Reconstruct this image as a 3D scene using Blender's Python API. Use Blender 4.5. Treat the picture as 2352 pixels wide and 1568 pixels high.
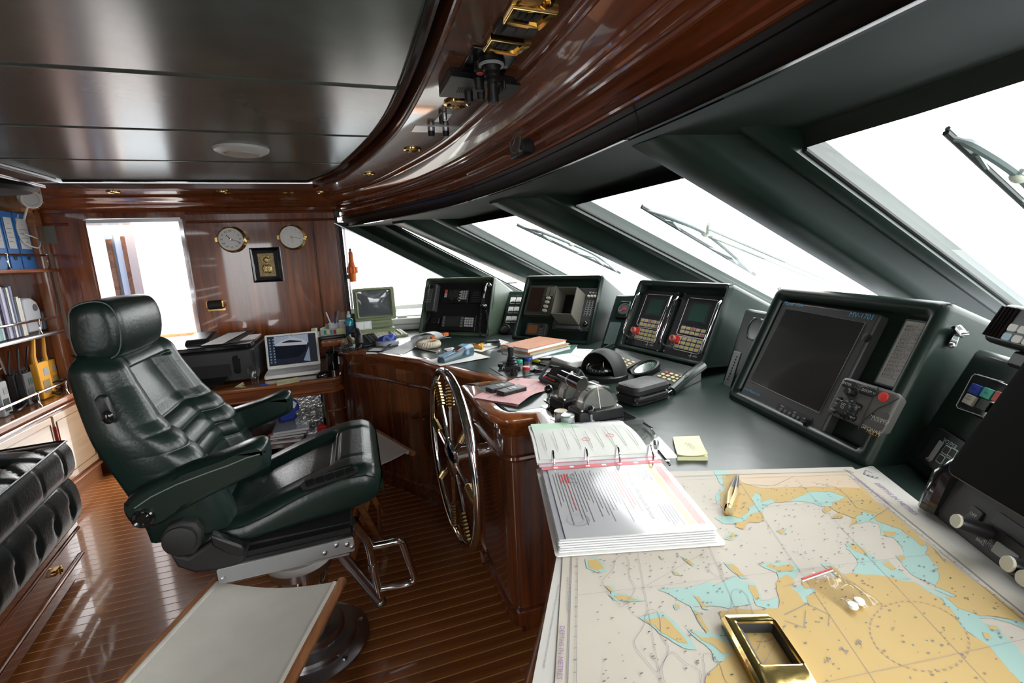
import bpy, bmesh, math, random
import numpy as np
from mathutils import Vector, Matrix, noise
random.seed(7)
for o in list(bpy.data.objects): bpy.data.objects.remove(o)
C = bpy.context.scene.collection
H = 1.35                       # eye height above the floor; builders below use z relative to it
# ---------------------------------------------------------------- camera
RM = np.array([[.94675904,-.10085081,.30573915],[-.31871015,-.15935508,.93436064],[-.04550994,-.98205655,-.18301304]])
FPX, CX, CY = 1073., 1176., 784.
cd = bpy.data.cameras.new('camera'); cam = bpy.data.objects.new('camera', cd); C.objects.link(cam)
cd.sensor_fit = 'HORIZONTAL'; cd.sensor_width = 36; cd.lens = FPX/2352*36; cd.clip_start = .01
mw = Matrix.Identity(4)
for i in range(3):
    mw[i][0] = RM[i][0]; mw[i][1] = -RM[i][1]; mw[i][2] = -RM[i][2]
mw[2][3] = H
cam.matrix_world = mw
bpy.context.scene.camera = cam
# ---------------------------------------------------------------- daylight
w = bpy.data.worlds.new('overcast sky'); bpy.context.scene.world = w; w.use_nodes = True
nt = w.node_tree; bg = nt.nodes['Background']
tc = nt.nodes.new('ShaderNodeTexCoord'); sx = nt.nodes.new('ShaderNodeSeparateXYZ'); rp = nt.nodes.new('ShaderNodeValToRGB')
mr = nt.nodes.new('ShaderNodeMapRange'); mr.inputs[1].default_value = -1; mr.inputs[2].default_value = 1
nt.links.new(tc.outputs['Generated'], sx.inputs[0]); nt.links.new(sx.outputs[2], mr.inputs[0])
nt.links.new(mr.outputs[0], rp.inputs[0]); nt.links.new(rp.outputs[0], bg.inputs[0])
rp.color_ramp.elements[0].position = .44; rp.color_ramp.elements[0].color = (.24,.26,.27,1)
rp.color_ramp.elements[1].position = .56; rp.color_ramp.elements[1].color = (1,1,1,1)
bg.inputs[1].default_value = 5.0
vs = bpy.context.scene.view_settings
vs.view_transform = 'Standard'; vs.look = 'None'; vs.gamma = 1; vs.use_curve_mapping = False; vs.exposure = 1.0
# ---------------------------------------------------------------- points from bearings (camera at the origin)
def ray(x, y): return Vector(RM @ np.array([x-CX, y-CY, FPX]))
def az(x, y, z): r = ray(x, y); return r*(z/r.z)
def ax(x, y, X): r = ray(x, y); return r*(X/r.x)
def ay(x, y, Y): r = ray(x, y); return r*(Y/r.y)
V = Vector
class Fr:
    def __init__(s, o, u, v, n=None):
        s.o = V(o); s.u = V(u).normalized(); s.v = V(v); s.v = (s.v - s.u*s.v.dot(s.u)).normalized()
        s.n = s.u.cross(s.v) if n is None else V(n)
    def p(s, a, b, c=0): return s.o + s.u*a + s.v*b + s.n*c
    def px(s, x, y, c=0):
        r = ray(x, y); o = s.o + s.n*c; t = o.dot(s.n)/r.dot(s.n); q = r*t - o
        return q.dot(s.u), q.dot(s.v)
    def rect(s, P, c=0):
        q = [s.px(x, y, c) for x, y in P]
        if len(q) == 2: return min(q[0][0],q[1][0]), min(q[0][1],q[1][1]), max(q[0][0],q[1][0]), max(q[0][1],q[1][1])
        return (q[0][0]+q[3][0])/2, (q[2][1]+q[3][1])/2, (q[1][0]+q[2][0])/2, (q[0][1]+q[1][1])/2   # TL TR BR BL
    def sub(s, a, b, c=0, ang=0):
        ca, sa = math.cos(ang), math.sin(ang)
        return Fr(s.p(a, b, c), s.u*ca + s.v*sa, s.v*ca - s.u*sa)
W = Fr((0,0,0), (1,0,0), (0,1,0))
def dirf(o, yaw): return Fr(o, (math.cos(yaw), math.sin(yaw), 0), (-math.sin(yaw), math.cos(yaw), 0))
# ---------------------------------------------------------------- mesh builder
class B:
    def __init__(s): s.bm = bmesh.new()
    def vs(s, pts): return [s.bm.verts.new(p) for p in pts]
    def f(s, vv):
        try: return s.bm.faces.new(vv)
        except ValueError: return None
    def poly(s, pts): s.f(s.vs(pts)); return s
    def box(s, a0, b0, c0, a1, b1, c1, fr=W):
        q = s.vs([fr.p(a, b, c) for c in (c0, c1) for b in (b0, b1) for a in (a0, a1)])
        for i in ((0,2,3,1),(4,5,7,6),(0,1,5,4),(2,6,7,3),(0,4,6,2),(1,3,7,5)): s.f([q[k] for k in i])
        return s
    def loft(s, rings, closed=True, cap=True, wrap=False):
        R = [s.vs(r) for r in rings]; n = len(R[0]); m = len(R)
        for i in range(m if wrap else m-1):
            a, b = R[i], R[(i+1) % m]
            for j in range(n if closed else n-1):
                s.f([a[j], a[(j+1)%n], b[(j+1)%n], b[j]])
        if cap and not wrap and closed: s.f(R[0][::-1]); s.f(R[-1])
        return s
    def prism(s, pts, c0, c1, fr=W):
        return s.loft([[fr.p(a, b, c0) for a, b in pts], [fr.p(a, b, c1) for a, b in pts]])
    def rbox(s, a0, b0, c0, a1, b1, c1, r=.005, fr=W, k=4): return s.prism(rrect(a0, b0, a1, b1, r, k), c0, c1, fr)
    def tube(s, path, r, seg=8, closed=False, cap=True):
        P = [V(p) for p in path]; n = len(P); rings = []; ref = None
        rr = r if isinstance(r, (list, tuple)) else [r]*n
        for i in range(n):
            if closed: t = P[(i+1)%n] - P[i-1]
            else: t = P[min(i+1, n-1)] - P[max(i-1, 0)]
            t.normalize()
            if ref is None: ref = V((0,0,1)) if abs(t.z) < .9 else V((1,0,0))
            x = ref - t*ref.dot(t); x.normalize(); y = t.cross(x); ref = x
            rings.append([P[i] + (x*math.cos(k*2*math.pi/seg) + y*math.sin(k*2*math.pi/seg))*rr[i] for k in range(seg)])
        return s.loft(rings, True, cap, closed)
    def lathe(s, prof, fr=W, seg=24, cap=True):
        if max(h for r, h in prof) - min(h for r, h in prof) < 1e-7:
            r, h = max(prof); return s.poly([fr.p(r*math.cos(k*2*math.pi/seg), r*math.sin(k*2*math.pi/seg), h) for k in range(seg)])
        return s.loft([[fr.p(r*math.cos(k*2*math.pi/seg), r*math.sin(k*2*math.pi/seg), h) for k in range(seg)] for r, h in prof], True, cap)
    def cyl(s, a, b, c0, c1, r, fr=W, seg=20, r2=None):
        return s.lathe([(r, c0), (r if r2 is None else r2, c1)], Fr(fr.p(a, b, 0), fr.u, fr.v), seg)
    def ball(s, o, r, fr=W, seg=16, sc=(1,1,1)):
        f2 = Fr(o, fr.u, fr.v); n = seg//2
        rings = [[f2.p(sc[0]*r*math.sin(t)*math.cos(k*2*math.pi/seg), sc[1]*r*math.sin(t)*math.sin(k*2*math.pi/seg), sc[2]*r*math.cos(t)) for k in range(seg)]
                 for t in [max(.02, min(math.pi-.02, i*math.pi/n)) for i in range(n+1)]]
        return s.loft(rings)
    def grid(s, fn, nu, nv, thick=None):
        R = [s.vs([fn(i/nu, j/nv) for j in range(nv+1)]) for i in range(nu+1)]
        for i in range(nu):
            for j in range(nv): s.f([R[i][j], R[i+1][j], R[i+1][j+1], R[i][j+1]])
        return s
def rrect(a0, b0, a1, b1, r, k=4):
    r = min(r, (a1-a0)/2.001, (b1-b0)/2.001); out = []
    for cx, cy, t in ((a1-r, b1-r, 0), (a0+r, b1-r, 1), (a0+r, b0+r, 2), (a1-r, b0+r, 3)):
        for i in range(k+1):
            g = (t + i/k)*math.pi/2; out.append((cx + r*math.cos(g), cy + r*math.sin(g)))
    return out
def cr(P, n=8, closed=False):
    P = [V(p) for p in P]; out = []; m = len(P)
    for i in range(m if closed else m-1):
        if closed: p0, p1, p2, p3 = P[i-1], P[i], P[(i+1)%m], P[(i+2)%m]
        else: p0, p1, p2, p3 = P[max(i-1,0)], P[i], P[i+1], P[min(i+2,m-1)]
        for k in range(n):
            t = k/n
            out.append(.5*((2*p1) + (p2-p0)*t + (2*p0-5*p1+4*p2-p3)*t*t + (3*p1-p0-3*p2+p3)*t**3))
    if not closed: out.append(P[-1])
    return out
OFF = {}
def link(o, parent): 
    C.objects.link(o)
    if parent is not None: o.parent = parent
def thing(name, label, cat, loc, group=None):
    o = bpy.data.objects.new(name, None); C.objects.link(o); o.empty_display_size = .02
    o.location = (loc[0], loc[1], loc[2] + H); OFF[o] = V(o.location)
    o['label'] = label; o['category'] = cat
    if group: o['group'] = group
    return o
def tag(o, label, cat, group=None):
    o['label'] = label; o['category'] = cat
    if group: o['group'] = group
    return o
def obj(name, b, mat, parent=None, label=None, kind=None, bev=0, sub=0, flat=False, ang=35, solid=0, seg=2):
    bm = b.bm
    bmesh.ops.remove_doubles(bm, verts=bm.verts, dist=1e-6)
    bmesh.ops.recalc_face_normals(bm, faces=bm.faces)
    for v in bm.verts: v.co.z += H
    if parent is None:
        xs = [v.co for v in bm.verts]
        off = V(((min(v.x for v in xs)+max(v.x for v in xs))/2, (min(v.y for v in xs)+max(v.y for v in xs))/2, min(v.z for v in xs)))
    else: off = OFF[parent]
    for v in bm.verts: v.co -= off
    me = bpy.data.meshes.new(name); bm.to_mesh(me); bm.free()
    if not flat: me.shade_smooth(); me.set_sharp_from_angle(angle=math.radians(ang))
    me.materials.append(mat)
    o = bpy.data.objects.new(name, me); link(o, parent)
    if parent is None: o.location = off
    OFF[o] = off
    if label: o['label'] = label
    if kind: o['kind'] = kind
    if solid: m = o.modifiers.new('t', 'SOLIDIFY'); m.thickness = solid; m.offset = -1; m = o.modifiers.new('e', 'EDGE_SPLIT'); m.split_angle = math.radians(50)
    if bev: m = o.modifiers.new('b', 'BEVEL'); m.width = bev; m.segments = seg; m.limit_method = 'ANGLE'; m.angle_limit = math.radians(40)
    if sub: m = o.modifiers.new('s', 'SUBSURF'); m.levels = m.render_levels = sub
    return o
def structure(name, b, mat, **k): return obj(name, b, mat, kind='structure', **k)
def dupobj(o, parent, d):
    c = o.copy(); C.objects.link(c); c.parent = parent; c.location = o.location + V(d); OFF[c] = OFF[o]; return c
def duptree(o, d, label=None, group=None):
    c = o.copy(); C.objects.link(c); c.location = o.location + V(d)
    if label: c['label'] = label
    if group: c['group'] = group
    for ch in list(o.children):
        k = ch.copy(); C.objects.link(k); k.parent = c
        for g in list(ch.children):
            q = g.copy(); C.objects.link(q); q.parent = k
    return c
def txt(s, fr, a, b, size, mat, parent, c=.0006, al='CENTER', sx=1, name='lettering', shear=0, maxw=None):
    cu = bpy.data.curves.new(name, 'FONT'); cu.body = s; cu.size = size; cu.align_x = al; cu.align_y = 'CENTER'; cu.resolution_u = 2; cu.shear = shear
    t = bpy.data.objects.new(name, cu); C.objects.link(t)
    me = bpy.data.meshes.new_from_object(t.evaluated_get(bpy.context.evaluated_depsgraph_get()))
    bpy.data.objects.remove(t); bpy.data.curves.remove(cu)
    off = OFF[parent]
    if maxw and len(me.vertices):
        wd = max(v.co.x for v in me.vertices) - min(v.co.x for v in me.vertices)
        if wd*sx > maxw: sx = maxw/wd
    for v in me.vertices:
        q = fr.p(a + v.co.x*sx, b + v.co.y, c); q.z += H; v.co = q - off
    me.materials.clear(); me.materials.append(mat); me.name = name
    o = bpy.data.objects.new(name, me); link(o, parent); OFF[o] = off; return o
# ---------------------------------------------------------------- materials
def newm(name):
    m = bpy.data.materials.new(name); m.use_nodes = True; return m, m.node_tree, m.node_tree.nodes['Principled BSDF']
def M(name, col, rough=.5, metal=0, coat=0, var=0, vscale=12, bump=0, bscale=80, spec=.5, trans=0, ior=1.45, emit=None, coatr=.05):
    m, t, p = newm(name); I = p.inputs
    I['Base Color'].default_value = (*col, 1); I['Roughness'].default_value = rough; I['Metallic'].default_value = metal
    I['Coat Weight'].default_value = coat; I['Coat Roughness'].default_value = coatr; I['Specular IOR Level'].default_value = spec
    I['Transmission Weight'].default_value = trans; I['IOR'].default_value = ior
    if emit: I['Emission Color'].default_value = (*emit[0], 1); I['Emission Strength'].default_value = emit[1]
    if var or bump:
        tc = t.nodes.new('ShaderNodeTexCoord')
    if var:
        n = t.nodes.new('ShaderNodeTexNoise'); n.inputs['Scale'].default_value = vscale; n.inputs['Detail'].default_value = 4
        t.links.new(tc.outputs['Object'], n.inputs['Vector'])
        r = t.nodes.new('ShaderNodeValToRGB'); t.links.new(n.outputs['Fac'], r.inputs[0]); t.links.new(r.outputs[0], I['Base Color'])
        r.color_ramp.elements[0].position = .3; r.color_ramp.elements[1].position = .7
        r.color_ramp.elements[0].color = (*[c*(1-var) for c in col], 1); r.color_ramp.elements[1].color = (*[min(1, c*(1+var)) for c in col], 1)
    if bump:
        n = t.nodes.new('ShaderNodeTexNoise'); n.inputs['Scale'].default_value = bscale; n.inputs['Detail'].default_value = 3
        t.links.new(tc.outputs['Object'], n.inputs['Vector'])
        b = t.nodes.new('ShaderNodeBump'); b.inputs['Strength'].default_value = bump; b.inputs['Distance'].default_value = .01
        t.links.new(n.outputs['Fac'], b.inputs['Height']); t.links.new(b.outputs[0], I['Normal'])
    return m
def wood(name, axis, dark=(.06,.013,.004), light=(.30,.080,.020), rough=.25, coat=1, gs=1.0, ring=6, coatr=.04):
    m, t, p = newm(name); I = p.inputs
    tc = t.nodes.new('ShaderNodeTexCoord'); mp = t.nodes.new('ShaderNodeMapping')
    sc = {'x': (.6,9,9), 'y': (9,.6,9), 'z': (9,9,.6)}[axis]
    mp.inputs['Scale'].default_value = tuple(c*gs for c in sc)
    t.links.new(tc.outputs['Object'], mp.inputs[0])
    n1 = t.nodes.new('ShaderNodeTexNoise'); n1.inputs['Scale'].default_value = 1.6; n1.inputs['Detail'].default_value = 3; n1.inputs['Distortion'].default_value = .6
    t.links.new(mp.outputs[0], n1.inputs['Vector'])
    mu = t.nodes.new('ShaderNodeMath'); mu.operation = 'MULTIPLY'; mu.inputs[1].default_value = ring
    t.links.new(n1.outputs['Fac'], mu.inputs[0])
    fr = t.nodes.new('ShaderNodeMath'); fr.operation = 'PINGPONG'; fr.inputs[1].default_value = 1
    t.links.new(mu.outputs[0], fr.inputs[0])
    n2 = t.nodes.new('ShaderNodeTexNoise'); n2.inputs['Scale'].default_value = 9; n2.inputs['Detail'].default_value = 5
    t.links.new(mp.outputs[0], n2.inputs['Vector'])
    mx = t.nodes.new('ShaderNodeMath'); mx.operation = 'MULTIPLY_ADD'; mx.inputs[1].default_value = .55
    t.links.new(fr.outputs[0], mx.inputs[0])
    m2 = t.nodes.new('ShaderNodeMath'); m2.operation = 'MULTIPLY'; m2.inputs[1].default_value = .5
    t.links.new(n2.outputs['Fac'], m2.inputs[0]); t.links.new(m2.outputs[0], mx.inputs[2])
    r = t.nodes.new('ShaderNodeValToRGB'); t.links.new(mx.outputs[0], r.inputs[0])
    r.color_ramp.elements[0].position = .12; r.color_ramp.elements[0].color = (*dark, 1)
    r.color_ramp.elements[1].position = .8; r.color_ramp.elements[1].color = (*light, 1)
    t.links.new(r.outputs[0], I['Base Color']); I['Roughness'].default_value = rough
    I['Coat Weight'].default_value = coat; I['Coat Roughness'].default_value = coatr; I['Coat IOR'].default_value = 1.5
    return m
WZ = wood('varnished teak upright grain', 'z', (.11,.024,.006), (.40,.105,.022), ring=4); WX = wood('varnished teak grain fore and aft', 'x'); WY = wood('varnished teak grain athwart', 'y')
WD = wood('dark mahogany', 'z', (.03,.007,.003), (.13,.032,.01)); WO = wood('light oiled teak', 'y', (.2,.07,.022), (.42,.17,.06), .45, .2)
WSO = wood('soffit teak', 'x', (.06,.015,.005), (.24,.07,.02), ring=4); WC = wood('cornice teak', 'y', (.06,.012,.004), (.20,.05,.014), ring=2)
WL = wood('veneer with doorway glare', 'y', (.33,.2,.11), (.5,.34,.2), .25, 1, .5, 2)  # paleness is the doorway's light, reflected in the varnish, put into the colour
FLO = wood('teak deck plank', 'x', (.24,.07,.018), (.43,.15,.038), .3, 1, 1.2, 3, .07)
CAULK = M('pale caulk', (.75,.48,.2), .4)
LG = M('green leather', (.013,.025,.020), .34, bump=.03, bscale=30, var=.12, vscale=6, spec=.4)
LGD = M('green desk leather', (.018,.032,.027), .30, bump=.04, bscale=25, var=.12, vscale=5, spec=.5)
LB = M('black green ceiling leather', (.10,.125,.115), .21, bump=.03, bscale=6, var=.2, vscale=4, spec=.9)
LV = M('dark valance leather', (.009,.012,.012), .34, bump=.03, bscale=30)
LSOF = M('sage soffit leather', (.012,.018,.0145), .5, bump=.05, bscale=7, var=.2, vscale=4, spec=.28)
LCH = M('dark green chair leather', (.007,.017,.014), .30, bump=.06, bscale=120, var=.1, vscale=8)
LSO = M('black tufted leather', (.012,.017,.017), .3, bump=.1, bscale=100)
STIT = M('grey thread', (.16,.2,.18), .7)
BLK = M('black plastic', (.012,.012,.013), .38, bump=.04, bscale=400); BLG = M('gloss black', (.008,.008,.009), .12, coat=.5)
BLM = M('matte black', (.018,.018,.018), .6); DGR = M('dark grey plastic', (.05,.05,.052), .5); MGR = M('mid grey plastic', (.13,.13,.135), .5)
PANEL = M('charcoal instrument panel', (.022,.022,.024), .42); GREY = M('grey enamel', (.35,.37,.38), .45); HOOD = M('taupe hood', (.14,.135,.11), .5)
CHR = M('polished steel', (.75,.76,.78), .08, 1); STEEL = M('brushed steel', (.55,.56,.58), .28, 1); BRS = M('polished brass', (.60,.40,.14), .14, 1)
RBR = M('tarnished brass cord', (.42,.30,.14), .25, 1); GLD = M('gold plate', (.9,.66,.25), .13, 1, bump=.1, bscale=20); WHT = M('white plastic', (.75,.75,.72), .4); WPAINT = M('white enamel', (.8,.8,.78), .35)
PAP = M('white paper', (.78,.78,.76), .7, var=.03); PAPG = M('grey white paper', (.6,.61,.6), .6); YEL = M('yellow sticky paper', (.8,.78,.45), .7); PINK = M('pink paper', (.72,.42,.42), .7, var=.08, vscale=20)
INK = M('black ink', (.02,.02,.025), .6); INKG = M('grey ink', (.25,.25,.27), .6); INKR = M('red ink', (.6,.05,.06), .6); INKB = M('blue ink', (.12,.3,.55), .6); INKP = M('purple ink', (.35,.22,.38), .6); INKW = M('white ink', (.7,.7,.7), .6); CYN = M('cyan lettering', (.1,.45,.75), .5)
RED = M('red plastic', (.55,.03,.03), .35); REDK = M('red button', (.6,.1,.1), .35); ORG = M('orange plastic', (.75,.16,.03), .4); BLUP = M('blue plastic', (.02,.05,.3), .3); GRN = M('green button', (.03,.4,.25), .35)
BIND = M('blue binder board', (.03,.17,.48), .4); YRAD = M('yellow radio case', (.8,.38,.03), .4, bump=.05, bscale=200); KEYY = M('yellow key', (.62,.48,.12), .5); KEYG = M('grey key', (.45,.46,.47), .5); KEYW = M('cream key', (.66,.64,.52), .55)
LCD = M('grey green screen', (.035,.075,.06), .15, coat=.5); SCR = M('dark screen glass', (.035,.036,.034), .12, coat=.6); CRT = M('grey tube glass', (.09,.1,.11), .08, coat=1); SCB = M('brown screen glass', (.03,.018,.014), .1, coat=.5); SCO = M('amber screen', (.22,.09,.03), .2, coat=.5)
OLV = M('olive beige casing', (.23,.27,.15), .5); CANV = M('grey canvas', (.70,.67,.60), .85, bump=.15, bscale=500, var=.05); ROPE = M('beige rope', (.55,.47,.36), .8)
LBLU = M('steel blue plastic', (.16,.27,.4), .4); TEAL = M('dark teal plastic', (.05,.09,.11), .35); BRN = M('brown book cloth', (.48,.2,.1), .6, var=.08, vscale=30); GBOOK = M('green book cloth', (.03,.12,.08), .5)
def glassm(name, col=(1,1,1), gl=.12, rough=.0):
    m, t, p = newm(name); out = t.nodes['Material Output']; t.nodes.remove(p)
    tr = t.nodes.new('ShaderNodeBsdfTransparent'); tr.inputs[0].default_value = (*col, 1)
    g = t.nodes.new('ShaderNodeBsdfGlossy'); g.inputs['Roughness'].default_value = rough
    fz = t.nodes.new('ShaderNodeLayerWeight'); fz.inputs[0].default_value = .5
    pw = t.nodes.new('ShaderNodeMath'); pw.operation = 'POWER'; pw.inputs[1].default_value = 5; t.links.new(fz.outputs['Facing'], pw.inputs[0])
    ad = t.nodes.new('ShaderNodeMath'); ad.operation = 'MULTIPLY_ADD'; ad.inputs[1].default_value = .8; ad.inputs[2].default_value = gl; ad.use_clamp = True
    mx = t.nodes.new('ShaderNodeMixShader'); t.links.new(pw.outputs[0], ad.inputs[0]); t.links.new(ad.outputs[0], mx.inputs[0])
    t.links.new(tr.outputs[0], mx.inputs[1]); t.links.new(g.outputs[0], mx.inputs[2]); t.links.new(mx.outputs[0], out.inputs[0]); return m
GLS = glassm('window glass', (.97,1,.99), .04); GLC = glassm('clear plastic', (.93,.93,.92), .05, .05); GLT = glassm('drinking glass', (.93,.95,.95), .06); FILM = glassm('plastic film', (.92,.92,.93), .05, .12)
# ================================================================ setting
FL = -H
fl = structure('floor', B().box(-2.6,-1.1,FL-.05,2.2,3.98,FL-.0004), CAULK)
pk = obj('plank', B().box(-2.45,-.0226,FL-.01,1.2,.0226,FL), FLO, fl); y0 = .30
OFFpk = pk.location.copy()
for i in range(73):
    o = pk if i == 0 else dupobj(pk, fl, (0,0,0))
    o.location = (random.uniform(-.12,.12)*0 + 0, y0 + i*.05, 0)
# ---- curves of the front (x, y) seen from above
E_ = [(-.215,3.25),(-.06,2.93),(.02,2.62),(.11,2.2),(.165,1.85),(.19,1.53),(.20,1.13),(.19,.7),(.15,.2),(.02,-.35),(-.215,-.89)]
O_ = [(-.155,3.56),(.01,3.3),(.146,3.01),(.27,2.56),(.38,2.07),(.425,1.68),(.445,1.29),(.446,.865),(.41,.3),(.30,-.25),(.05,-.89)]
F_ = [(-.045,3.74),(.17,3.29),(.37,2.8),(.50,2.42),(.565,2.1),(.615,1.72),(.638,1.35),(.645,1.05),(.64,.6),(.58,0),(.40,-.89)]
def cxy(P, n=8): return [(q.x, q.y) for q in cr([(a, b, 0) for a, b in P], n)]
E1, O1, F1 = cxy(E_), cxy(O_), cxy(F_)
E0 = [(x+.028, y+.012) for x, y in E1]
zC, zS = .50, .46
def strip(P, za, Q, zb): return [[V((a[0],a[1],za)), V((b[0],b[1],zb))] for a, b in zip(P, Q)]
# ceiling: backing slab and padded leather panels between the seams
structure('ceiling', B().box(-2.6,-1.0,.545,1.3,3.95,.62), LB)
seams = [-.9, .35, .98, 1.62, 2.22, 2.83, 3.235]
seams = [-.9, -.1] + [az(x, y, zC).y for x, y in ((460,174),(430,300),(430,370))] + [3.235]
seams.insert(2, seams[2]-.62)
ce = bpy.data.objects['ceiling']
Ey = np.array([p[1] for p in E1][::-1]); Ex = np.array([p[0] for p in E1][::-1])
def exat(y): return float(np.interp(y, Ey, Ex))
for a, b in zip(seams[:-1], seams[1:]):
    n = 9; ys = [a + .004 + (b-a-.008)*i/n for i in range(n+1)]
    pts = [(-1.43, a+.004)] + [(exat(y)-.006, y) for y in ys] + [(-1.43, b-.004)]
    obj('ceiling_panel', B().prism(pts, zC, .545), LB, ce, bev=.012, seg=3)
# dark piping round the leather and aluminium strips aft
obj('edge_piping', B().tube([(x+.004,y,zC+.004) for x, y in E1], .013, 8), BLG, ce)
obj('edge_piping', B().tube([(-1.43,3.25,zC+.004),(-.215,3.25,zC+.004)], .013, 8), BLG, ce)
obj('edge_strip', B().tube([(-1.44,-.8,zC),(-1.44,3.2,zC)], .006, 8), STEEL, ce)
obj('edge_strip', B().tube([(-1.49,-.8,zS-.003),(-1.49,3.2,zS-.003)], .005, 8), STEEL, ce)
# soffit in varnished wood
b = B(); b.loft(strip(E0, zS, O1, zS), False, False); b.loft(strip(E0, zS, E0, .56), False, False)
structure('trim_1', b, WSO, label='curved varnished soffit round the ceiling', solid=0)
b = B().box(-1.75,3.28,zS+.0008,-.15,3.62,zS+.03); structure('trim_2', b, WSO)
b = B().box(-1.78,-.9,zS,-1.455,3.6,zS+.03); structure('trim_3', b, WSO)
# stepped cornice under the soffit, front
prof = [(0,.46),(.04,.459),(.07,.452),(.08,.444),(.13,.442),(.22,.438),(.36,.427),(.48,.413),(.52,.406),(.535,.401),(.62,.400),(.70,.397),(.76,.391),(.79,.388),(.80,.384),(.88,.383),(.95,.378),(1.0,.37),(1.0,.36)]
b = B(); rings = []
for t, z in prof: rings.append([V((a[0]+(c[0]-a[0])*t, a[1]+(c[1]-a[1])*t, z)) for a, c in zip(O1, F1)])
b.loft(rings, False, False); t4 = structure('trim_4', b, WC, ang=50)
for t, z, r in ((.10,.447,.007),(.50,.411,.008),(.57,.401,.006),(.80,.386,.008)):
    obj('moulding_bead', B().tube([(a[0]+(c[0]-a[0])*t, a[1]+(c[1]-a[1])*t, z) for a, c in zip(O1, F1)], r, 8), WC, t4)
obj('inner_bead', B().tube([(x+.004,y+.002,zS-.001) for x, y in E0], .007, 8), WSO, t4)
b = B(); b.loft([[V((x,y,z)) for x, y in F1] for z in (.37,.335)], False, False)
structure('trim_5', b, WC)
b = B(); b.tube([(x-.004,y,.331) for x, y in F1], .008, 8); structure('trim_6', b, WC)
# padded valance
def outw(P, d):
    out = []
    for i, (x, y) in enumerate(P):
        a = V((*P[max(i-1,0)],0)); c = V((*P[min(i+1,len(P)-1)],0)); t = (c-a).normalized(); out.append((x - t.y*d, y + t.x*d))
    return out
vp = [(0,.328),(-.006,.315),(-.012,.295),(-.012,.275),(-.006,.26),(.004,.252),(.02,.25)]
js = [az(790,523,.25), az(1090,463,.25), az(1432,322,.25)]
cuts = [0] + [min(range(len(F1)), key=lambda i: abs(F1[i][1]-y)) for y in (js[1].y, js[2].y, -.05)] + [len(F1)-1]
for a, c in zip(cuts[:-1], cuts[1:]):
    P = F1[a:c+1]; b = B(); b.loft([[V((x,y,z)) for x, y in outw(P, -d)] for d, z in vp], False, False)
    structure('trim_7', b, LV, bev=0, ang=60)
    b = B(); b.tube([(x,y,z) for (d, z) in vp for x, y in [outw(P, -d-.0005)[0]]], .0022, 5); structure('trim_8', b, BLM)
# sage leather soffit between valance and window heads, flat
hd = [(-.06,3.95),(.75,3.95),(.90,3.80)] + [tuple(az(x, y, .25).xy) for x, y in ((1020,512),(1170,488),(1252,478),(1541,394),(1715,345),(1880,283),(2352,116))] + [(1.05,-.3),(.75,-.89)]
b = B(); pts = [V((x,y,.25)) for x, y in F1] + [V((x,y,.25)) for x, y in hd[::-1]]
b.poly(pts); b.poly([p + V((0,0,.06)) for p in pts])
structure('trim_9', b, LSOF)
# ---------------------------------------------------------------- windscreen: raked panes, deep leather mullions
K = .43
def mdir(dy): return V((1, dy, -K))
MUL = [('B', az(1055,518,.21), .55, 1.15), ('C', az(1320,470,.21), .12, 1.1), ('D', az(1845,340,.21), .075, 1.0)]
PRF = [(0,.0),(-.004,-.022),(.02,-.036),(.045,-.028),(.06,-.006),(.075,-.018),(.095,-.06),(.112,-.088),(.13,-.096),(.225,-.094),(.236,-.088),(.25,0),(.25,.05),(0,.05)]
S1 = 1.5
def mullion(T, dy, sc):
    d = mdir(dy); h = V((1,dy,0)).normalized(); acr = V((-h.y,h.x,0))   # towards the far side
    rings = []
    for s in (-.31, 0, .5, 1.0, S1):
        rings.append([T + d*s + acr*(a*sc) + V((0,0,z*sc)) for a, z in PRF])
    return rings, T, d, acr
ends = []
for k, (nm, T, dy, sc) in enumerate(MUL):
    rings, T, d, acr = mullion(T, dy, sc)
    b = B(); b.loft(rings); structure('window_%d' % (k+10), b, LG, ang=50)
    b = B(); b.tube([T + d*s + acr*-.004 + V((0,0,-.004)) for s in (-.0,S1)], .006, 6); structure('trim_%d' % (10+k), b, BLM)
    ends.append((T, T + d*S1, acr*(.25*sc)))
# side corner pillar lying in the plane of the far wall
pa = [ay(798,526,3.75), ay(1015,634,3.75), ay(934,533,3.75), ay(1128,630,3.75)]
dA = (pa[1]-pa[0]).normalized(); LA = 2.0
lo, hi = pa[0], pa[2]
b = B()
sec = [(0,0),(0,-.05),(.25,-.06),(.45,-.03),(.75,-.10),(.95,-.085),(1,-.02),(1,.05),(0,.05)]
rings = []
for s in (-.1, .4, .9, LA):
    rings.append([lo + dA*s + (hi-lo)*t + V((0,y,0)) for t, y in sec])
b.loft(rings); structure('window_13', b, LG, ang=50)
b = B(); b.tube([lo + dA*s + V((0,-.03,-.006)) for s in (-.1,LA)], .006, 6); structure('trim_13', b, STEEL)
b = B(); b.tube([hi + dA*s + V((0,.0,.006)) for s in (-.1,LA)], .007, 6); structure('trim_14', b, BLM)
# mirror mullion to starboard (out of frame)
TE = V((.82,-.36,.21)); rings, TE, dE, aE = mullion(TE, -.3, 1.0); b = B(); b.loft(rings); structure('window_14', b, LG)
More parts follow.
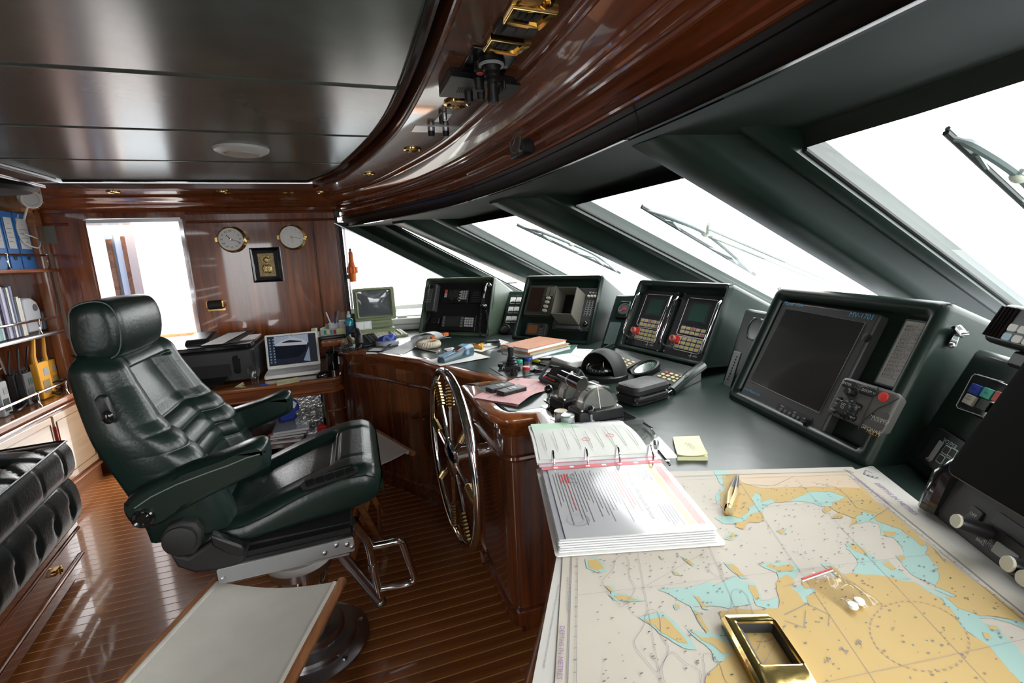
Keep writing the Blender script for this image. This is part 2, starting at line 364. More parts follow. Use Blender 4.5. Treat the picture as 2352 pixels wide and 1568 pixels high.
# panes
def pane(n, q): structure('window_%d' % n, B().poly(q), GLS, flat=True)
A_h0, A_h1 = hi + dA*-.05 + V((0,.03,0)), hi + dA*LA + V((0,.03,0))
pane(1, [A_h0, A_h1, ends[0][1]+ends[0][2], ends[0][0]+ends[0][2]])
for k in range(2): pane(2+k, [ends[k][0], ends[k][1], ends[k+1][1]+ends[k+1][2], ends[k+1][0]+ends[k+1][2]])
pane(4, [ends[2][0], ends[2][1], TE + dE*S1 + aE*.25, TE + aE*.25])
pane(5, [V((-.06,3.77,.25)), V((-.06,3.77,-.36)), lo + dA*1.15 + V((0,.02,0)), lo + V((0,.02,0))])
# head rail: leather lip hanging from the soffit edge to the glass
def headrail(n, soff, glass):
    b = B(); r1 = [az(x, y, .25) for x, y in soff]; r2 = [V((p.x+.03, p.y, g.z)) for p, g in zip(r1, glass)]
    b.loft([[p + V((-.05,0,.012)) for p in r1], [p + V((-.012,0,.004)) for p in r1], [p + (q-p)*.5 for p, q in zip(r1, glass)], glass, [g + V((.05,0,.02)) for g in glass]], False, False)
    structure('trim_%d' % n, b, LSOF, ang=60)
def onpane(px, k):       # meet a bearing with pane k's plane
    q = {2:[ends[0][0], ends[0][1], ends[1][1]+ends[1][2]], 3:[ends[1][0], ends[1][1], ends[2][1]+ends[2][2]], 4:[ends[2][0], ends[2][1], TE+dE*S1+aE*.25]}[k]
    n = (q[1]-q[0]).cross(q[2]-q[0]); r = ray(*px); return r*(q[0].dot(n)/r.dot(n))
headrail(20, [(1015,513),(1130,494),(1252,474)], [onpane((1040,522),2), onpane((1130,505),2), onpane((1262,482),2)])
headrail(21, [(1252,474),(1400,438),(1541,394),(1640,362)], [onpane((1270,484),3), onpane((1405,450),3), onpane((1570,410),3), onpane((1690,378),3)])
headrail(22, [(1715,345),(1880,283),(2100,210),(2352,116),(2500,60)], [onpane((1780,362),4), onpane((1880,330),4), onpane((2100,265),4), onpane((2352,186),4), onpane((2500,140),4)])
# side window frame and sill, far side
structure('trim_23', B().box(-.075,3.72,-.50,-.05,3.80,.28), BLM)
structure('trim_24', B().box(-.05,3.73,-.385,1.6,3.80,-.35), WPAINT)
structure('trim_25', B().box(-.05,3.735,-.52,1.9,3.8,-.385), LG)
structure('trim_26', B().box(-.045,3.745,-.35,-.03,3.78,.25), STEEL)
# ---------------------------------------------------------------- far wall (port side)
dL, dR, dT = ay(190,500,3.75).x, ay(413,495,3.75).x, .352
yw = 3.75
wp = structure('wall_port', B().box(-2.45,yw,FL,dL-.05,yw+.06,.52).box(dR,yw,FL,-.075,yw+.06,.52).box(dL-.05,yw,dT,dR,yw+.06,.52), WZ)
def wseam(x, z0, z1): obj('bead', B().tube([(x,yw,z0),(x,yw,z1)], .006, 6), WD, wp)
wseam(-.25, -.55, .30); wseam(-.088, -.5, .38)
obj('bead', B().tube([(dR+.03,yw-.002,.312),(-.08,yw-.002,.312)], .009, 8), WC, wp)
obj('bead', B().tube([(-1.9,yw-.002,.312),(dL-.06,yw-.002,.312)], .009, 8), WC, wp)
obj('panel', B().rbox(-.236,-.5,0,-.10,.29,.006,.004,Fr((0,yw,0),(1,0,0),(0,0,1))), WZ, wp)
# cornice on the far wall
pr = [(3.57,.46),(3.575,.45),(3.60,.448),(3.61,.436),(3.635,.432),(3.655,.42),(3.665,.405),(3.69,.398),(3.715,.395),(3.722,.378),(3.745,.375),(3.75,.36)]
b = B(); b.loft([[V((x,y,z)) for y, z in pr] for x in (-1.9,-.04)], False, False); structure('trim_27', b, WC, ang=50)
# ---------------------------------------------------------------- door to the side deck
FW = Fr((0,yw,0),(1,0,0),(0,0,1))
b = B()
for x0, x1 in ((dL-.075,dL),): b.rbox(x0,FL,-.07,x1,dT+.03,.014,.01,FW)
b.rbox(dL-.08,dT-.01,-.068,dR+.035,dT+.032,.016,.01,FW)
dr = structure('door_1', b, WZ)
obj('door_jamb', B().box(dL,yw-.005,FL,dL+.012,yw+.2,dT-.02), WC, dr); obj('door_jamb', B().rbox(dR-.012,FL,-.10,dR+.012,dT-.02,.012,.005,FW), CHR, dr)
obj('door_head', B().box(dL,yw,dT-.035,dR,yw+.2,dT-.012), STEEL, dr)
obj('threshold', B().box(dL,yw-.02,FL-.01,dR,yw+.22,FL+.02), STEEL, dr)
# leaf folded back outside, its boards seen through the opening
def lxx(x, Y=4.25): return ay(x, 600, Y).x
CRM = M('cream coaming', (.72,.62,.55), .4)
leaf = obj('door_leaf', B().rbox(lxx(206),FL+.05,-.03,lxx(239),dT-.05,0,.02,Fr((0,4.25,0),(1,0,0),(0,0,1))), WPAINT, dr)
for a, c, m, d in ((240,262,WO,.004),(262,273,GREY,-.02),(273,289,WPAINT,.01),(289,301,WO,.02),(301,322,CRM,.03)): obj('leaf_stile', B().rbox(lxx(a),FL+.05,-.05,lxx(c),dT-.03-.06*(m is WO),d,.008,Fr((0,4.25,0),(1,0,0),(0,0,1))), m, leaf)
for z, x in ((.25,212),(.16,216),(.25,236)): obj('hinge', B().rbox(lxx(x),z,.0,lxx(x+18),z+.05,.045,.008,Fr((0,4.25,0),(1,0,0),(0,0,1))), CHR, leaf)
obj('stay_arm', B().rbox(lxx(232),.24,.03,lxx(272),.29,.05,.008,Fr((0,4.25,0),(1,0,0),(0,0,1))), WPAINT, leaf)
# ---------------------------------------------------------------- rest of the shell
structure('wall_aft', B().box(-2.5,-.95,FL,-2.42,3.81,.52), WZ)
structure('wall_starboard', B().box(-2.5,-.95,FL,-1.9,-.89,.52).box(-1.2,-.95,FL,1.1,-.89,-.37).box(-1.2,-.95,FL,-.1,-.89,.52).box(-1.9,-.95,.35,-1.2,-.89,.52), WZ)
structure('window_15', B().poly([V((-.1,-.92,.25)),V((-.1,-.92,-.36)),V((1.1,-.92,-.36)),V((.1,-.92,.25))]), GLS, flat=True)
structure('wall_fore', B().box(2.0,-1.6,-1.35,2.1,6.2,-.52), LG)
# outside: side deck, bulwark, rail and boot cap; overexposed daylight painted in as white
sd = structure('side_deck', B().box(-3.2,3.99,FL-.06,2.5,5.3,FL-.03), WPAINT)
bw = thing('bulwark', 'white bulwark with teak cap rail outside the open door', 'railing', (-1.2,5.2,FL))
obj('panel', B().box(-3.4,5.2,FL-.03,2,5.26,-.62), WPAINT, bw); obj('cap_rail', B().rbox(5.14,-.62,-3.4,5.32,-.585,2,.012,Fr((0,0,0),(0,1,0),(0,0,1),(1,0,0))), WO, bw)
for x in (-2.2,-1.5,-.8): obj('stanchion', B().tube([(x,5.23,-.6),(x,5.23,-.32)], .014), CHR, bw)
obj('hand_rail', B().tube([(-3.4,5.23,-.32),(1.8,5.23,-.32)], .016), CHR, bw)
bs = tag(obj('deck_locker', B().rbox(-1.95,3.98,FL-.03,-1.655,4.16,.34,.02), M('awning blue',(.03,.22,.55),.5)), 'blue locker on the side deck behind the open door leaf', 'locker')
# ================================================================ helm console
ZD = -.5
RO = [(-.124,3.74),(-.124,2.875),(-.10,2.835),(.08,2.612),(.183,2.44),(.262,2.337),(.291,2.234),(.328,2.153),(.42,1.92),(.505,1.782),(.368,1.782),(.356,1.765),(.358,1.50),(.361,1.42),(.366,1.385),(.377,1.356),(.394,1.334),(.416,1.322),(.445,1.316),(.492,1.316),(.47,1.22),(.38,.93),(.285,.676),(.205,.545),(.134,.44),(.06,.30),(.0,.10),(-.03,-.2),(-.03,-.85)]
def offs(P, d):          # inward offset (to the right hand of travel = towards the console)
    out = []
    for i in range(len(P)):
        p = V((*P[i],0)); ns = []
        for j in (i-1, i):
            if 0 <= j < len(P)-1:
                t = (V((*P[j+1],0)) - V((*P[j],0))).normalized(); ns.append(V((-t.y, t.x, 0)))
        n = (ns[0]+ns[-1]).normalized(); k = min(1/max(.35, n.dot(ns[0])), 2.2)
        q = p + n*d*k; out.append((q.x, q.y))
    return out
helm = thing('helm_console', 'curved varnished helm console with green leather top under the windscreen', 'console', (.8,1.5,FL))
rimp = [(.052,-.505),(.052,-.4985),(.01,-.4985),(.002,-.503),(-.002,-.512),(0,-.522),(.010,-.53),(.014,-.545),(.026,-.553),(.03,-.572),(.042,-.58)]
b = B(); b.loft([[V((x,y,z)) for x, y in offs(RO, d)] for d, z in rimp], False, False)
obj('wood_rim', b, wood('varnished rim teak', 'y', (.10,.022,.006), (.26,.075,.018)), helm, ang=50)
bodyp = [(.042,-.58),(.045,-.645),(.036,-.65),(.033,-.658),(.036,-.666),(.046,-.67),(.048,-1.215),(.036,-1.22),(.034,-1.23),(.037,-1.24),(.040,-1.28),(.09,-1.283),(.09,FL)]
b = B(); b.loft([[V((x,y,z)) for x, y in offs(RO, d)] for d, z in bodyp], False, False)
obj('body_panel', b, wood('console mahogany', 'z', (.035,.008,.003), (.16,.04,.012)), helm, ang=40)
for x, y in ((.06,2.635),(.365,2.055)): obj('panel_joint', B().tube([(x+.046,y+.03,-.67),(x+.046,y+.03,-1.2)], .004, 6), WD, helm)
RS = [q for q in RO if q not in ((.358,1.50),(.361,1.42),(.366,1.385),(.394,1.334),(.416,1.322),(.368,1.782))]
lead = offs(RS, .050)
dash = lead + [(1.6,-.85),(2.0,-.3),(2.05,.6),(2.05,2.4),(1.85,3.2),(1.5,3.74)]
b = B(); b.poly([V((x,y,ZD)) for x, y in dash]); b.poly([V((x,y,ZD-.03)) for x, y in dash])
obj('desk_leather', b, LGD, helm)
b = B(); b.tube([V((x,y,ZD-.004)) for x, y in offs(RS, .054)], .006, 6); obj('leather_roll', b, LGD, helm)
# ---- leather housings: wedge boxes with padded front frames
def bframe(BLp, BRp, phi=25, z=ZD):
    bl, br = az(*BLp, z), az(*BRp, z); u = (br-bl).normalized(); fw = V((-u.y,u.x,0))
    ph = math.radians(phi); v = V((0,0,math.cos(ph))) + fw*math.sin(ph)
    f = Fr(bl, u, v); f.w = (br-bl).length; f.fw = fw; return f
def housing(f, h, label, rec=.045, t=.03, depth=.8, mat=LG, bot=.0):
    root = thing('instrument_housing', label, 'console housing', f.p(f.w/2,0,-.1))
    w = f.w
    # outer shell: sides, top and bottom rail as a swept frame
    ring = lambda a0, b0, a1, b1, c, r: [f.p(a, b, c) for a, b in rrect(a0, b0, a1, b1, r, 4)]
    b = B()
    b.loft([ring(t,t+bot,w-t,h-t,-rec,.012), ring(t,t+bot,w-t,h-t,-.012,.012), ring(t*.7,t*.7+bot,w-t*.7,h-t*.7,-.002,.016), ring(t*.35,t*.35+bot*.5,w-t*.35,h-t*.35,0,.018), ring(.002,.0,w-.002,h-.002,-.010,.02), ring(0,0,w,h,-.022,.02)], True, False)
    # wedge sides running forward to the dash
    back = [p + f.fw*depth for p in ring(0,0,w,h,-.022,.02)]
    q = [V((p.x,p.y,max(ZD-.02, min(p.z, p.z - .43*depth)))) for p in back]
    b.loft([ring(0,0,w,h,-.022,.02), q], True, False)
    obj('padded_shell', b, mat, root, ang=50)
    b = B(); b.poly([f.p(a, c, -rec) for a, c in ((t-.005,t-.005),(w-t+.005,t-.005),(w-t+.005,h-t+.005),(t-.005,h-t+.005))]); b.poly([f.p(a, c, -rec-.01) for a, c in ((t-.005,t-.005),(w-t+.005,t-.005),(w-t+.005,h-t+.005),(t-.005,h-t+.005))])
    obj('back_panel', b, mat, root)
    for a in (0, w):
        obj('seam', B().tube([f.p(a + (.004 if a == 0 else -.004), h-.001, -.02), f.p(a + (.012 if a == 0 else -.012), h-.012, 0), f.p(a+(.03 if a == 0 else -.03), h-.03, -.015)], .0015, 5), BLM, root)
    return root
f1 = bframe((958,768),(1120,774),22); f2 = bframe((1172,778),(1352,793),28); f3 = bframe((1411,796),(1613,845),25.5,-.452); f4 = bframe((1664,911),(1983,1076),24.5)
R1 = 0
h1 = housing(f1, .40, 'sage padded housing with the black radio sets and two handsets', t=.022, mat=M('sage leather painted sunlit', (.06,.085,.06), .4, bump=.12, bscale=20, var=.3, vscale=5))  # lighter than the other housings' leather: daylight put into the colour
h2 = housing(f2, .42, 'green padded housing holding the hooded radar', t=.026)
h3 = housing(f3, .345, 'green padded housing holding the twin engine panels', t=.024)
h4 = housing(f4, .40, 'large green padded housing holding the big dark monitor', t=.036)
# sloping apron below the engine panels
ap = [az(1411,796,-.452), az(1613,845,-.452), az(1545,897,-.488), az(1369,814,-.488)]
fa = Fr(ap[3], ap[2]-ap[3], ap[0]-ap[3])
b = B(); lo = [V((p.x,p.y,ZD-.005)) for p in ap]; b.loft([lo, ap]); obj('apron', b, LG, h3, bev=.008)
obj('apron_roll', B().tube([ap[1]+V((0,0,.008)), ap[1]*.5+ap[2]*.5+V((0,0,.01)), ap[2]+V((-.005,0,-.002))], .017, 10), LG, h3)
obj('apron_roll', B().tube([ap[0]+V((0,0,.008)), ap[3]+V((-.005,0,.0))], .015, 10), LG, h3)
# lower filler panels between the housings
def filler(name, label, P, thick=.35, mat=LG, zb=ZD, phi=20):
    bl, br = az(*P[0], zb), az(*P[1], zb); u = (br-bl).normalized(); fw = V((-u.y,u.x,0)); ph = math.radians(phi)
    f = Fr(bl, u, V((0,0,math.cos(ph))) + fw*math.sin(ph)); f.w = (br-bl).length; f.fw = fw
    f.h = f.px(*P[2])[1]
    root = thing('dash_panel', label, 'console panel', f.p(f.w/2,0,-.05))
    b = B(); q = [f.p(0,0,0), f.p(f.w,0,0), f.p(f.w,f.h,0), f.p(0,f.h,0)]
    b.loft([q, [p + fw*thick + V((0,0,-min(.43*thick, 10) if i > 1 else 0)) for i, p in enumerate(q)]]); obj('leather_panel', b, mat, root, bev=.012)
    return f, root
g1, gp1 = filler('switch_panel', 'narrow green panel of six white dial meters between the first two housings', [(1148,768),(1205,768),(1168,668)], phi=45)
g2, gp2 = filler('switch_panel', 'green panel with a red needle gauge right of the radar housing', [(1376,800),(1440,806),(1415,676)], phi=38)
g3, gp3 = filler('switch_panel', 'green panel with a grey legend plate right of the engine panels', [(1656,878),(1728,912),(1711,706)], phi=16.5)
# ---------------------------------------------------------------- equipment helpers
def plate(name, fr, P, c0, c1, mat, parent, bev=.003, r=.006, cpx=None, label=None):
    a0, b0, a1, b1 = fr.rect(P, c1 if cpx is None else cpx)
    return obj(name, B().rbox(a0, b0, c0, a1, b1, c1, r, fr), mat, parent, bev=bev, label=label)
def dev(name, label, cat, fr, P, c0, c1, mat, part='casing', **k):
    a0, b0, a1, b1 = fr.rect(P, c1); t = thing(name, label, cat, fr.p((a0+a1)/2, b0, c0))
    plate(part, fr, P, c0, c1, mat, t, **k); return t
def keys(name, fr, Q, nx, ny, c, mat, parent, sz=None, th=.004, alt=None, gap=.35, join=False):
    # Q: pixel of the centres of first (top left), last of the first row, and last key
    p0, p1, p2 = [V((*fr.px(x, y, c), 0)) for x, y in Q]
    du = (p1-p0)/max(1, nx-1); dv = (p2-p1)/max(1, ny-1)
    w_ = du.length if nx > 1 else dv.length; h_ = dv.length if ny > 1 else w_
    kw, kh = (w_*(1-gap)/2, h_*(1-gap)/2) if sz is None else sz
    first = None; big = B() if join else None
    for j in range(ny):
        for i in range(nx):
            q = p0 + du*i + dv*j; m = mat
            if alt and (i, j) in alt: m = alt[(i, j)]
            if join: big.box(q.x-kw, q.y-kh, c-.002, q.x+kw, q.y+kh, c+th, fr); continue
            if first is None or m is not mat:
                o = obj(name, B().rbox(q.x-kw, q.y-kh, c-.002, q.x+kw, q.y+kh, c+th, min(kw,kh)*.3, fr, 2), m, parent)
                if m is mat: first = (o, q)
            else: dupobj(first[0], parent, fr.u*(q.x-first[1].x) + fr.v*(q.y-first[1].y))
    if join: obj(name, big, mat, parent, kind='stuff')
def knob(name, fr, x, y, c, r, h, mat, parent, seg=14, dome=.7):
    a, b = fr.px(x, y, c+h*.5); 
    return obj(name, B().lathe([(r*1.05, c-.001),(r, c+.001),(r*.95, c+h*.85),(r*.75, c+h),(r*.02, c+h)], Fr(fr.p(a,b,0), fr.u, fr.v), seg), mat, parent)
def line(name, fr, P, c, r, mat, parent, closed=False):
    return obj(name, B().tube([fr.p(*fr.px(x, y, c), c) for x, y in P], r, 5, closed), mat, parent)
def coil(name, P, r, turns, wire, mat, parent):
    pts = cr(P, 14); n = len(pts); out = []; L = turns
    for i in range(n*6):
        s = i/(n*6-1)*(n-1); k = min(int(s), n-2); p = pts[k] + (pts[k+1]-pts[k])*(s-k); t = (pts[k+1]-pts[k]).normalized()
        x = t.orthogonal().normalized() if k == 0 and i == 0 else (ref - t*ref.dot(t)).normalized(); ref = x; y = t.cross(x)
        g = i/(n*6-1)*turns*2*math.pi; out.append(p + (x*math.cos(g) + y*math.sin(g))*r)
    return obj(name, B().tube(out, wire, 5), mat, parent)
# ---------------------------------------------------------------- housing 1: radios
Z5 = lambda x, y: (960+x/4.523, 620+y/4.523)
def Q5(*p): return [Z5(*q) for q in p]
obj('black_liner', B().box(.03,.035,-.044,f1.w-.03,.372,-.038,f1), BLK, h1)
cb = -.038
t = dev('radio_handset', 'slim black keypad handset in its cradle at the left of the radio housing', 'radio handset', f1, Q5((120,140),(205,140),(150,430),(75,420)), cb, .012, DGR, bev=.006, r=.012)
keys('key', f1, Q5((105,210),(150,205),(128,325)), 4, 6, .013, MGR, t, th=.002, join=True)
plate('display', f1, Q5((125,150),(170,148),(165,190),(115,192)), .012, .0135, SCB, t, bev=0)
coil('coiled_cord', [f1.p(*f1.px(*Z5(x,y), .0), cv) for x, y, cv in ((120,440,.0),(110,520,.01),(75,590,.015),(70,640,.02))], .006, 26, .0016, BLK, t)
t = dev('radio_transceiver', 'black marine radio with red and white keys in the upper row', 'radio', f1, Q5((275,195),(530,200),(505,345),(245,335)), cb, -.022, BLK)
plate('display', f1, Q5((325,215),(430,215),(415,310),(308,306)), -.022, -.020, SCR, t, bev=0, r=.003)
keys('key', f1, Q5((462,222),(508,222),(495,298)), 3, 5, -.022, KEYG, t, gap=.3)
keys('key', f1, Q5((445,228),(445,228),(430,318)), 1, 4, -.022, KEYG, t, sz=(.006,.004))
keys('key', f1, Q5((297,215),(297,215),(288,275)), 1, 4, -.022, KEYG, t, sz=(.009,.006), alt={(0,0):REDK,(0,1):REDK})
for x in (340, 405): knob('knob', f1, *Z5(x,302), -.022, .012, .018, BLK, t)
txt('-- ---', f1, *f1.px(*Z5(370,203)), .008, INKW, t, -.0212)
t = dev('radio_speaker', 'black speaker grille unit beside the upper radio', 'speaker', f1, Q5((555,198),(665,198),(640,345),(540,340)), cb, -.024, BLK)
for k in range(6): plate('slot', f1, Q5((570-k*4,225+k*19),(645-k*3,225+k*19),(645-k*3,231+k*19),(570-k*4,231+k*19)), -.024, -.0225, DGR, t, bev=0, r=.001)
t = thing('telephone_handset', 'glossy black telephone handset with coiled cord at the right of the radio housing', 'telephone', f1.p(.43,.1,-.03))
plate('cradle', f1, Q5((690,130),(800,128),(770,420),(640,420)), cb, -.01, BLK, t, bev=.006, r=.012)
hp = [f1.p(*f1.px(*Z5(x,y), cv), cv) for x, y, cv in ((735,160,.012),(712,150,.035),(695,185,.05),(682,250,.055),(672,320,.05),(672,375,.035),(690,380,.018))]
obj('handset', B().tube(cr(hp, 5), [.012]*6+[.011]*18+[.016]*7, 10), BLG, t)
for x, y in ((735,160),(690,378)): obj('ear_cap', B().ball(f1.p(*f1.px(*Z5(x,y), .018), .018), .020, f1), BLG, t)
coil('coiled_cord', [f1.p(*f1.px(*Z5(x,y), .02), .02) for x, y in ((655,395),(652,480),(640,580),(645,665),(690,685),(735,650),(728,540),(708,420))], .0055, 48, .0016, BLK, t)
t = dev('satellite_terminal', 'black terminal with dark display and grey keypad along the bottom of the radio housing', 'radio terminal', f1, Q5((250,462),(600,470),(590,640),(225,625)), cb, -.024, BLK)
plate('display', f1, Q5((300,478),(450,482),(438,590),(280,582)), -.024, -.022, SCR, t, bev=0, r=.003)
keys('key', f1, Q5((498,502),(570,505),(560,580)), 4, 4, -.024, KEYG, t, gap=.22)
keys('key', f1, Q5((463,498),(463,498),(450,580)), 1, 4, -.024, MGR, t, sz=(.01,.007)); keys('key', f1, Q5((275,495),(275,495),(262,575)), 1, 4, -.024, MGR, t, sz=(.009,.007))
t = dev('junction_box', 'small black box with brass label low in the left of the radio housing', 'box', f1, Q5((130,490),(222,492),(212,560),(118,555)), cb, -.018, BLK)
plate('brass_label', f1, Q5((130,540),(190,542),(188,549),(128,547)), -.018, -.0172, BRS, t, bev=0, r=.001)
plate('brass_label', f1, Q5((665,570),(705,571),(704,578),(663,577)), cb, -.037, BRS, h1, bev=0, r=.001)
# ---------------------------------------------------------------- meters panel between housings 1 and 2
plate('meter_plate', g1, Q5((965,255),(1085,262),(1035,660),(885,640)), -.002, .003, PANEL, gp1)
for j, (x, y, dx) in enumerate(((985,312,60),(963,410,58),(940,508,56))):
    for i in (0, 1):
        x_ = x + i*dx; o = plate('meter', g1, Q5((x_-22,y-30),(x_+26,y-30),(x_+22,y+32),(x_-30,y+32)), .003, .012, WHT, gp1, bev=.001, r=.003)
        obj('needle', B().tube([g1.p(*g1.px(*Z5(x_-12,y+14), .0125), .0128), g1.p(*g1.px(*Z5(x_+14,y+6), .0125), .0128)], .0012, 4), INK, o)
        obj('meter_foot', B().rbox(*[g1.px(*Z5(x_-27,y+30), .0122)[k] for k in (0,1)], .012, *[v+d for v, d in zip(g1.px(*Z5(x_-27,y+30), .0122), (.040,.010))], .0135, .001, g1), BLK, o)
    txt('----', g1, *g1.px(*Z5(x+50,y-44), .003), .008, INKW, gp1, .0034)
a, c = g1.px(*Z5(905,618), .006); obj('dial', B().lathe([(.034,0),(.034,.014),(.030,.016),(.028,.010),(.001,.010)], g1.sub(a, c, .003)), BLK, gp1)
obj('dial_glass', B().lathe([(.027,.0105),(.015,.015),(.001,.016)], g1.sub(a, c, .003)), SCR, gp1)
# ---------------------------------------------------------------- housing 2: radar
c2 = -.045
t = dev('radar_display', 'taupe edged display unit with a dark brown screen left of the radar hood', 'display unit', f2, Q5((1165,155),(1448,160),(1350,478),(1088,452)), c2, .0, M('olive black casing', (.05,.048,.04), .45), bev=.006)
plate('screen', f2, Q5((1185,185),(1320,180),(1262,438),(1115,424)), .0, .0015, SCB, t, bev=.001, r=.004)
keys('key', f2, Q5((1365,190),(1405,190),(1385,262)), 2, 4, .0, HOOD, t, sz=(.011,.007))
for x, y in ((1352,290),(1338,330),(1324,375),(1312,418)):
    for k in (0, 1): knob('knob', f2, *Z5(x-6+k*16, y), 0, .008, .016, KEYW, t, 10)
txt('----', f2, *f2.px(*Z5(1225,165), .001), .009, GLD, t, .0006)
t = thing('hooded_radar', 'radar set with a projecting taupe viewing hood and keypad', 'radar', f2.p(.35,.1,-.03))
plate('casing', f2, Q5((1455,178),(1892,192),(1788,648),(1418,600)), c2, -.012, DGR, t, bev=.005)
# hood: open box tapering at its foot
def hp_(x, y, c): return f2.p(*f2.px(*Z5(x,y), c), c)
ch, cb2 = .10, -.012
q = dict(tl=hp_(1455,172,ch), tr=hp_(1650,175,ch), ml=hp_(1380,450,ch), mr=hp_(1582,460,ch), bl=hp_(1432,560,cb2), br=hp_(1668,578,cb2), tlb=hp_(1478,196,cb2), trb=hp_(1762,212,cb2))
q['bl'] = f2.p(f2.px(*Z5(1600,578), cb2)[0]-.155, f2.px(*Z5(1655,578), cb2)[1], cb2)
ins = lambda k, d: q[k] + d
b = B(); w2 = .004
aL = f2.px(*Z5(1455,172), ch)[0]; aR = f2.px(*Z5(1650,175), ch)[0]; bT = (f2.px(*Z5(1455,172), ch)[1] + f2.px(*Z5(1650,175), ch)[1])/2
aL2 = (f2.px(*Z5(1380,450), ch)[0] + aL)/2; aR2 = (f2.px(*Z5(1582,460), ch)[0] + aR)/2; aL = aL2; aR = aR2
bM = f2.px(*Z5(1480,455), ch)[1]; bB = f2.px(*Z5(1600,572), cb2)[1]
side = [(bT, cb2), (bT, ch), (bM, ch), (bB, cb2)]
for a0, a1 in ((aL-.004, aL), (aR, aR+.004)):
    b.loft([[f2.p(a0, bb, cc) for bb, cc in side], [f2.p(a1, bb, cc) for bb, cc in side]])
b.box(aL, bT-.004, cb2, aR, bT, ch, f2)
b.loft([[f2.p(a, bB, cb2), f2.p(a, bM, ch), f2.p(a, bM+.004, ch), f2.p(a, bB+.005, cb2)] for a in (aL, aR)])
obj('viewing_hood', b, HOOD, t, flat=True); obj('screen', B().box(aL, bB, cb2, aR, bT, cb2+.003, f2), M('black tube face', (.005,.005,.005), .3), t)
plate('lower_shelf', f2, Q5((1430,560),(1680,590),(1672,618),(1420,600)), -.012, .03, DGR, t, bev=.004)
for x in (1773, 1807, 1840): knob('knob', f2, *Z5(x,270), -.012, .0075, .014, KEYW, t, 10)
plate('label_strip', f2, Q5((1782,216),(1868,222),(1862,250),(1776,244)), -.012, -.0112, BLK, t, bev=0, r=.002)
keys('key', f2, Q5((1772,328),(1835,330),(1800,470)), 3, 7, -.012, KEYG, t, sz=(.0085,.006), th=.0015)
keys('key_cap', f2, Q5((1772,328),(1835,330),(1800,470)), 3, 7, -.0102, PANEL, t, sz=(.0067,.0044), th=.0006, join=True)
keys('label_key', f2, Q5((1792,233),(1855,237),(1855,237)), 3, 1, -.0112, KEYG, t, sz=(.006,.005), th=.001)
a, c = f2.px(*Z5(1738,560), -.01); obj('trackball', B().ball(f2.p(a, c, -.012), .020, f2), BLG, t); obj('trackball_ring', B().lathe([(.030,-.001),(.030,.003),(.022,.004)], f2.sub(a, c, -.012)), DGR, t)
t = dev('depth_sounder', 'small dark display with an amber screen low in the radar housing', 'display unit', f2, Q5((1138,545),(1342,552),(1310,685),(1098,668)), c2, -.01, DGR, bev=.005, r=.012)
plate('screen', f2, Q5((1152,566),(1248,572),(1228,662),(1128,650)), -.01, -.0085, SCO, t, bev=0, r=.003)
knob('rocker_pad', f2, *Z5(1283,578), -.01, .010, .003, PANEL, t)
keys('key', f2, Q5((1268,612),(1290,613),(1278,672)), 2, 3, -.01, MGR, t, sz=(.006,.004), th=.002)
# ---------------------------------------------------------------- gauges on the fillers
Z6 = lambda x, y: (1340+x/5.226, 620+y/5.226)
def Q6(*p): return [Z6(*q) for q in p]
plate('gauge_bezel', g2, Q6((445,368),(560,372),(520,575),(392,560)), 0, .012, BLK, gp2, bev=.004)
a, c = g2.px(*Z6(487,468), .012); obj('gauge_face', B().lathe([(.034,0),(.034,.002),(.031,.003),(.030,.001),(.001,.001)], g2.sub(a, c, .012)), M('gauge face grey',(.08,.09,.09),.25), gp2)
obj('gauge_hub', B().lathe([(.010,0),(.009,.004),(.001,.004)], g2.sub(a, c, .013), 12), RED, gp2); obj('needle', B().tube([g2.p(a, c, .0155), g2.p(a-.02, c-.016, .0155)], .0014, 4), INKW, gp2)
plate('legend_plate', g2, Q6((322,618),(440,632),(380,900),(240,880)), 0, .003, M('grey green panel', (.1,.14,.13), .5), gp2, bev=.001)
plate('gauge_bezel', g3, Q6((2030,570),(2150,575),(2120,850),(1935,830)), 0, .014, BLK, gp3, bev=.004)
a, c = g3.px(*Z6(2062,710), .014); obj('gauge_face', B().lathe([(.040,0),(.040,.003),(.036,.004),(.035,.001),(.001,.001)], g3.sub(a, c, .014)), M('gauge face blue grey',(.07,.085,.09),.2), gp3)
o = plate('grey_legend_strip', g3, Q6((1825,975),(1920,998),(1730,1388),(1660,1362)), 0, .003, GREY, gp3, bev=.001, r=.002)
for k in range(9):
    x, y = 1840-k*13.5, 1042+k*33; knob('screw', g3, *Z6(x,y), .003, .0028, .002, INK, o, 8); txt('--- ---- --'.split()[k%3], g3, *g3.px(*Z6(x+30,y+12), .003), .007, INK, o, .0034)
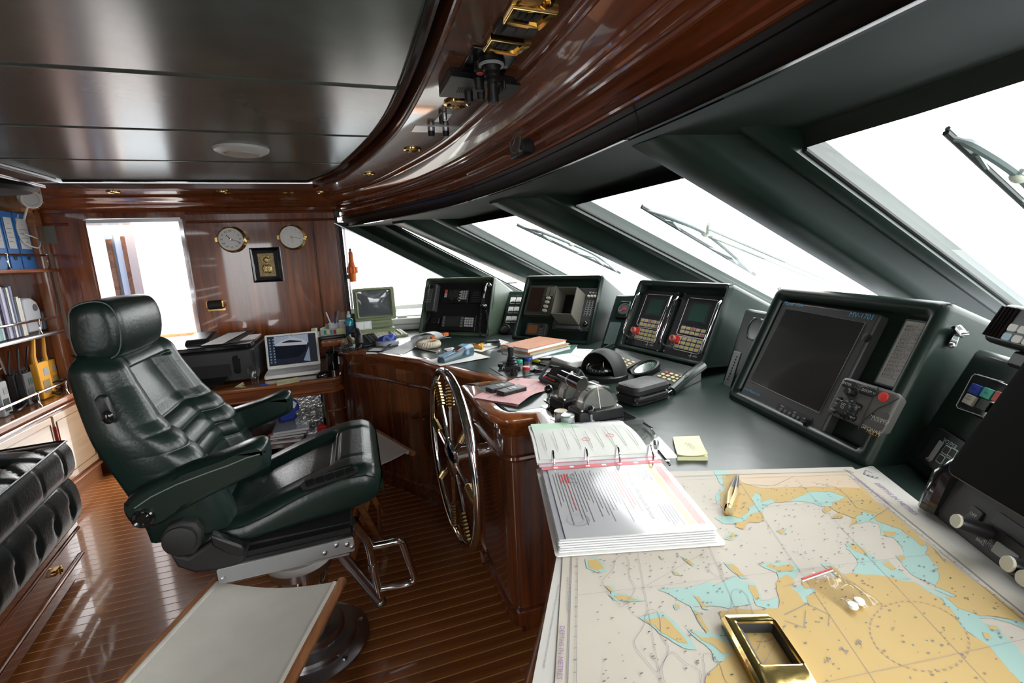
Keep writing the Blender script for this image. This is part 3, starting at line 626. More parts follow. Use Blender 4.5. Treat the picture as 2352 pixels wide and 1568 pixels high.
# ---------------------------------------------------------------- housing 3: engine panels
def engine(label, P, S, K1, K2, E, hl, hr, tx, grp):
    c = -.03
    t = dev('engine_panel', label, 'engine control panel', f3, Q6(*P), -.045, c, PANEL, bev=.002, r=.006)
    plate('screen_bezel', f3, [Z6(x+(x-sum(p[0] for p in S)/4)*.28, y+(y-sum(p[1] for p in S)/4)*.22) for x, y in S], c, c+.001, M('soft black', (.028,.028,.03), .5), t, bev=0, r=.003)
    plate('screen', f3, Q6(*S), c, c+.002, LCD, t, bev=0, r=.002)
    keys('key_base', f3, Q6(*K1), 5, 2, c, KEYG, t, gap=.18, th=.002); keys('key', f3, Q6(*K1), 5, 2, c+.002, KEYY, t, gap=.48, th=.0015, alt={(2,0):REDK,(4,1):REDK})
    keys('key_base', f3, Q6(*K2), 5, 3, c, KEYG, t, gap=.18, th=.002); keys('key', f3, Q6(*K2), 5, 3, c+.002, KEYY, t, gap=.45, th=.0015)
    a, b = f3.px(*Z6(*E), c+.02); o = obj('stop_guard', B().rbox(a-.019,b-.016,c,a+.021,b+.016,c+.014,.006,f3), RED, t, bev=.002)
    obj('stop_button', B().lathe([(.012,0),(.012,.014),(.009,.014),(.008,.006),(.001,.006)], f3.sub(a-.002, b, c+.014), 16), M('worn red', (.6,.2,.17), .35), o)
    txt('Emerg.\nStop', f3, *f3.px(E[0]/5.226+1340-1, E[1]/5.226+620+12, c), .008, INKW, t, c+.0006)
    for hh in (hl, hr):
        pts = [f3.p(*f3.px(*Z6(*hh[0]), c), c), f3.p(*f3.px(*Z6(*hh[1]), .012), .012), f3.p(*f3.px(*Z6(*hh[2]), .012), .012), f3.p(*f3.px(*Z6(*hh[3]), c), c)]
        d = [pts[0], pts[0]*.25+pts[1]*.75, pts[1]*.93+pts[2]*.07, pts[1]*.07+pts[2]*.93, pts[3]*.25+pts[2]*.75, pts[3]]
        obj('grab_handle', B().tube(d, .0048, 10), CHR, t)
    txt('mtu', f3, *f3.px(*Z6(*tx), c), .013, INKW, t, c+.0006)
    x0, y0 = f3.px(*Z6(tx[0]-55,tx[1]-6), c); obj('cross_mark', B().box(x0-.011,y0-.0006,c,x0+.009,y0+.0006,c+.0008,f3).box(x0-.0006,y0-.009,c,x0+.0006,y0+.013,c+.0008,f3), INKW, t)
    for k in ((P[0][0]+12,P[0][1]+8),(P[1][0]-12,P[1][1]+4),(P[2][0]-14,P[2][1]-22),(P[3][0]+8,P[3][1]-18)): knob('screw', f3, *Z6(*k), c, .0035, .0015, STEEL, t, 8)
    return t, c
tL, c = engine('left engine panel with green screen, yellow keys and steel handles', [(722,232),(1152,268),(902,988),(510,868)], [(825,345),(970,360),(910,545),(755,520)], [(712,600),(902,632),(885,680)], [(672,712),(858,750),(828,840)], (605,715), [(720,292),(655,275),(470,745),(540,800)], [(1095,320),(1055,316),(855,838),(915,890)], (818,900), 0)
for P in ([(775,288),(1050,305),(1030,350),(885,700),(655,660),(640,640),(765,300)],[(665,680),(890,715),(895,735),(850,870),(830,878),(620,822),(612,810),(660,685)]): line('white_outline', f3, Q6(*P), c+.0005, .0011, INKW, tL)
tR, c = engine('right engine panel with green screen, yellow keys and steel handles', [(1208,275),(1690,330),(1412,1122),(958,985)], [(1320,400),(1515,425),(1445,635),(1250,605)], [(1202,690),(1440,736),(1424,785)], [(1156,815),(1393,866),(1355,966)], (1075,815), [(1195,345),(1115,322),(917,850),(990,915)], [(1685,385),(1640,372),(1407,985),(1460,1020)], (1340,1035), 0)
for P in ([(1285,332),(1620,365),(1600,420),(1450,835),(1130,770),(1118,750),(1265,345)],[(1140,790),(1425,835),(1430,850),(1385,1000),(1365,1010),(1090,945),(1080,930),(1128,800)]): line('white_outline', f3, Q6(*P), c+.0005, .0011, INKW, tR)
# apron instruments
def apad(label, P, K):
    t = dev('keypad', label, 'keypad', fa, Q6(*P), 0, .004, PANEL, bev=.001, r=.003)
    keys('key', fa, Q6(*K), 4, 3, .004, M('pale yellow key', (.7,.6,.3), .5), t, gap=.4, th=.002, alt={(0,0):REDK}); txt('------', fa, *fa.px(*Z6(P[1][0]-120,P[1][1]-14), .004), .010, INKW, t, .0046)
apad('keypad on the apron half hidden by the compass hood', [(430,980),(708,1082),(492,1198),(240,1085)], [(415,1045),(600,1105),(520,1145)])
apad('keypad on the apron behind the zipped case', [(1000,1172),(1290,1262),(1070,1378),(820,1270)], [(1000,1228),(1182,1285),(1090,1332)])
a, c = fa.px(*Z6(745,1175), .006); t = thing('oval_gauge', 'oval black rimmed gauge let into the apron between the keypads', 'gauge', fa.p(a, c, 0))
obj('bezel', B().lathe([(.058,0),(.058,.012),(.050,.014),(.046,.008),(.001,.008)], Fr(fa.p(a, c, 0), fa.u, fa.v), 32), BLK, t); obj('face', B().lathe([(.045,.0085),(.001,.0085)], Fr(fa.p(a, c, 0), fa.u, fa.v), 24), LCD, t)
for k in range(7):
    g = math.radians(30+k*20); obj('tick', B().tube([fa.p(a+.03*math.cos(g), c+.03*math.sin(g), .0092), fa.p(a+.038*math.cos(g), c+.038*math.sin(g), .0092)], .0008, 4), INKW, t)
obj('needle', B().tube([fa.p(a-.028, c+.002, .0095), fa.p(a+.014, c-.012, .0095)], .0012, 4), INKW, t)
# ---------------------------------------------------------------- housing 4: monitor, chart plotter control, notice
Z3 = lambda x, y: (1500+x/2.7606, 600+y/2.7606)
def Q3(*p): return [Z3(*q) for q in p]
c4 = -.045
t = dev('flat_monitor', 'large dark flat monitor with blue lettering in the nearest housing', 'monitor', f4, Q3((838,240),(1442,345),(1040,1132),(528,862)), c4, -.012, M('monitor bezel', (.045,.045,.045), .42), bev=.006, r=.008)
plate('screen', f4, Q3((845,302),(1345,390),(1052,960),(615,755)), -.014, -.0112, SCR, t, bev=.0, r=.002)
line('screen_edge', f4, Q3((845,300),(1347,390),(1053,962),(613,755)), -.0115, .0012, MGR, t, True)
txt('Master View', f4, *f4.px(*Z3(892,272), -.012), .017, CYN, t, -.0112, shear=.2); txt('MV-1701', f4, *f4.px(*Z3(1322,347), -.012), .020, CYN, t, -.0112)
txt('www.Master.Ltd', f4, *f4.px(*Z3(626,825), -.012), .0115, CYN, t, -.0112)
plate('button_strip', f4, Q3((795,893),(1010,995),(985,1058),(775,950)), -.012, -.0105, BLK, t, bev=0, r=.004)
for x, y in ((810,938),(836,950),(863,963),(890,978),(918,992)): knob('button', f4, *Z3(x,y), -.0105, .0052, .002, MGR, t, 12)
knob('dial', f4, *Z3(960,1012), -.0105, .008, .01, BLK, t); txt('MENU', f4, *f4.px(*Z3(820,918), -.01), .006, INKW, t, -.0098); txt('SET', f4, *f4.px(*Z3(900,958), -.01), .006, INKW, t, -.0098)
knob('sensor', f4, *Z3(1352,484), -.012, .011, .004, BLK, t)
t = dev('plotter_keypad', 'grey plotter control unit with joystick, black dial and red button', 'control unit', f4, Q3((1212,728),(1572,838),(1430,1118),(1096,940)), c4, .002, M('plotter grey', (.12,.118,.112), .45), bev=.006, r=.012)
q = [(1243,778),(1360,822)]
for (x, y), wd in ((q[0], .019), (q[1], .021)):
    a, c = f4.px(*Z3(x,y), .006); obj('button', B().rbox(a-wd,c-.010,.002,a+wd,c+.010,.007,.008,f4), BLK, t, bev=.002)
txt('ENTER', f4, *f4.px(*Z3(1231,776), .007), .0085, INKW, t, .0076); txt('- ZOOM +', f4, *f4.px(*Z3(1357,822), .007), .009, INKW, t, .0076)
a, c = f4.px(*Z3(1266,838), .004); obj('joystick_cup', B().lathe([(.016,0),(.015,.003),(.013,-.002),(.001,-.002)], f4.sub(a, c, .0025)), DGR, t); obj('joystick', B().lathe([(.008,0),(.006,.012),(.009,.018),(.007,.022),(.001,.022)], f4.sub(a, c, .002), 14), BLK, t)
a, c = f4.px(*Z3(1216,930), .015)
obj('dial', B().loft([[f4.p(a + r*(1+.05*math.cos(16*g))*math.cos(g), c + r*(1+.05*math.cos(16*g))*math.sin(g), h) for g in [k*math.pi/32 for k in range(64)]] for r, h in ((.024,.002),(.024,.006),(.020,.010),(.019,.020),(.016,.023))]), BLK, t)
txt('GO\nTO', f4, a, c+.003, .008, INKW, t, .0237)
for x, y, s in ((1179,876,'INFO'),(1147,940,'ROUTE'),(1302,923,'CLR'),(1267,992,'EXIT')): o = knob('button', f4, *Z3(x,y), .002, .0085, .004, BLK, t); txt(s, f4, *f4.px(*Z3(x,y), .007), .0062, INKW, t, .0076)
txt('MODE', f4, *f4.px(*Z3(1168,900), .003), .0055, INKW, t, .0026)
knob('power_button', f4, *Z3(1458,858), .002, .011, .004, M('bright red', (.75,.05,.04), .35), t)
line('groove', f4, Q3((1430,795),(1300,1058)), .002, .0012, DGR, t); line('curve_groove', f4, Q3((1560,868),(1490,905),(1430,930),(1390,962),(1345,1000),(1318,1050)), .002, .0014, BLM, t)
plate('card_door', f4, Q3((1420,935),(1520,965),(1440,1085),(1365,1045)), .002, .0032, M('card door grey', (.10,.098,.094), .45), t, bev=.0006, r=.01)
plate('card_latch', f4, Q3((1392,960),(1405,966),(1385,998),(1372,990)), .002, .0036, BLK, t, bev=0, r=.001)
txt('NAVIONICS', f4, *f4.px(*Z3(1438,1000), .003), .0085, INKW, t, .0038); txt('C H A R T S', f4, *f4.px(*Z3(1432,1014), .003), .0075, INKW, t, .0038)
txt('GEONAV', f4, *f4.px(*Z3(1378,1066), .003), .0125, INKW, t, .0026, shear=.1); txt('MULTY', f4, *f4.px(*Z3(1392,1090), .003), .011, M('yellow print', (.8,.5,.05), .5), t, .0026, shear=.3)
# Greek channel list
t = dev('notice_sheet', 'printed channel list stuck at the right of the big monitor', 'notice', f4, Q3((1600,352),(1822,405),(1592,828),(1408,772)), c4, c4+.0025, M('clear backing', (.2,.26,.24), .3), 'backing', bev=0, r=.002)
plate('paper', f4, Q3((1608,366),(1822,418),(1590,818),(1418,762)), c4+.002, c4+.0031, PAP, t, bev=0, r=.001)
a0, b0, a1, b1 = f4.rect(Q3((1608,366),(1822,418),(1590,818),(1418,762)), c4+.003)
rows = ['ΚΑΝΑΛΙ 16','Συνεχης ακροαση (Πρωτευον κινδυνου)','ΚΑΝΑΛΙΑ','1.2.3.4.5.21.22.23.24.25.26.27.28','63.64.65.66.87.88','Ραδιοτηλεφωνικη ακτης δημοσια','Ελλας Ραδιο. Η επικοινωνια ship','ΚΑΝΑΛΙ 6','Υπηρεσιες λιμενος','ΚΑΝΑΛΙ 7','Παραλιακο Λιμενικο','ΚΑΝΑΛΙΑ 12.14','Επικοινωνιες Πλοιων Πειραιως','ΚΑΝΑΛΙ 13','Επικοινωνια ασφαλειας ναυσιπλοιας','ΚΑΝΑΛΙΑ 15.17','Ενδοεπικοινωνια εμπορικων','ΚΑΝΑΛΙ 18','Λιμεναρχεια Ιονιου Πελαγους','ΚΑΝΑΛΙ 19','Λιμεναρχεια Αιγαιου','ΚΑΝΑΛΙ 20','Αρχηγειο Λιμενικου','ΚΑΝΑΛΙΑ 76.77','ΚΑΝΑΛΙ 70','Συστημα G.M.D.S.S.','ΚΑΝΑΛΙ 80','Δελτιο καιρου']
for k, s in enumerate(rows): txt(s, f4, a0+.006, b1-.012-k*(b1-b0-.025)/len(rows), .0058, INK if s.startswith('Κ') else INKG, t, c4+.0037, 'LEFT', .95, maxw=a1-a0-.012)
# bottle opener on the side of housing 4
fs = Fr(f4.p(f4.w,0,0), -f4.n - V((0,0,-f4.n.z)), V((0,0,1))); fs = Fr(f4.p(f4.w,0,-.022), f4.fw, V((0,0,1)))
a, c = fs.px(2206,772); t = thing('bottle_opener', 'steel bottle opener screwed to the side of the nearest housing', 'bottle opener', fs.p(a, c-.03, 0))
def sp(x, y, d): return fs.p(*fs.px(x, y, d), d)
obj('base_plate', B().loft([[sp(2178,790,.001),sp(2196,798,.001),sp(2205,772,.001),sp(2192,765,.001)],[sp(2178,790,.008),sp(2196,798,.008),sp(2205,772,.012),sp(2192,765,.012)]]), CHR, t, bev=.002)
obj('opener_hood', B().loft([[sp(2190,758,.002),sp(2208,748,.002),sp(2220,760,.002),sp(2214,778,.002),sp(2200,775,.002)],[sp(2188,752,.03),sp(2206,744,.03),sp(2222,762,.03),sp(2214,776,.022),sp(2198,772,.022)]]), CHR, t, bev=.003)
obj('opener_tooth', B().tube([sp(2190,752,.032),sp(2203,768,.026),sp(2224,766,.032)], .004, 8), CHR, t)
obj('screw', B().ball(sp(2186,793,.009), .006), STEEL, t)
# ================================================================ captain's chair
def ip(x, xs, ys): return float(np.interp(x, xs, ys))
def sm(a, b, x): t = max(0, min(1, (x-a)/(b-a))); return t*t*(3-2*t)
ch = thing('helm_chair', 'reclined dark green leather helm chair on a steel pedestal', 'chair', (-.32,1.65,FL))
YC = 1.685
def superring(y0, y1, xr, xfun, n=56, r=.045):
    pts = []
    for i in range(n+1):
        t = -1 + 2*i/n; y = YC + t*(y1-y0)/2 + (y0+y1)/2 - YC
        e = min(1, (1-abs(t))*(y1-y0)/2/r); rd = r*(1-math.sqrt(max(0, 1-(1-e)**2)))
        pts.append((y, xfun(t) - rd))
    for i in range(n+1):
        t = 1 - 2*i/n; y = (y0+y1)/2 + t*(y1-y0)/2
        e = min(1, (1-abs(t))*(y1-y0)/2/r); rd = r*.5*(1-math.sqrt(max(0, 1-(1-e)**2)))
        pts.append((y, xr + rd))
    return pts
zf = [-.74,-.70,-.62,-.53,-.46,-.40,-.30,-.21,-.20]; xf = [-.40,-.405,-.425,-.450,-.490,-.530,-.572,-.600,-.602]
zr = [-.74,-.70,-.591,-.525,-.412,-.332,-.268,-.2]; xr_ = [-.60,-.605,-.627,-.641,-.664,-.682,-.692,-.69]
rings = []; NS = 190
for k in range(NS+1):
    z = -.735 + (.527)*k/NS
    hw = .262 - .03*sm(-.45,-.25,z); e = max(0, (z+.258)/.05)
    if e > 0: hw -= .05*(1-math.sqrt(max(0, 1-min(1,e)**2)))
    sh = -.012 - .024*sm(-.65,-.4,z); xF, xR = ip(z, zf, xf) + sh, ip(z, zr, xr_) + sh
    if e > 0: d = .045*(1-math.sqrt(max(0,1-min(1,e)**2))); xF -= d; xR += d*.6
    fold = 0
    if -.585 < z < -.435: fold = .011*(abs(math.sin((z+.435)/.05*math.pi))**.55) - .004
    else: fold = -.004*math.exp(-((z+(.435 if z > -.5 else .585))/.006)**2)
    def xfun(t, xF=xF, z=z, fold=fold):
        a = abs(t); inner = 1 - sm(.49,.57,a)
        rec = inner*(.042*sm(-.262,-.275,z))
        groove = -.006*math.exp(-((a-.575)/.016)**2) - (.008*math.exp(-((z+.268)/.005)**2) if a < .62 else 0)
        bol = .012*math.exp(-((a-.78)/.16)**2)
        sag = 0 if a > .575 else fold
        skew = fold*.6 if a > .575 else 0
        return xF - rec + groove + bol + skew + sag
    rings.append([V((x, y, z)) for y, x in superring(YC-hw, YC+hw, xR, xfun)])
obj('backrest', B().loft(rings), LCH, ch, ang=60)
# headrest
hp0 = [(-.722,-.130),(-.714,-.090),(-.690,-.073),(-.650,-.068),(-.622,-.082),(-.609,-.12),(-.610,-.175),(-.624,-.215),(-.655,-.230),(-.700,-.231),(-.720,-.212),(-.726,-.17)]
hq = [(q.x*.97-.0125, q.y) for q in cr([(a, b, 0) for a, b in hp0], 6, True)]; cxh, czh = -.658, -.15
rings = [[V((cxh+(x-cxh)*s, y, czh+(z-czh)*s)) for x, z in hq] for y, s in ((1.488,.55),(1.492,.80),(1.498,.91),(1.508,.985),(1.53,1.0),(1.64,1.03),(1.755,1.0),(1.78,.98),(1.795,.91),(1.803,.8),(1.806,.5))]
hr = obj('headrest', B().loft(rings), LCH, ch, ang=70)
obj('piping', B().tube([V((cxh+(x-cxh)*.955, 1.5015, czh+(z-czh)*.955)) for x, z in hq], .003, 6, True), LCH, hr)
for y in (1.58,1.76): obj('headrest_post', B().tube([(-.665,y,-.19),(-.66,y,-.26)], .009), BLK, ch)
# seat
xs = [-.52,-.436,-.369,-.273,-.199,-.12,-.075,-.03,-.001,.015,.022]; zt = [-.725,-.725,-.715,-.678,-.652,-.632,-.624,-.624,-.636,-.662,-.69]
xb = [-.52,-.44,-.382,-.216,-.091,-.03,.002,.022]; zb = [-.80,-.815,-.80,-.777,-.764,-.752,-.737,-.70]
rings = []
for k in range(121):
    x = -.515 + .537*k/120; T, Bt = ip(x, xs, zt), ip(x, xb, zb); hw = .262 - .06*(1-math.sqrt(max(0, 1-max(0,(x+.03)/.055)**2)))*.8
    def zfun(t, T=T, x=x):
        a = abs(t); inner = 1 - sm(.44,.66,a)
        rec = inner*(.026*(1-sm(-.14,-.115,x)) + .004)
        gr = -.008*math.exp(-((a-.52)/.02)**2)*(1-sm(-.06,0,x)) - (.010*math.exp(-((x+.115)/.006)**2) if a < .5 else 0)
        return T - rec + gr
    rings.append([V((x, y, z)) for y, z in superring(YC-hw, YC+hw, Bt, zfun, r=.05)])
se = obj('seat', B().loft(rings), LCH, ch, ang=60)
# stitching along the side of the seat and back
def edge_y(z): return YC - .264
obj('stitching', B().tube([(x, 1.418, z) for x, z in ((-.44,-.735),(-.38,-.735),(-.31,-.715),(-.24,-.685),(-.18,-.665),(-.10,-.645),(-.03,-.645),(.005,-.66))], .002, 5), LCH, se)
# armrests
arm = [(-.627,-.605),(-.612,-.575),(-.56,-.548),(-.503,-.528),(-.42,-.508),(-.377,-.498),(-.33,-.483),(-.30,-.478),(-.283,-.484),(-.278,-.50),(-.281,-.545),(-.295,-.562),(-.345,-.580),(-.412,-.602),(-.52,-.645),(-.553,-.664),(-.592,-.666),(-.618,-.645)]
aq = [(q.x, q.y) for q in cr([(a, b, 0) for a, b in arm], 3, True)]
def armrest(y0, y1):
    ca, cb_ = -.45, -.56; rings = []
    for y, s in ((y0,.0),(y0+.001,.012),(y0+.006,.004),(y0+.016,0),((y0+y1)/2,-.003),(y1-.016,0),(y1-.006,.004),(y1,.013)):
        rings.append([V((x + (.5*s if x < -.5 else -s), y, z - s*(1.1 if z > -.55+ (x+.45)*.25 else -1.1))) for x, z in aq])
    rings[0] = [V((p.x, y0, p.z)) for p in rings[1]]
    return B().loft(rings)
for y0, y1 in ((1.374,1.458),(1.895,1.975)):
    a = obj('armrest', armrest(y0, y1), LCH, ch, ang=60)
    if y0 < 1.5:
        obj('stitching', B().tube([(x, y0-.0005, z-.016) for x, z in ((-.60,-.585),(-.56,-.562),(-.5,-.540),(-.42,-.520),(-.377,-.511),(-.33,-.497),(-.295,-.492))], .0016, 5), STIT, a)
        obj('hinge_cap', B().lathe([(.026,-.001),(.026,.006),(.022,.009),(.016,.005),(.012,.009),(.001,.009)], Fr((-.585,y0,-.632),(1,0,0),(0,0,1)), 20), BLG, a)
# recline latch on the side of the back
fsd = Fr((0,1.428,0),(1,0,0),(0,0,1))
def sd(x, y, d=0): return fsd.p(*fsd.px(x, y), d)
b = B(); P = [sd(x, y) for x, y in ((219,918),(225,909),(236,908),(244,912),(264,952),(266,960),(260,966),(246,967),(238,958),(226,935))]
lt = obj('recline_latch', b.loft([[p+V((0,.01,0)) for p in P],[p+V((0,-.006,0)) for p in P],[p*.2+(sum(P,V())/len(P))*.8*1.0+V((0,-.009,0)) if 0 else p*.85+(sum(P,V())/len(P))*.15+V((0,-.009,0)) for p in P]]), BLK, ch)
obj('latch_grip', B().ball(sd(253,955,.012), .013, sc=(1,.7,1.4)), BLG, lt)
# black plastic recliner covers
def cov(P, y0, y1, bev=.006): 
    q = [fsd.px(x, y) for x, y in P]; q = [(a*1.0, b_) for a, b_ in q]
    return B().loft([[V((a, y1, b_)) for a, b_ in q], [V((a, y0, b_)) for a, b_ in q]])
o = obj('recliner_cover', cov([(375,1225),(392,1195),(425,1183),(455,1188),(470,1205),(470,1235),(455,1258),(420,1265),(390,1255)], 1.392, 1.46), BLM, ch, bev=.008)
obj('recliner_disc', B().lathe([(.040,0),(.040,.008),(.036,.010),(.001,.010)], Fr(sd(423,1224,.036),(1,0,0),(0,0,1)), 24), BLM, o)
obj('recliner_cover', cov([(395,1258),(440,1268),(480,1240),(500,1226),(555,1240),(573,1252),(568,1278),(520,1295),(455,1303),(415,1290)], 1.40, 1.47), BLM, ch, bev=.008)
obj('lever', cov([(490,1210),(508,1216),(560,1236),(572,1248),(562,1262),(530,1255),(495,1236)], 1.388, 1.42), BLK, ch, bev=.006)
# switch panel on the near bolster
sw = [sd(x, y, .0) for x, y in ((688,1118),(705,1100),(805,1073),(822,1076),(824,1085),(810,1094),(712,1127),(695,1128))]
sw = [V((p.x, 1.432, p.z)) for p in sw]
o = obj('seat_switches', B().loft([[p+V((0,.02,-.03)) for p in sw],[p+V((0,-.006,.006)) for p in sw]]), BLK, ch, bev=.002)
for k in range(5):
    p = sw[0]*(.82-.17*k) + sw[3]*(.18+.17*k) + V((0,-.004,.004)); obj('switch', B().rbox(-.012,-.012,0,.012,.012,.009,.003,Fr(p,(1,0,.22),(0,.75,.6))), BLG, o)
# slide rails and side plate
rl = Fr((-.27,1.42,-.852),(1,0,.022),(-.022,0,1))
for y in (1.40,1.93):
    f_ = Fr((-.268,y,-.856),(1,0,.022),(-.022,0,1),(0,-1,0))
    p_ = obj('side_plate', B().rbox(-.185,-.024,-.006,.185,.022,.002,.006,f_), M('grey alloy',(.42,.43,.44),.35,.6), ch, bev=.001)
    obj('slide_rail', B().box(-.20,.010,-.05,.185,.034,-.004,f_), BLG, ch); obj('slide_rail', B().box(-.19,.034,-.045,.18,.05,-.01,f_), BLK, ch)
    if y < 1.5:
        for a, c in ((-.172,-.008),(.10,-.004),(.135,.012),(.165,.006),(.178,-.006)): obj('bolt', B().lathe([(.007,0),(.007,.007),(.003,.009),(.001,.009)], f_.sub(a, c, .002), 6), STEEL, p_)
obj('seat_frame', B().box(-.45,1.44,-.84,-.09,1.90,-.80), BLM, ch)
obj('cross_plate', B().box(-.44,1.40,-.886,-.10,1.94,-.880), M('alloy plate', (.5,.5,.5), .35, .7), ch)
# pedestal
PX, PY = -.275, 1.63
fp = Fr((PX,PY,0),(1,0,0),(0,1,0))
o = obj('swivel_plate', B().lathe([(.03,-.975),(.105,-.975),(.108,-.98),(.108,-1.0),(.10,-1.005),(.05,-1.005)], fp, 40), WHT, ch)
obj('swivel_ring', B().lathe([(.10,-1.005),(.10,-1.03),(.06,-1.035)], fp, 40), STEEL, ch)
obj('column', B().lathe([(.05,-.88),(.05,-.98),(.072,-1.03),(.072,-1.08),(.078,-1.08),(.078,-1.12),(.066,-1.12),(.066,-1.27)], fp, 32), CHR, ch)
obj('base_flange', B().lathe([(.078,-1.25),(.11,-1.262),(.115,-1.275),(.115,-1.29),(.15,-1.30),(.155,-1.31),(.155,-1.325),(.185,-1.332),(.195,-1.337),(.195,FL)], fp, 48), STEEL, ch, ang=25)
for k in range(6): obj('bolt', B().lathe([(.009,0),(.008,.007),(.001,.008)], Fr((PX+.172*math.cos(k*1.047+.2),PY+.172*math.sin(k*1.047+.2),-1.33),(1,0,0),(0,1,0)), 8), CHR, ch)
# foot rest of bent tube
ft = thing  # (foot rest is part of the chair)
fy = 1.66
main = [(-.10,fy-.2,-.868),(-.06,fy-.12,-.95),(-.045,fy-.06,-1.02),(-.035,fy-.04,-1.10),(-.02,fy-.04,-1.22)]
def yx(x, y, Y): return ay(x, y, Y)
Yf = 1.60
fr_ = obj('foot_rest', B().tube([yx(812,1195,1.50), yx(842,1238,1.57), yx(850,1262,Yf), yx(862,1320,Yf), yx(873,1372,Yf)], .015, 12), CHR, ch)
lp = [yx(853,1255,Yf), yx(885,1249,Yf), yx(915,1243,Yf), yx(926,1250,Yf), yx(940,1290,Yf), yx(951,1322,Yf), yx(949,1334,Yf), yx(932,1342,Yf), yx(900,1347,Yf), yx(872,1352,Yf)]
obj('foot_loop', B().tube(cr(lp, 4), .0135, 12), CHR, fr_)
obj('foot_strut', B().tube([yx(778,1265,1.60), yx(875,1382,1.60)], .018, 14), STEEL, ch); obj('strut_cap', B().ball(yx(875,1382,1.60), .021), STEEL, ch)
for x, y in ((848,1252),(858,1300)): obj('clamp', B().tube([yx(x-1,y-6,Yf), yx(x+1,y+8,Yf)], .0185, 12), CHR, fr_)
# ================================================================ steering wheel
WN = V((-1,-.05,.012)).normalized(); WO_ = V((.262,1.527,-.683)); 
fw_ = Fr(WO_, WN.cross(V((0,0,1))), V((0,0,1))); fw_ = Fr(WO_, fw_.u*1, fw_.v); 
wh = thing('steering_wheel', 'large polished steel steering wheel with rope bound brass spokes', 'steering wheel', (WO_.x+.06,WO_.y,WO_.z))
R = .298
obj('rim', B().tube([fw_.p(R*math.cos(g), R*math.sin(g), 0) for g in [k*2*math.pi/64 for k in range(64)]], .0155, 14, True), CHR, wh)
sg = 1 if fw_.n.x < 0 else -1
obj('hub', B().lathe([(.001,.022*sg),(.035,.022*sg),(.06,.012*sg),(.064,.004*sg),(.064,-.006*sg),(.03,-.012*sg),(.03,-.02*sg)], fw_, 32), CHR, wh)
obj('hub_ring', B().tube([fw_.p(.062*math.cos(g), .062*math.sin(g), .004*sg) for g in [k*2*math.pi/32 for k in range(32)]], .009, 8, True), CHR, wh)
obj('shaft', B().lathe([(.028,-.01*sg),(.028,-.06*sg),(.042,-.062*sg),(.042,-.085*sg),(.026,-.09*sg),(.026,-.17*sg),(.05,-.172*sg),(.05,-.185*sg)], fw_, 24), CHR, wh)
for k in range(8):
    g = k*math.pi/4 + .13; u = fw_.u*math.cos(g) + fw_.v*math.sin(g)
    s_ = obj('spoke', B().tube([WO_ + u*.04, WO_ + u*.2, WO_ + u*(R-.008)], [.0085,.0075,.0075], 10), CHR, wh)
    for i in range(8):
        r0 = .195 + i*.0115; obj('rope_turn', B().tube([WO_ + u*r0 + (V((0,0,1)).cross(u).normalized()*math.cos(q) + u.cross(V((0,0,1)).cross(u).normalized())*math.sin(q))*.0105 for q in [j*math.pi/4 for j in range(8)]], .0052, 6, True), RBR, s_)
# ================================================================ canvas stools
def stool(name, label, P, zs, hgt, m=CANV, ang=0):
    c = sum(P, V())/4; t = thing(name, label, 'stool', (c.x,c.y,FL), None)
    A, Bq, Cc, D = P      # A-B far edge, D-C near edge; canvas sags between the bars A-D and B-C
    n = 14
    def fn(i, j):
        l = A + (D-A)*j; r = Bq + (Cc-Bq)*j; p = l + (r-l)*i; p = V(p); p.z -= .022*math.sin(math.pi*i)*(1-.1*math.cos(6.28*j)); return p
    b = B(); b.grid(fn, n, 8); o = obj('canvas_seat', b, m, t, ang=80, solid=.003)
    for l, r in ((A,D),(Bq,Cc)): 
        e = (r-l).normalized(); obj('canvas_hem', B().tube([l+V((0,0,-.004)), r+V((0,0,-.004))], .010, 10), m, t); o_ = (Bq-A).normalized()*(.016 if l is Bq else -.016); obj('seat_bar', B().tube([l-e*.018+o_+V((0,0,-.008)), r+e*.018+o_+V((0,0,-.008))], .0135, 10), WO, t)
    ux = (Bq-A).normalized(); wd = (Bq-A).length; dy = (D-A).normalized(); ln = (D-A).length
    for f_ in (.12, .88):
        for s0, s1, k in ((0,1,0),(1,0,1)):
            top = A + ux*wd*s0 + dy*(ln*f_ + (.0 if k else .028)); bot = A + ux*wd*s1 + dy*(ln*f_ + (.0 if k else .028)); bot = V((bot.x,bot.y,FL+.008)); top = top + V((0,0,-.01))
            d = (bot-top).normalized(); s_ = dy; e = d.cross(s_)
            obj('leg', B().loft([[top+e*.014+s_*.010, top+e*.014-s_*.010, top-e*.014-s_*.010, top-e*.014+s_*.010],[bot+e*.014+s_*.010, bot+e*.014-s_*.010, bot-e*.014-s_*.010, bot-e*.014+s_*.010]]), WO, t, bev=.003)
    for s0 in (.12,.88):
        q0 = A + ux*wd*s0 + dy*ln*.1; q1 = A + ux*wd*s0 + dy*ln*.9; z = FL+.07; obj('stretcher', B().tube([V((q0.x,q0.y,z)), V((q1.x,q1.y,z))], .010, 8), WO, t)
    return t
zs = -.90
stool('folding_stool', 'folding stool with grey canvas seat in the foreground beside the chair pedestal', [az(500,1338,zs), az(768,1338,zs), az(640,1575,zs), az(262,1600,zs)], zs, .45)
s2 = az(938,1036,zs)
stool('folding_stool', 'folding canvas stool standing behind the helm chair against the console', [V((-.13,2.47,zs)), V((.02,2.50,zs)) , az(937,1037,zs), az(855,1072,zs)+V((-.13,-.02,0))], zs, .45, M('white canvas', (.6,.57,.52), .85, bump=.1, bscale=400))
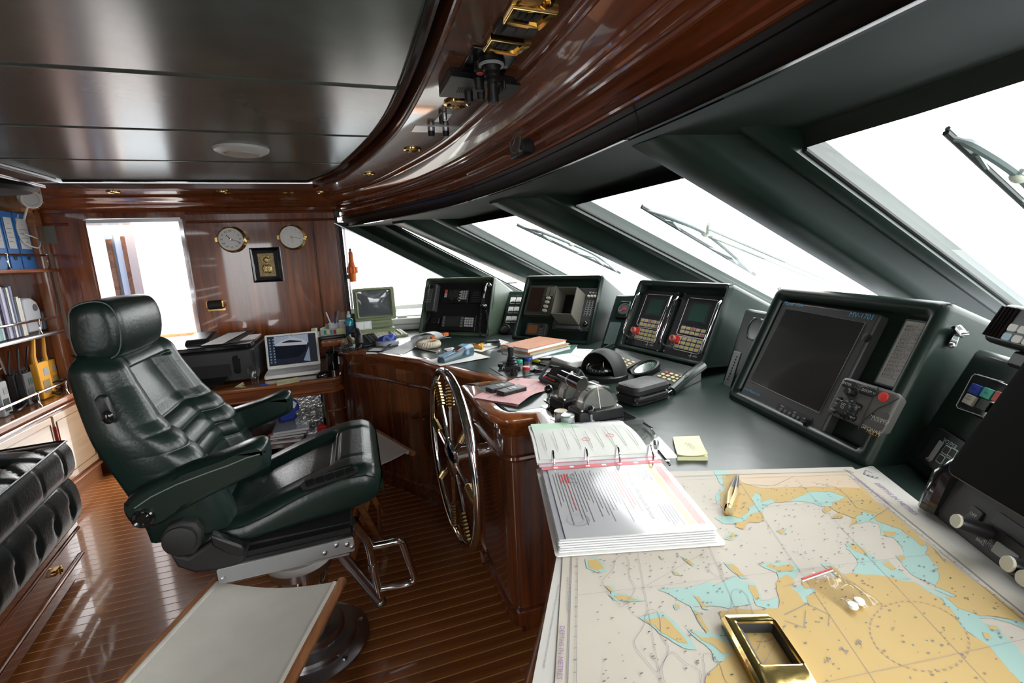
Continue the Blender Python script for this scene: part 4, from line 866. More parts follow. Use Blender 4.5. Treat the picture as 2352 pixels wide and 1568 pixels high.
# ================================================================ tufted sofa on its wooden base
so = thing('sofa', 'black tufted leather settee on a varnished teak base', 'sofa', (-1.55,1.6,FL))
yaw = math.atan2(.08,.63)
fo = Fr((-1.30,2.47,FL),(-math.sin(yaw)*-1,-math.cos(yaw),0),(math.cos(yaw)*-1,-math.sin(yaw)*1,0))
fo = Fr((-1.305,2.475,FL), V((.127,-.992,0)), V((-.992,-.127,0)), V((0,0,1)))   # a: along the front towards us, b: into the seat, c: up
Ls, Ds = 2.6, .40
bb = B(); 
for a0, b0, c0, c1, r in ((.03,.03,.0,.035,.01),(.006,.006,.03,.10,.02),(0,0,.10,.24,.02),(-.008,-.008,.235,.262,.02)):
    bb.prism(rrect(a0, b0, Ls, Ds, r, 5), c0, c1, fo)
obj('base', bb, wood('settee teak', 'z', (.10,.028,.009), (.24,.075,.024)), so, bev=.004)
obj('base_moulding', B().tube([fo.p(Ls,-.003,.10), fo.p(.01,-.003,.10), fo.p(-.003,.01,.10), fo.p(-.003,Ds,.10)], .007, 8), WY, so)
obj('base_moulding', B().tube([fo.p(Ls,-.006,.222), fo.p(.0,-.006,.222), fo.p(-.006,.01,.222), fo.p(-.006,Ds,.222)], .006, 8), WY, so)
a, c = .27, .25
r_ = ray(130,1311); p = r_*(fo.o.dot(fo.v)/r_.dot(fo.v)) - fo.v*.002; lk = obj('latch_plate', B().rbox(-.028,-.011,-.002,.028,.011,.004,.01,Fr(p, fo.u, V((0,0,1)), -fo.v)), BRS, so)
obj('latch_ring', B().tube([p - fo.v*.012 + fo.u*(.02*math.cos(g)) + V((0,0,1))*.014*math.sin(g) - fo.v*.004*math.cos(g) for g in [k*.45 for k in range(14)]], .003, 6, True), BRS, so)
# cushions: deep buttoned
def tuft(name, c0, c1, a0, b0, seat):
    N = 60; b = B(); Hh = c1-c0
    def face(i, j):
        return None
    # front face grid
    def front(u, v):
        a = a0 + u*(Ls-a0); z = c0 + v*Hh
        d = .022*(1-abs(2*v-1)**3)
        if not seat:
            for k in range(18):
                for off, vv in ((.0,.42),):
                    q = ((a-(a0+.09+k*.155))/.016)**2 + ((v-vv)/.13)**2; d -= .018*math.exp(-q)
                d -= .004*math.exp(-((a-(a0+.09+k*.155)-(.008*math.sin(v*6)))/.006)**2)
        else:
            for k in range(14): d -= .005*math.exp(-((a-(a0+.10+k*.20))/.005)**2)
        return fo.p(a, b0-d-.01, z)
    b.grid(front, 180, 10)
    def end(u, v):
        d = .022*(1-abs(2*v-1)**3); 
        return fo.p(a0-d-.0+ (0), b0-.01+(1-u)*(Ds-b0+.01), c0+v*Hh)
    b.grid(end, 12, 10)
    def top(u, v):
        a = a0 + u*(Ls-a0); bb_ = b0-.01 + v*(Ds-b0+.01)
        h = .045*(1-abs(2*v-1)**4)*min(1, u*14)
        if seat:
            for k in range(16):
                for m_ in range(4):
                    ac = a0 + .10 + k*.2 + (.10 if m_%2 else 0); bc = b0 + .09 + m_*.14
                    dd = math.hypot(a-ac, bb_-bc); h -= .045*math.exp(-(dd/.028)**2)
            x1 = (a-a0-.1)/.2; y1 = (bb_-b0-.09)/.28
            for s in (1,-1):
                g = (x1 + s*y1); g = abs(g - round(g)); h -= .014*math.exp(-(g*.2/.011)**2)
        return fo.p(a, bb_, c1 + h - .0)
    b.grid(top, 200, 50)
    return obj(name, b, LSO, so, ang=80)
tuft('lower_cushion', .264, .458, -.005, -.0, False)
sc_ = tuft('seat_cushion', .475, .630, .0, -.012, True)
obj('piping', B().tube([fo.p(Ls,-.034,.632), fo.p(.0,-.03,.632), fo.p(-.012,.0,.632), fo.p(-.014,Ds,.632)], .005, 6), LSO, sc_)
obj('gap_cloth', B().box(-.004,-.004,.45,Ls,Ds,.48,fo), M('teal lining', (.01,.05,.06), .8), so)
# ================================================================ aft bulkhead: low cabinet, shelves with rails
XA = -1.735; YE = 3.70
cab = thing('low_cabinet', 'low veneered cabinet with varnished top and doorway glare painted on its doors, along the aft bulkhead', 'cabinet', (-2.05,2.2,FL))
obj('body', B().box(-2.41,-.5,FL+.09,XA-.012,YE,-.75), WY, cab); obj('plinth', B().box(-2.41,-.5,FL,XA-.045,YE,FL+.10), WD, cab)
obj('counter', B().rbox(-.5,-.755,-2.41,YE,-.718,XA+.012,.01,Fr((0,0,0),(0,1,0),(0,0,1),(1,0,0))), wood('counter teak', 'y', (.14,.045,.015), (.36,.13,.04)), cab, bev=.008, seg=3)
obj('moulding', B().tube([(XA-.004,-.5,-.775),(XA-.004,YE,-.775)], .010, 8), WY, cab); obj('moulding', B().tube([(XA-.006,-.5,FL+.105),(XA-.006,YE,FL+.105)], .012, 8), WO, cab)
obj('base_board', B().box(XA-.03,-.5,FL+.0,XA-.012,YE,FL+.095), WO, cab)
yd = [YE-.02, 3.30, 2.62, 1.94, 1.26, .58]
for a, c in zip(yd[:-1], yd[1:]):
    o = obj('door', B().rbox(c+.008,FL+.135,XA-.014,a-.008,-.80,XA-.002,.004,Fr((0,0,0),(0,1,0),(0,0,1),(1,0,0))), WL, cab, bev=.003)
    obj('door_moulding', B().tube([(XA-.001,c+.03,-.84),(XA-.001,a-.03,-.84),(XA-.001,a-.03,FL+.18),(XA-.001,c+.03,FL+.18)], .0035, 6, True), WY, o)
for y in yd[1:3]: obj('door_pull', B().tube([(XA+.002,y,-.86),(XA+.002,y,-1.2)], .006, 6), RED, cab)
XS = -1.80
shf = thing('bookshelf', 'varnished open shelves with chrome fiddle rails on the aft bulkhead', 'shelves', (-2.1,2.6,-.715))
obj('back_panel', B().box(-2.41,.0,-.718,-2.16,YE,.40), WZ, shf)
obj('end_panel', B().box(-2.41,YE,-.718,XS+.0,yw,.42), WZ, shf)
for y in (YE-.03,): obj('post', B().rbox(XS-.05,y,-.718,XS+.005,y+.05,.30,.008), wood('post teak','z',(.12,.035,.011),(.3,.1,.03)), shf)
obj('post_cap', B().box(XS-.055,YE-.035,.30,XS+.01,YE+.03,.40), WO, shf); obj('cornice_block', B().loft([[V((x,YE-.14,z)) for x, z in ((-2.2,.46),(XS+.10,.46),(XS+.09,.43),(XS+.05,.425),(XS+.04,.40),(XS+.01,.39),(XS+.01,.375),(-2.2,.375))],[V((x,YE-.02,z)) for x, z in ((-2.2,.46),(XS+.10,.46),(XS+.09,.43),(XS+.05,.425),(XS+.04,.40),(XS+.01,.39),(XS+.01,.375),(-2.2,.375))]]), WO, shf)
shz = []
for zz, mt in ((.045,WC),(-.335,WPAINT)):
    obj('shelf', B().rbox(0,zz-.022,-2.2,YE+.0,zz,XS+.01,.008,Fr((0,0,0),(0,1,0),(0,0,1),(1,0,0))), WC, shf, bev=.005)
    obj('shelf_nosing', B().tube([(XS+.012,0,zz-.011),(XS+.012,YE+(.14 if zz > 0 else 0),zz-.011)], .0115, 8), wood('nosing','y',(.2,.05,.02),(.42,.14,.06)) if zz > 0 else STEEL, shf)
def rail(zr, z0, x, ys, yend):
    o = obj('fiddle_rail', B().tube([(x,0,zr),(x,yend,zr)], .0075, 8), CHR, shf)
    for y in ys: obj('rail_post', B().lathe([(.011,z0),(.009,z0+.006),(.005,z0+.012),(.005,zr-.008),(.0085,zr-.003),(.0085,zr+.007),(.001,zr+.009)], Fr((x,y,0),(1,0,0),(0,1,0)), 10), CHR, o)
rail(.125,.045,XS,(.6,1.4,2.2,3.0,3.36,3.72),3.80); rail(-.255,-.335,XS,(.6,1.4,2.3,3.07,3.50),YE); rail(-.645,-.718,XA-.015,(.6,1.5,2.4,3.25,3.52),3.6)
# binders on the top shelf: spines by bearing on the plane just behind the rail
def spine(px0, px1, ytop, zb, X, depth):
    a, c = ax(*px0, X), ax(*px1, X); z1 = ax(px0[0], ytop, X).z; return a.y, c.y, z1
Xb = XS-.03
fB = Fr((Xb,0,.046),(0,-1,0),(0,0,1)); fB = Fr((Xb,0,.046),(0,1,0),(0,0,1))   # n = +x
ys = [3.06,3.205,3.35,3.49]
ys = [ax(x, 590, Xb).y for x in (-30,22,50,83)]
for i in range(3):
    y0, y1 = ys[i], ys[i+1]-.004
    t = thing('ring_binder', ['blue lever arch file at the frame edge, first on the top shelf','blue lever arch file in the middle of the three on the top shelf','blue lever arch file nearest the door on the top shelf'][i], 'binder', ((Xb-.14),(y0+y1)/2,.046), 'blue lever arch files on the top shelf')
    zt_ = ax((2,38,68)[i], (483,489,493)[i], Xb).z - .046
    obj('cover', B().box(y0,0,-.27,y0+.004,zt_,0,fB).box(y1-.004,0,-.27,y1,zt_,0,fB).box(y0,0,-.004,y1,zt_,.0,fB), BIND, t, bev=.0015)
    obj('papers', B().box(y0+.006,.006,-.26,y1-.012,zt_-.02,-.03,fB), PAP, t)
    la = obj('spine_label', B().box(y0+.018,zt_*.36,.0,y1-.018,zt_*.90,.0012,fB), M('label paper',(.6,.62,.62),.6), t)
    txt('---', fB, (y0+y1)/2, zt_*.80, .018, INK, la, .0018); 
    for k in range(4): obj('label_line', B().box(y0+.03,zt_*(.70-.075*k),.0012,y1-.03-.01*(k%2),zt_*(.70-.075*k)+.004,.0018,fB), INKG, la)
    obj('finger_hole', B().lathe([(.014,.0),(.014,.0015),(.011,.002),(.001,.0008)], fB.sub((y0+y1)/2, zt_*.20, .0), 18), BLM, t)
# charger cable by the binders
def wire(name, label, P, r, m, cat='cable', n=8): return tag(obj(name, B().tube(cr(P, n), r, 6), m), label, cat)
wire('white_cable', 'white cable looping down beside the blue files', [(-1.83,3.60,.36),(-1.83,3.56,.28),(-1.82,3.58,.20),(-1.80,3.66,.17),(-1.80,3.68,.22),(-1.82,3.6,.25)], .004, WHT)
wire('hanging_wire', 'thin grey wire dangling below the end of the top shelf', [(-1.79,3.68,.03),(-1.80,3.70,-.06),(-1.79,3.69,-.18),(-1.80,3.67,-.30)], .0025, MGR)
# magazines and folders on the middle shelf
Xm = XS-.03; fM_ = Fr((Xm,0,-.334),(0,1,0),(0,0,1))
cols = [(.35,.55,.6),(.2,.45,.42),(.65,.7,.68),(.15,.13,.25),(.6,.62,.7),(.35,.38,.6),(.72,.72,.75),(.06,.06,.07),(.2,.25,.4),(.7,.68,.6),(.72,.71,.68)]
desc = ['pale blue folder at the frame edge on the middle shelf','sea green folder standing on the middle shelf','pale grey folder with soft spine on the middle shelf','dark violet booklet standing on the middle shelf','silver grey folder standing on the middle shelf','slate blue booklet standing on the middle shelf','white folder standing on the middle shelf','black topped folder standing on the middle shelf','navy booklet standing on the middle shelf','cream spiral bound booklet on the middle shelf','off white booklet leaning beside the grey speaker']
xpx = [-14,2,10,18,25,32,38,44,49,56,63,69]
for i in range(11):
    y0 = ax(xpx[i], 770, Xm).y; y1 = ax(xpx[i+1], 770, Xm).y - .002; hgt = [.255,.285,.28,.29,.285,.275,.28,.28,.285,.225,.215][i]
    f_ = fM_.sub(y0, 0.001, -.004*(i%3), -.0)
    t = thing('magazine', desc[i], 'booklet', (Xm-.1,(y0+y1)/2,-.334), 'booklets on the middle shelf'); w_ = y1-y0
    obj('cover', B().box(0,0,-.20,.0015,hgt,0,f_).box(w_-.0015,0,-.20,w_,hgt,0,f_).box(0,0,-.0015,w_,hgt,0,f_), M('cover %d' % i, cols[i], .5, var=.1, vscale=30), t); obj('pages', B().box(.0018,.002,-.197,w_-.0018,hgt-.003,-.002,f_), PAP, t)
# things beside the booklets
def rounded(name, P, c0, c1, fr, m, parent, bev=.01): return obj(name, B().prism(P, c0, c1, fr), m, parent, bev=bev, seg=3)
fS = Fr((XS-.05,0,-.334),(0,1,0),(0,0,1))
def spx(*P, c=0): return [fS.px(x, y, c) for x, y in P]
t = thing('desk_speaker', 'light grey rounded plastic speaker beside the booklets', 'speaker', fS.p(*fS.px(82,765)))
rounded('shell', [(a, max(.0,b)) for a, b in spx((68,765),(50,690),(56,684),(72,684),(84,692),(93,710),(98,735),(100,757))], -.10, 0, fS, M('light grey plastic',(.55,.57,.6),.4), t, .012)
o = obj('cone', B().lathe([(.022,0),(.020,.003),(.012,-.002),(.001,-.001)], fS.sub(*fS.px(80,706), .0005), 18), MGR, t)
t = thing('radio_charger', 'dark slate handset standing in its charger on the middle shelf', 'radio', fS.p(*fS.px(112,752)))
rounded('body', [(a, max(0,b)) for a, b in spx((103,757),(98,722),(97,715),(106,712),(118,722),(126,752))], -.06, .0, fS, M('slate plastic',(.08,.09,.11),.4), t, .008)
obj('stub', B().cyl(*fS.px(95,708), -.03, -.02, .008, fS), GREY, t)
t = thing('camera_case', 'small black camera lying behind the white carton', 'camera', fS.p(*fS.px(120,715)))
rounded('body', spx((116,722),(112,711),(131,709),(134,720)), -.08, -.04, fS, BLK, t, .006); obj('lens', B().cyl(*fS.px(119,716,-.04), -.04, -.034, .010, fS), SCR, t)
t = thing('small_carton', 'small white and green carton at the end of the middle shelf', 'carton', fS.p(*fS.px(140,745)))
P = spx((133,753),(127,724),(145,722),(150,748)); P = [(a, max(0,b)) for a, b in P]
obj('box', B().prism(P, -.07, 0, fS), WHT, t, bev=.001); a = sum(p[0] for p in P)/4
obj('green_print', B().box(a-.02,.02,0,a+.018,.05,.0008,fS), GRN, t); obj('grey_print', B().box(a-.012,.055,0,a+.018,.062,.0008,fS), INKG, t)
# pinned notice on the back panel behind the radios
t = thing('notice_board', 'white printed notice leaning behind the handheld radios', 'notice', (-2.14,3.25,-.71))
fN = Fr((-2.1,0,-.716),(0,1,0),(-.12,0,1))
def nb(x, y): return fN.px(x, y)
a0, b0, a1, b1 = nb(-20,780)[0], .1, nb(62,800)[0], nb(30,785)[1]
obj('sheet', B().box(a0,.06,-.003,a1,b1,0,fN), PAP, t)
for k in range(9): obj('print_line', B().box(a0+.02,b1-.07-k*.028,0,a0+(a1-a0)*(.6+.3*((k*7)%3)/3),b1-.066-k*.028,.0008,fN), INKG, t)
for k in range(3): obj('print_box', B().box(a0+.02+k*.05,b1-.05,0,a0+.05+k*.05,b1-.025,.0008,fN), INKG, t)
# handheld radios on the counter
fH = Fr((XA-.10,0,-.717),(0,1,0),(0,0,1))
def hand(name, label, P, m, ant, kind, grp, c=0, ar=.006):
    q = [fH.px(x, y, c) for x, y in P]; a0 = (q[0][0]+q[3][0])/2; a1 = (q[1][0]+q[2][0])/2; b1 = (q[0][1]+q[1][1])/2; lean = 0
    t = thing(name, label, kind, fH.p((a0+a1)/2,0,c), grp); w_ = a1-a0
    obj('body', B().rbox(a0,0,c-.035,a1,b1,c,.006,fH), m, t, bev=.005); 
    obj('display', B().box(a0+w_*.45,b1*.62,c,a1-w_*.12,b1*.82,c+.0012,fH), LCD if m is not YRAD else GREY, t)
    obj('speaker_grille', B().box(a0+w_*.2,b1*.14,c,a1-w_*.2,b1*.5,c+.0012,fH), BLM if m is not YRAD else M('grille grey',(.3,.22,.1),.6), t)
    for k in (0,1): obj('knob', B().lathe([(.007,b1-.001),(.007,b1+.014),(.001,b1+.015)], Fr(fH.p(a0+w_*(.5+.28*k),0,c-.017), fH.n, fH.u), 10), BLK, t)
    x, y = ant; e = fH.px(x, y, c-.02); obj('antenna', B().tube([fH.p(a0+w_*.2,b1-.005,c-.017), fH.p(a0+w_*.2,b1+.04,c-.017), fH.p(e[0],e[1],c-.02)], [ar*1.2,ar,ar*.8], 8), m if m is YRAD else BLK, t)
    return t
hand('emergency_radio', 'yellow emergency handheld radio in front, with a thick yellow antenna', [(84,833),(110,829),(120,872),(92,882)], YRAD, (76,777), 'handheld radio', None, .03, .012)
hand('emergency_radio', 'yellow emergency handheld radio partly hidden behind the other one', [(110,826),(127,824),(134,862),(118,872)], YRAD, (98,772), 'handheld radio', None, -.02, .012)
hand('handheld_radio', 'charcoal handheld radio next to the yellow radios', [(72,848),(86,846),(90,890),(78,893)], DGR, (63,795), 'handheld radio', None, .0)
hand('handheld_radio', 'charcoal handheld radio with a square grey display', [(52,857),(75,854),(80,893),(58,897)], DGR, (40,801), 'handheld radio', None, .02)
hand('handheld_radio', 'small black radio with a bright display behind the headset', [(34,858),(46,856),(50,900),(36,903)], BLK, (20,806), 'handheld radio', None, -.01)
hand('handheld_radio', 'grey radio with red band at the frame edge of the counter', [(-4,880),(16,872),(24,925),(2,930)], GREY, (2,845), 'handheld radio', None, .03)
t = thing('headset', 'black headset with coiled lead tangled on the counter by the radios', 'headset', (-1.80,3.1,-.717))
pc = lambda x, y, z=-.69: az(x, y, z)
obj('ear_cup', B().ball(pc(50,892,-.665), .045, sc=(1.1,.9,.7)), BLG, t); obj('ear_cup', B().ball(pc(75,915,-.69), .034, sc=(1,.9,.8)), BLK, t)
obj('head_band', B().tube(cr([pc(0,850,-.6), pc(14,868,-.6), pc(30,888,-.63), pc(44,895,-.66)], 6), .012, 8), BLK, t)
obj('boom', B().tube(cr([pc(24,880,-.6), pc(28,900,-.64), pc(36,912,-.68)], 6), .014, 8), BLK, t)
coil('coiled_lead', [pc(-8,905,-.69), pc(15,916,-.69), pc(45,908,-.68), pc(75,897,-.67), pc(92,905,-.70)], .008, 50, .003, BLK, t)
obj('lead', B().tube(cr([pc(-5,945,-.70), pc(20,948,-.705), pc(45,940,-.70), pc(60,925,-.70), pc(52,915,-.70)], 6), .006, 8), BLK, t)
obj('microphone', B().tube([pc(92,900,-.70), pc(112,898,-.695), pc(138,905,-.70)], [.018,.014,.006], 10), BLK, t)
t = tag(obj('cable_bundle', B().tube(cr([pc(98,892,-.69), pc(118,880,-.66), pc(140,872,-.65), pc(158,870,-.66), pc(150,885,-.70), pc(128,892,-.70), pc(110,885,-.70)], 6), .005, 6), BLK), 'black power leads heaped near the end of the counter', 'cable')
# little plate on the end panel
tag(obj('name_plate', B().rbox(-.05,-.06,0,.05,.06,.002,.003,Fr((ay(106,537,yw).x,yw-.001,ay(106,537,yw).z),(1,0,0),(0,0,1))), M('aged silver',(.2,.2,.17),.4,.5)), 'dull metal plate on the wall between shelves and door', 'plate')
tag(obj('grey_strip', B().rbox(-.014,-.36,0,.012,.18,.004,.002,Fr((ay(130,650,yw).x,yw-.001,ay(130,650,yw).z),V((1,0,.0)),V((-.05,0,1)))), M('weathered strip',(.28,.2,.16),.5)), 'pale strip of tape down the wall left of the door', 'strip')
# lamp and speaker up at the aft cornice
t = thing('spot_lamp', 'small white spotlight on a bracket under the aft cornice', 'lamp', (-1.78,3.42,.33))
hd_ = ax(70,457,-1.66); dr_ = V((.75,-.65,-.15)).normalized(); fL = Fr(hd_, dr_.cross(V((0,0,1))), V((0,0,1)) , None); fL = Fr(hd_, dr_.cross(V((0,0,1)))*-1, (V((0,0,1))-dr_*dr_.z))
k_ = 1 if fL.n.dot(dr_) > 0 else -1
obj('head', B().lathe([(.001,-.075*k_),(.028,-.072*k_),(.040,-.04*k_),(.046,.0),(.050,.006*k_),(.046,.012*k_),(.036,.010*k_),(.032,.002*k_),(.001,.002*k_)], fL, 24), WHT, t)
obj('bracket', B().tube([hd_+fL.u*.048, hd_+fL.u*.048+V((0,0,.08)), hd_-fL.u*.048+V((0,0,.08)), hd_-fL.u*.048], .005, 8), WHT, t)
obj('flex', B().tube(cr([hd_+V((-.02,.01,-.03)), hd_+V((-.04,.02,-.06)), hd_+V((-.06,.02,-.11))], 5), .005, 6), WHT, t)
p = az(8,421,.452); tag(obj('overhead_speaker', B().lathe([(.001,.46),(.10,.46),(.155,.452),(.165,.435),(.15,.415),(.09,.405),(.001,.403)], Fr((p.x-.06,p.y,0),(1,0,0),(0,1,0)), 32), BLM), 'black round speaker under the aft soffit at the frame edge', 'speaker')
# ================================================================ desk under the clocks
ZL = -.685; YF = 2.965; XR = -.135
dk = thing('wall_desk', 'varnished teak desk against the clock wall carrying printer and laptop', 'desk', (-.7,3.35,FL))
Fd = Fr((0,0,0),(1,0,0),(0,1,0))
top = [(-1.17,yw)] + [(-1.17,YF)] + [(XR-.06,YF),(XR-.02,YF+.012),(XR+.0,YF+.04),(XR+.005,YF+.09)] + [(XR+.005,yw)]
obj('desk_top', B().prism(top, ZL-.03, ZL, Fd), wood('desk teak','x',(.10,.028,.009),(.27,.085,.026)), dk, bev=.010, seg=3)
obj('apron_rail', B().prism([(x, y+.02 if y < 3.2 else y) for x, y in top], ZL-.085, ZL-.03, Fd), WX, dk, bev=.004)
obj('bead', B().tube([(-1.17,YF+.012,ZL-.088),(XR-.05,YF+.012,ZL-.088),(XR,YF+.06,ZL-.088)], .008, 8), WX, dk)
obj('end_pedestal', B().prism(rrect(XR-.125,YF+.03,XR+.0,yw,.05,5), FL, ZL-.085, Fd), WD, dk); obj('pedestal_bead', B().tube([(XR-.1,YF+.026,-.90),(XR-.045,YF+.028,-.90),(XR+.002,YF+.07,-.90)], .008, 8), WX, dk)
obj('left_panel', B().box(-1.17,YF+.03,FL,-.78,YF+.05,ZL-.08), WD, dk); obj('divider', B().box(-.78,YF+.03,FL,-.76,yw,ZL-.08), WZ, dk)
obj('inner_shelf', B().box(-.76,YF+.06,-1.10,XR-.125,yw,-1.08), WD, dk); obj('back', B().box(-1.15,yw-.03,FL,XR,yw-.012,ZL-.08), WD, dk)
obj('ledge', B().box(-1.05,yw-.09,ZL,XR,yw-.02,ZL+.16), WX, dk, bev=.01)
# printer
t = thing('printer', 'black inkjet printer with its lid trays open on the wall desk', 'printer', (-.80,3.3,ZL))
px0, px1, py0, py1 = -1.08, -.62, 3.10, 3.55
obj('body', B().rbox(px0,py0,ZL+.012,px1,py1,ZL+.205,.035,W,5), BLK, t, bev=.012, seg=3)
obj('lid', B().rbox(px0+.01,py0+.02,ZL+.205,px1-.01,py1-.01,ZL+.232,.03,W), BLG, t, bev=.006)
obj('recess_shade', B().rbox(px0+.05,ZL+.05,0,px1-.13,ZL+.125,.004,.012,Fr((0,py0,0),(1,0,0),(0,0,1))), M('recess shade black',(.003,.003,.003),.6), t)  # raised plate; its deeper black paints the shade of a recess
obj('control_pod', B().rbox(px1-.115,ZL+.06,0,px1-.075,ZL+.17,.006,.018,Fr((0,py0,0),(1,0,0),(0,0,1))), BLG, t, bev=.004)
obj('output_tray', B().loft([[V((px0+.06,py0,ZL+.045)),V((px1-.15,py0,ZL+.045)),V((px1-.16,py0-.10,ZL+.02)),V((px0+.07,py0-.10,ZL+.02))],[V((px0+.06,py0,ZL+.052)),V((px1-.15,py0,ZL+.052)),V((px1-.16,py0-.10,ZL+.028)),V((px0+.07,py0-.10,ZL+.028))]]), BLG, t)
for k in range(7): obj('tray_mark', B().box(px0+.08+k*.035,-.0,-.0,px0+.10+k*.035,.002,.001,Fr((0,py0-.001,ZL+.055),(1,0,0),(0,0,1))), GREY, t)
obj('feeder_lid', B().loft([[V((px0+.06,py0+.16,ZL+.225)),V((px0+.20,py0+.16,ZL+.225)),V((px0+.20,py0+.40,ZL+.235)),V((px0+.06,py0+.40,ZL+.235))],[V((px0+.07,py0+.18,ZL+.262)),V((px0+.19,py0+.18,ZL+.262)),V((px0+.19,py0+.38,ZL+.285)),V((px0+.07,py0+.38,ZL+.285))]]), BLK, t, bev=.012)
obj('paper_rest', B().loft([[V((px0+.20,py0+.08,ZL+.236)),V((px0+.36,py0+.08,ZL+.236)),V((px0+.42,py0+.40,ZL+.262)),V((px0+.26,py0+.40,ZL+.262))],[V((px0+.20,py0+.08,ZL+.240)),V((px0+.36,py0+.08,ZL+.240)),V((px0+.42,py0+.40,ZL+.266)),V((px0+.26,py0+.40,ZL+.266))]]), DGR, t)
o = tag(obj('printed_sheet', B().loft([[V((px0+.19,py0+.03,ZL+.243)),V((px0+.30,py0+.04,ZL+.243)),V((px0+.37,py0+.33,ZL+.268)),V((px0+.27,py0+.33,ZL+.266))],[V((px0+.19,py0+.03,ZL+.245)),V((px0+.30,py0+.04,ZL+.245)),V((px0+.37,py0+.33,ZL+.270)),V((px0+.27,py0+.33,ZL+.268))]]), PAP), 'white printed sheets lying on the printer lid', 'paper')
# laptop
t = thing('laptop', 'open white laptop showing a yacht picture on the wall desk', 'laptop', (-.41,3.28,ZL))
lb0 = az(607,873,ZL+.004); lb1 = az(737,857,ZL+.004); ul = (lb1-lb0).normalized(); fl_ = Fr(lb0+V((0,0,0)), ul, V((0,0,1)).cross(ul)); wl = (lb1-lb0).length
dl = .20
obj('base', B().rbox(0,0,0,wl,dl,.022,.012,fl_), WHT, t, bev=.004); keys('key', fl_, [proj_ for proj_ in ()] or [(0,0)]*0 or [(620,862),(727,848),(723,842)], 15, 5, .0222, M('laptop key',(.62,.62,.6),.5), t, gap=.25, th=.0015, join=True) if 0 else None
kb = B()
for j in range(5):
    for i in range(17): kb.box(.02+i*(wl-.04)/17,.085+j*.019,.0215,.02+i*(wl-.04)/17+.0145,.085+j*.019+.0155,.0235,fl_)
obj('keyboard', kb, M('laptop key',(.6,.6,.58),.5), t, kind='stuff'); obj('touch_pad', B().rbox(wl*.36,.015,.0215,wl*.58,.068,.0225,.004,fl_), M('pad',(.66,.66,.64),.4), t)
ls = Fr(fl_.p(0,dl-.004,.02), ul, V((0,0,1))*math.cos(.28) + fl_.v*math.sin(.28)); hh_ = .226
obj('lid', B().rbox(0,0,-.010,wl,hh_,0,.010,ls), WHT, t, bev=.003); scn = obj('screen', B().box(.014,.022,0,wl-.014,hh_-.012,.001,ls), M('laptop backlight',(.006,.006,.008),.5, spec=.15, emit=((.05,.06,.08),.1)), t)
# picture on the screen: sky, superstructure, hull
def em(n, c, s=.35): return M(n, (c[0]*.2,c[1]*.2,c[2]*.2), .6, spec=.1, emit=(c, s*.7))
ew, eh = wl-.028, hh_-.034
def scp(P, m, c): obj('screen_picture', B().poly([ls.p(.014+x*ew, .022+y*eh, c) for x, y in P]), m, scn, flat=True)
scp([(.14,.72),(.84,.70),(.84,.985),(.14,.985)], em('screen sky',(.35,.4,.5)), .0013)
scp([(.14,.0),(.84,.0),(.84,.70),(.14,.72)], em('screen water',(.03,.035,.06),.2), .0013)
scp([(.70,.08),(.84,.03),(.84,.55),(.80,.42)], em('screen ripples',(.25,.3,.42)), .0015)
scp([(.14,.70),(.30,.84),(.52,.92),(.74,.80),(.82,.70),(.80,.62),(.16,.66)], em('screen yacht',(.5,.52,.58)), .0015)
scp([(.14,.66),(.80,.62),(.76,.40),(.60,.22),(.25,.20),(.14,.25)], em('screen hull',(.008,.01,.02),.3), .0016)
scp([(.30,.78),(.46,.83),(.70,.76),(.70,.73),(.30,.75)], em('screen glazing',(.02,.02,.03),.3), .0017)
scp([(.45,.90),(.43,.985),(.46,.985),(.50,.91)], em('screen mast',(.5,.5,.5)), .0017)
for i in range(2):
    for k in range(9): obj('icon', B().box(.024+i*.022,.04+k*.0185,.0012,.032+i*.022,.049+k*.0185,.0018,ls), em('icon glow',(.2,.35,.6),.3), scn)
txt('SONY', ls, wl*.5, .011, .008, INKG, t, .0007)
obj('webcam', B().lathe([(.003,0),(.001,.001)], ls.sub(wl*.5, hh_-.006, .0005), 10), BLK, t)
# small things on the desk
pz_ = lambda x, y, d=0: az(x, y, ZL+d)
t = thing('water_glass', 'glass of water beside the white laptop', 'glass', pz_(588,887))
c0 = pz_(588,887); fg = Fr((c0.x,c0.y,ZL),(1,0,0),(0,1,0)); k_ = .9
gp = [(.020,.0005),(.021,.012),(.022,.035),(.021,.05),(.027,.065),(.033,.085),(.035,.105),(.034,.125)]
obj('wall', B().lathe([(r*k_,h*k_) for r, h in gp] + [(r*k_-.0015,h*k_) for r, h in gp[::-1][:-1]] + [(.001,.012)], fg, 24, False), GLT, t); obj('water', B().lathe([(.001,.013),(.018,.013),(.0195,.035),(.0185,.046),(.022,.056),(.001,.056)], fg, 20), GLT, t)
def sheet(name, label, P, m, cat='paper', curl=0, th=.0006, grp=None):
    n = len(P); o = obj(name, B().loft([[p + V((0,0,.0006)) for p in P], [p + V((0,0,.0006+th)) for p in P]]), m); tag(o, label, cat, grp); return o
sheet('sticky_note', 'yellow note lying in front of the laptop', [pz_(633,876), pz_(683,866), pz_(688,876), pz_(637,886)], YEL)
b = B(); b.loft([[pz_(538,889,.001), pz_(558,879,.012), pz_(562,884,.012), pz_(552,888,.002), pz_(565,889,.0)],[pz_(538,889,.002), pz_(558,877,.014), pz_(562,883,.014), pz_(552,887,.003), pz_(565,888,.001)]])
tag(obj('crumpled_note', b, YEL), 'crumpled yellow note beside the glass', 'paper')
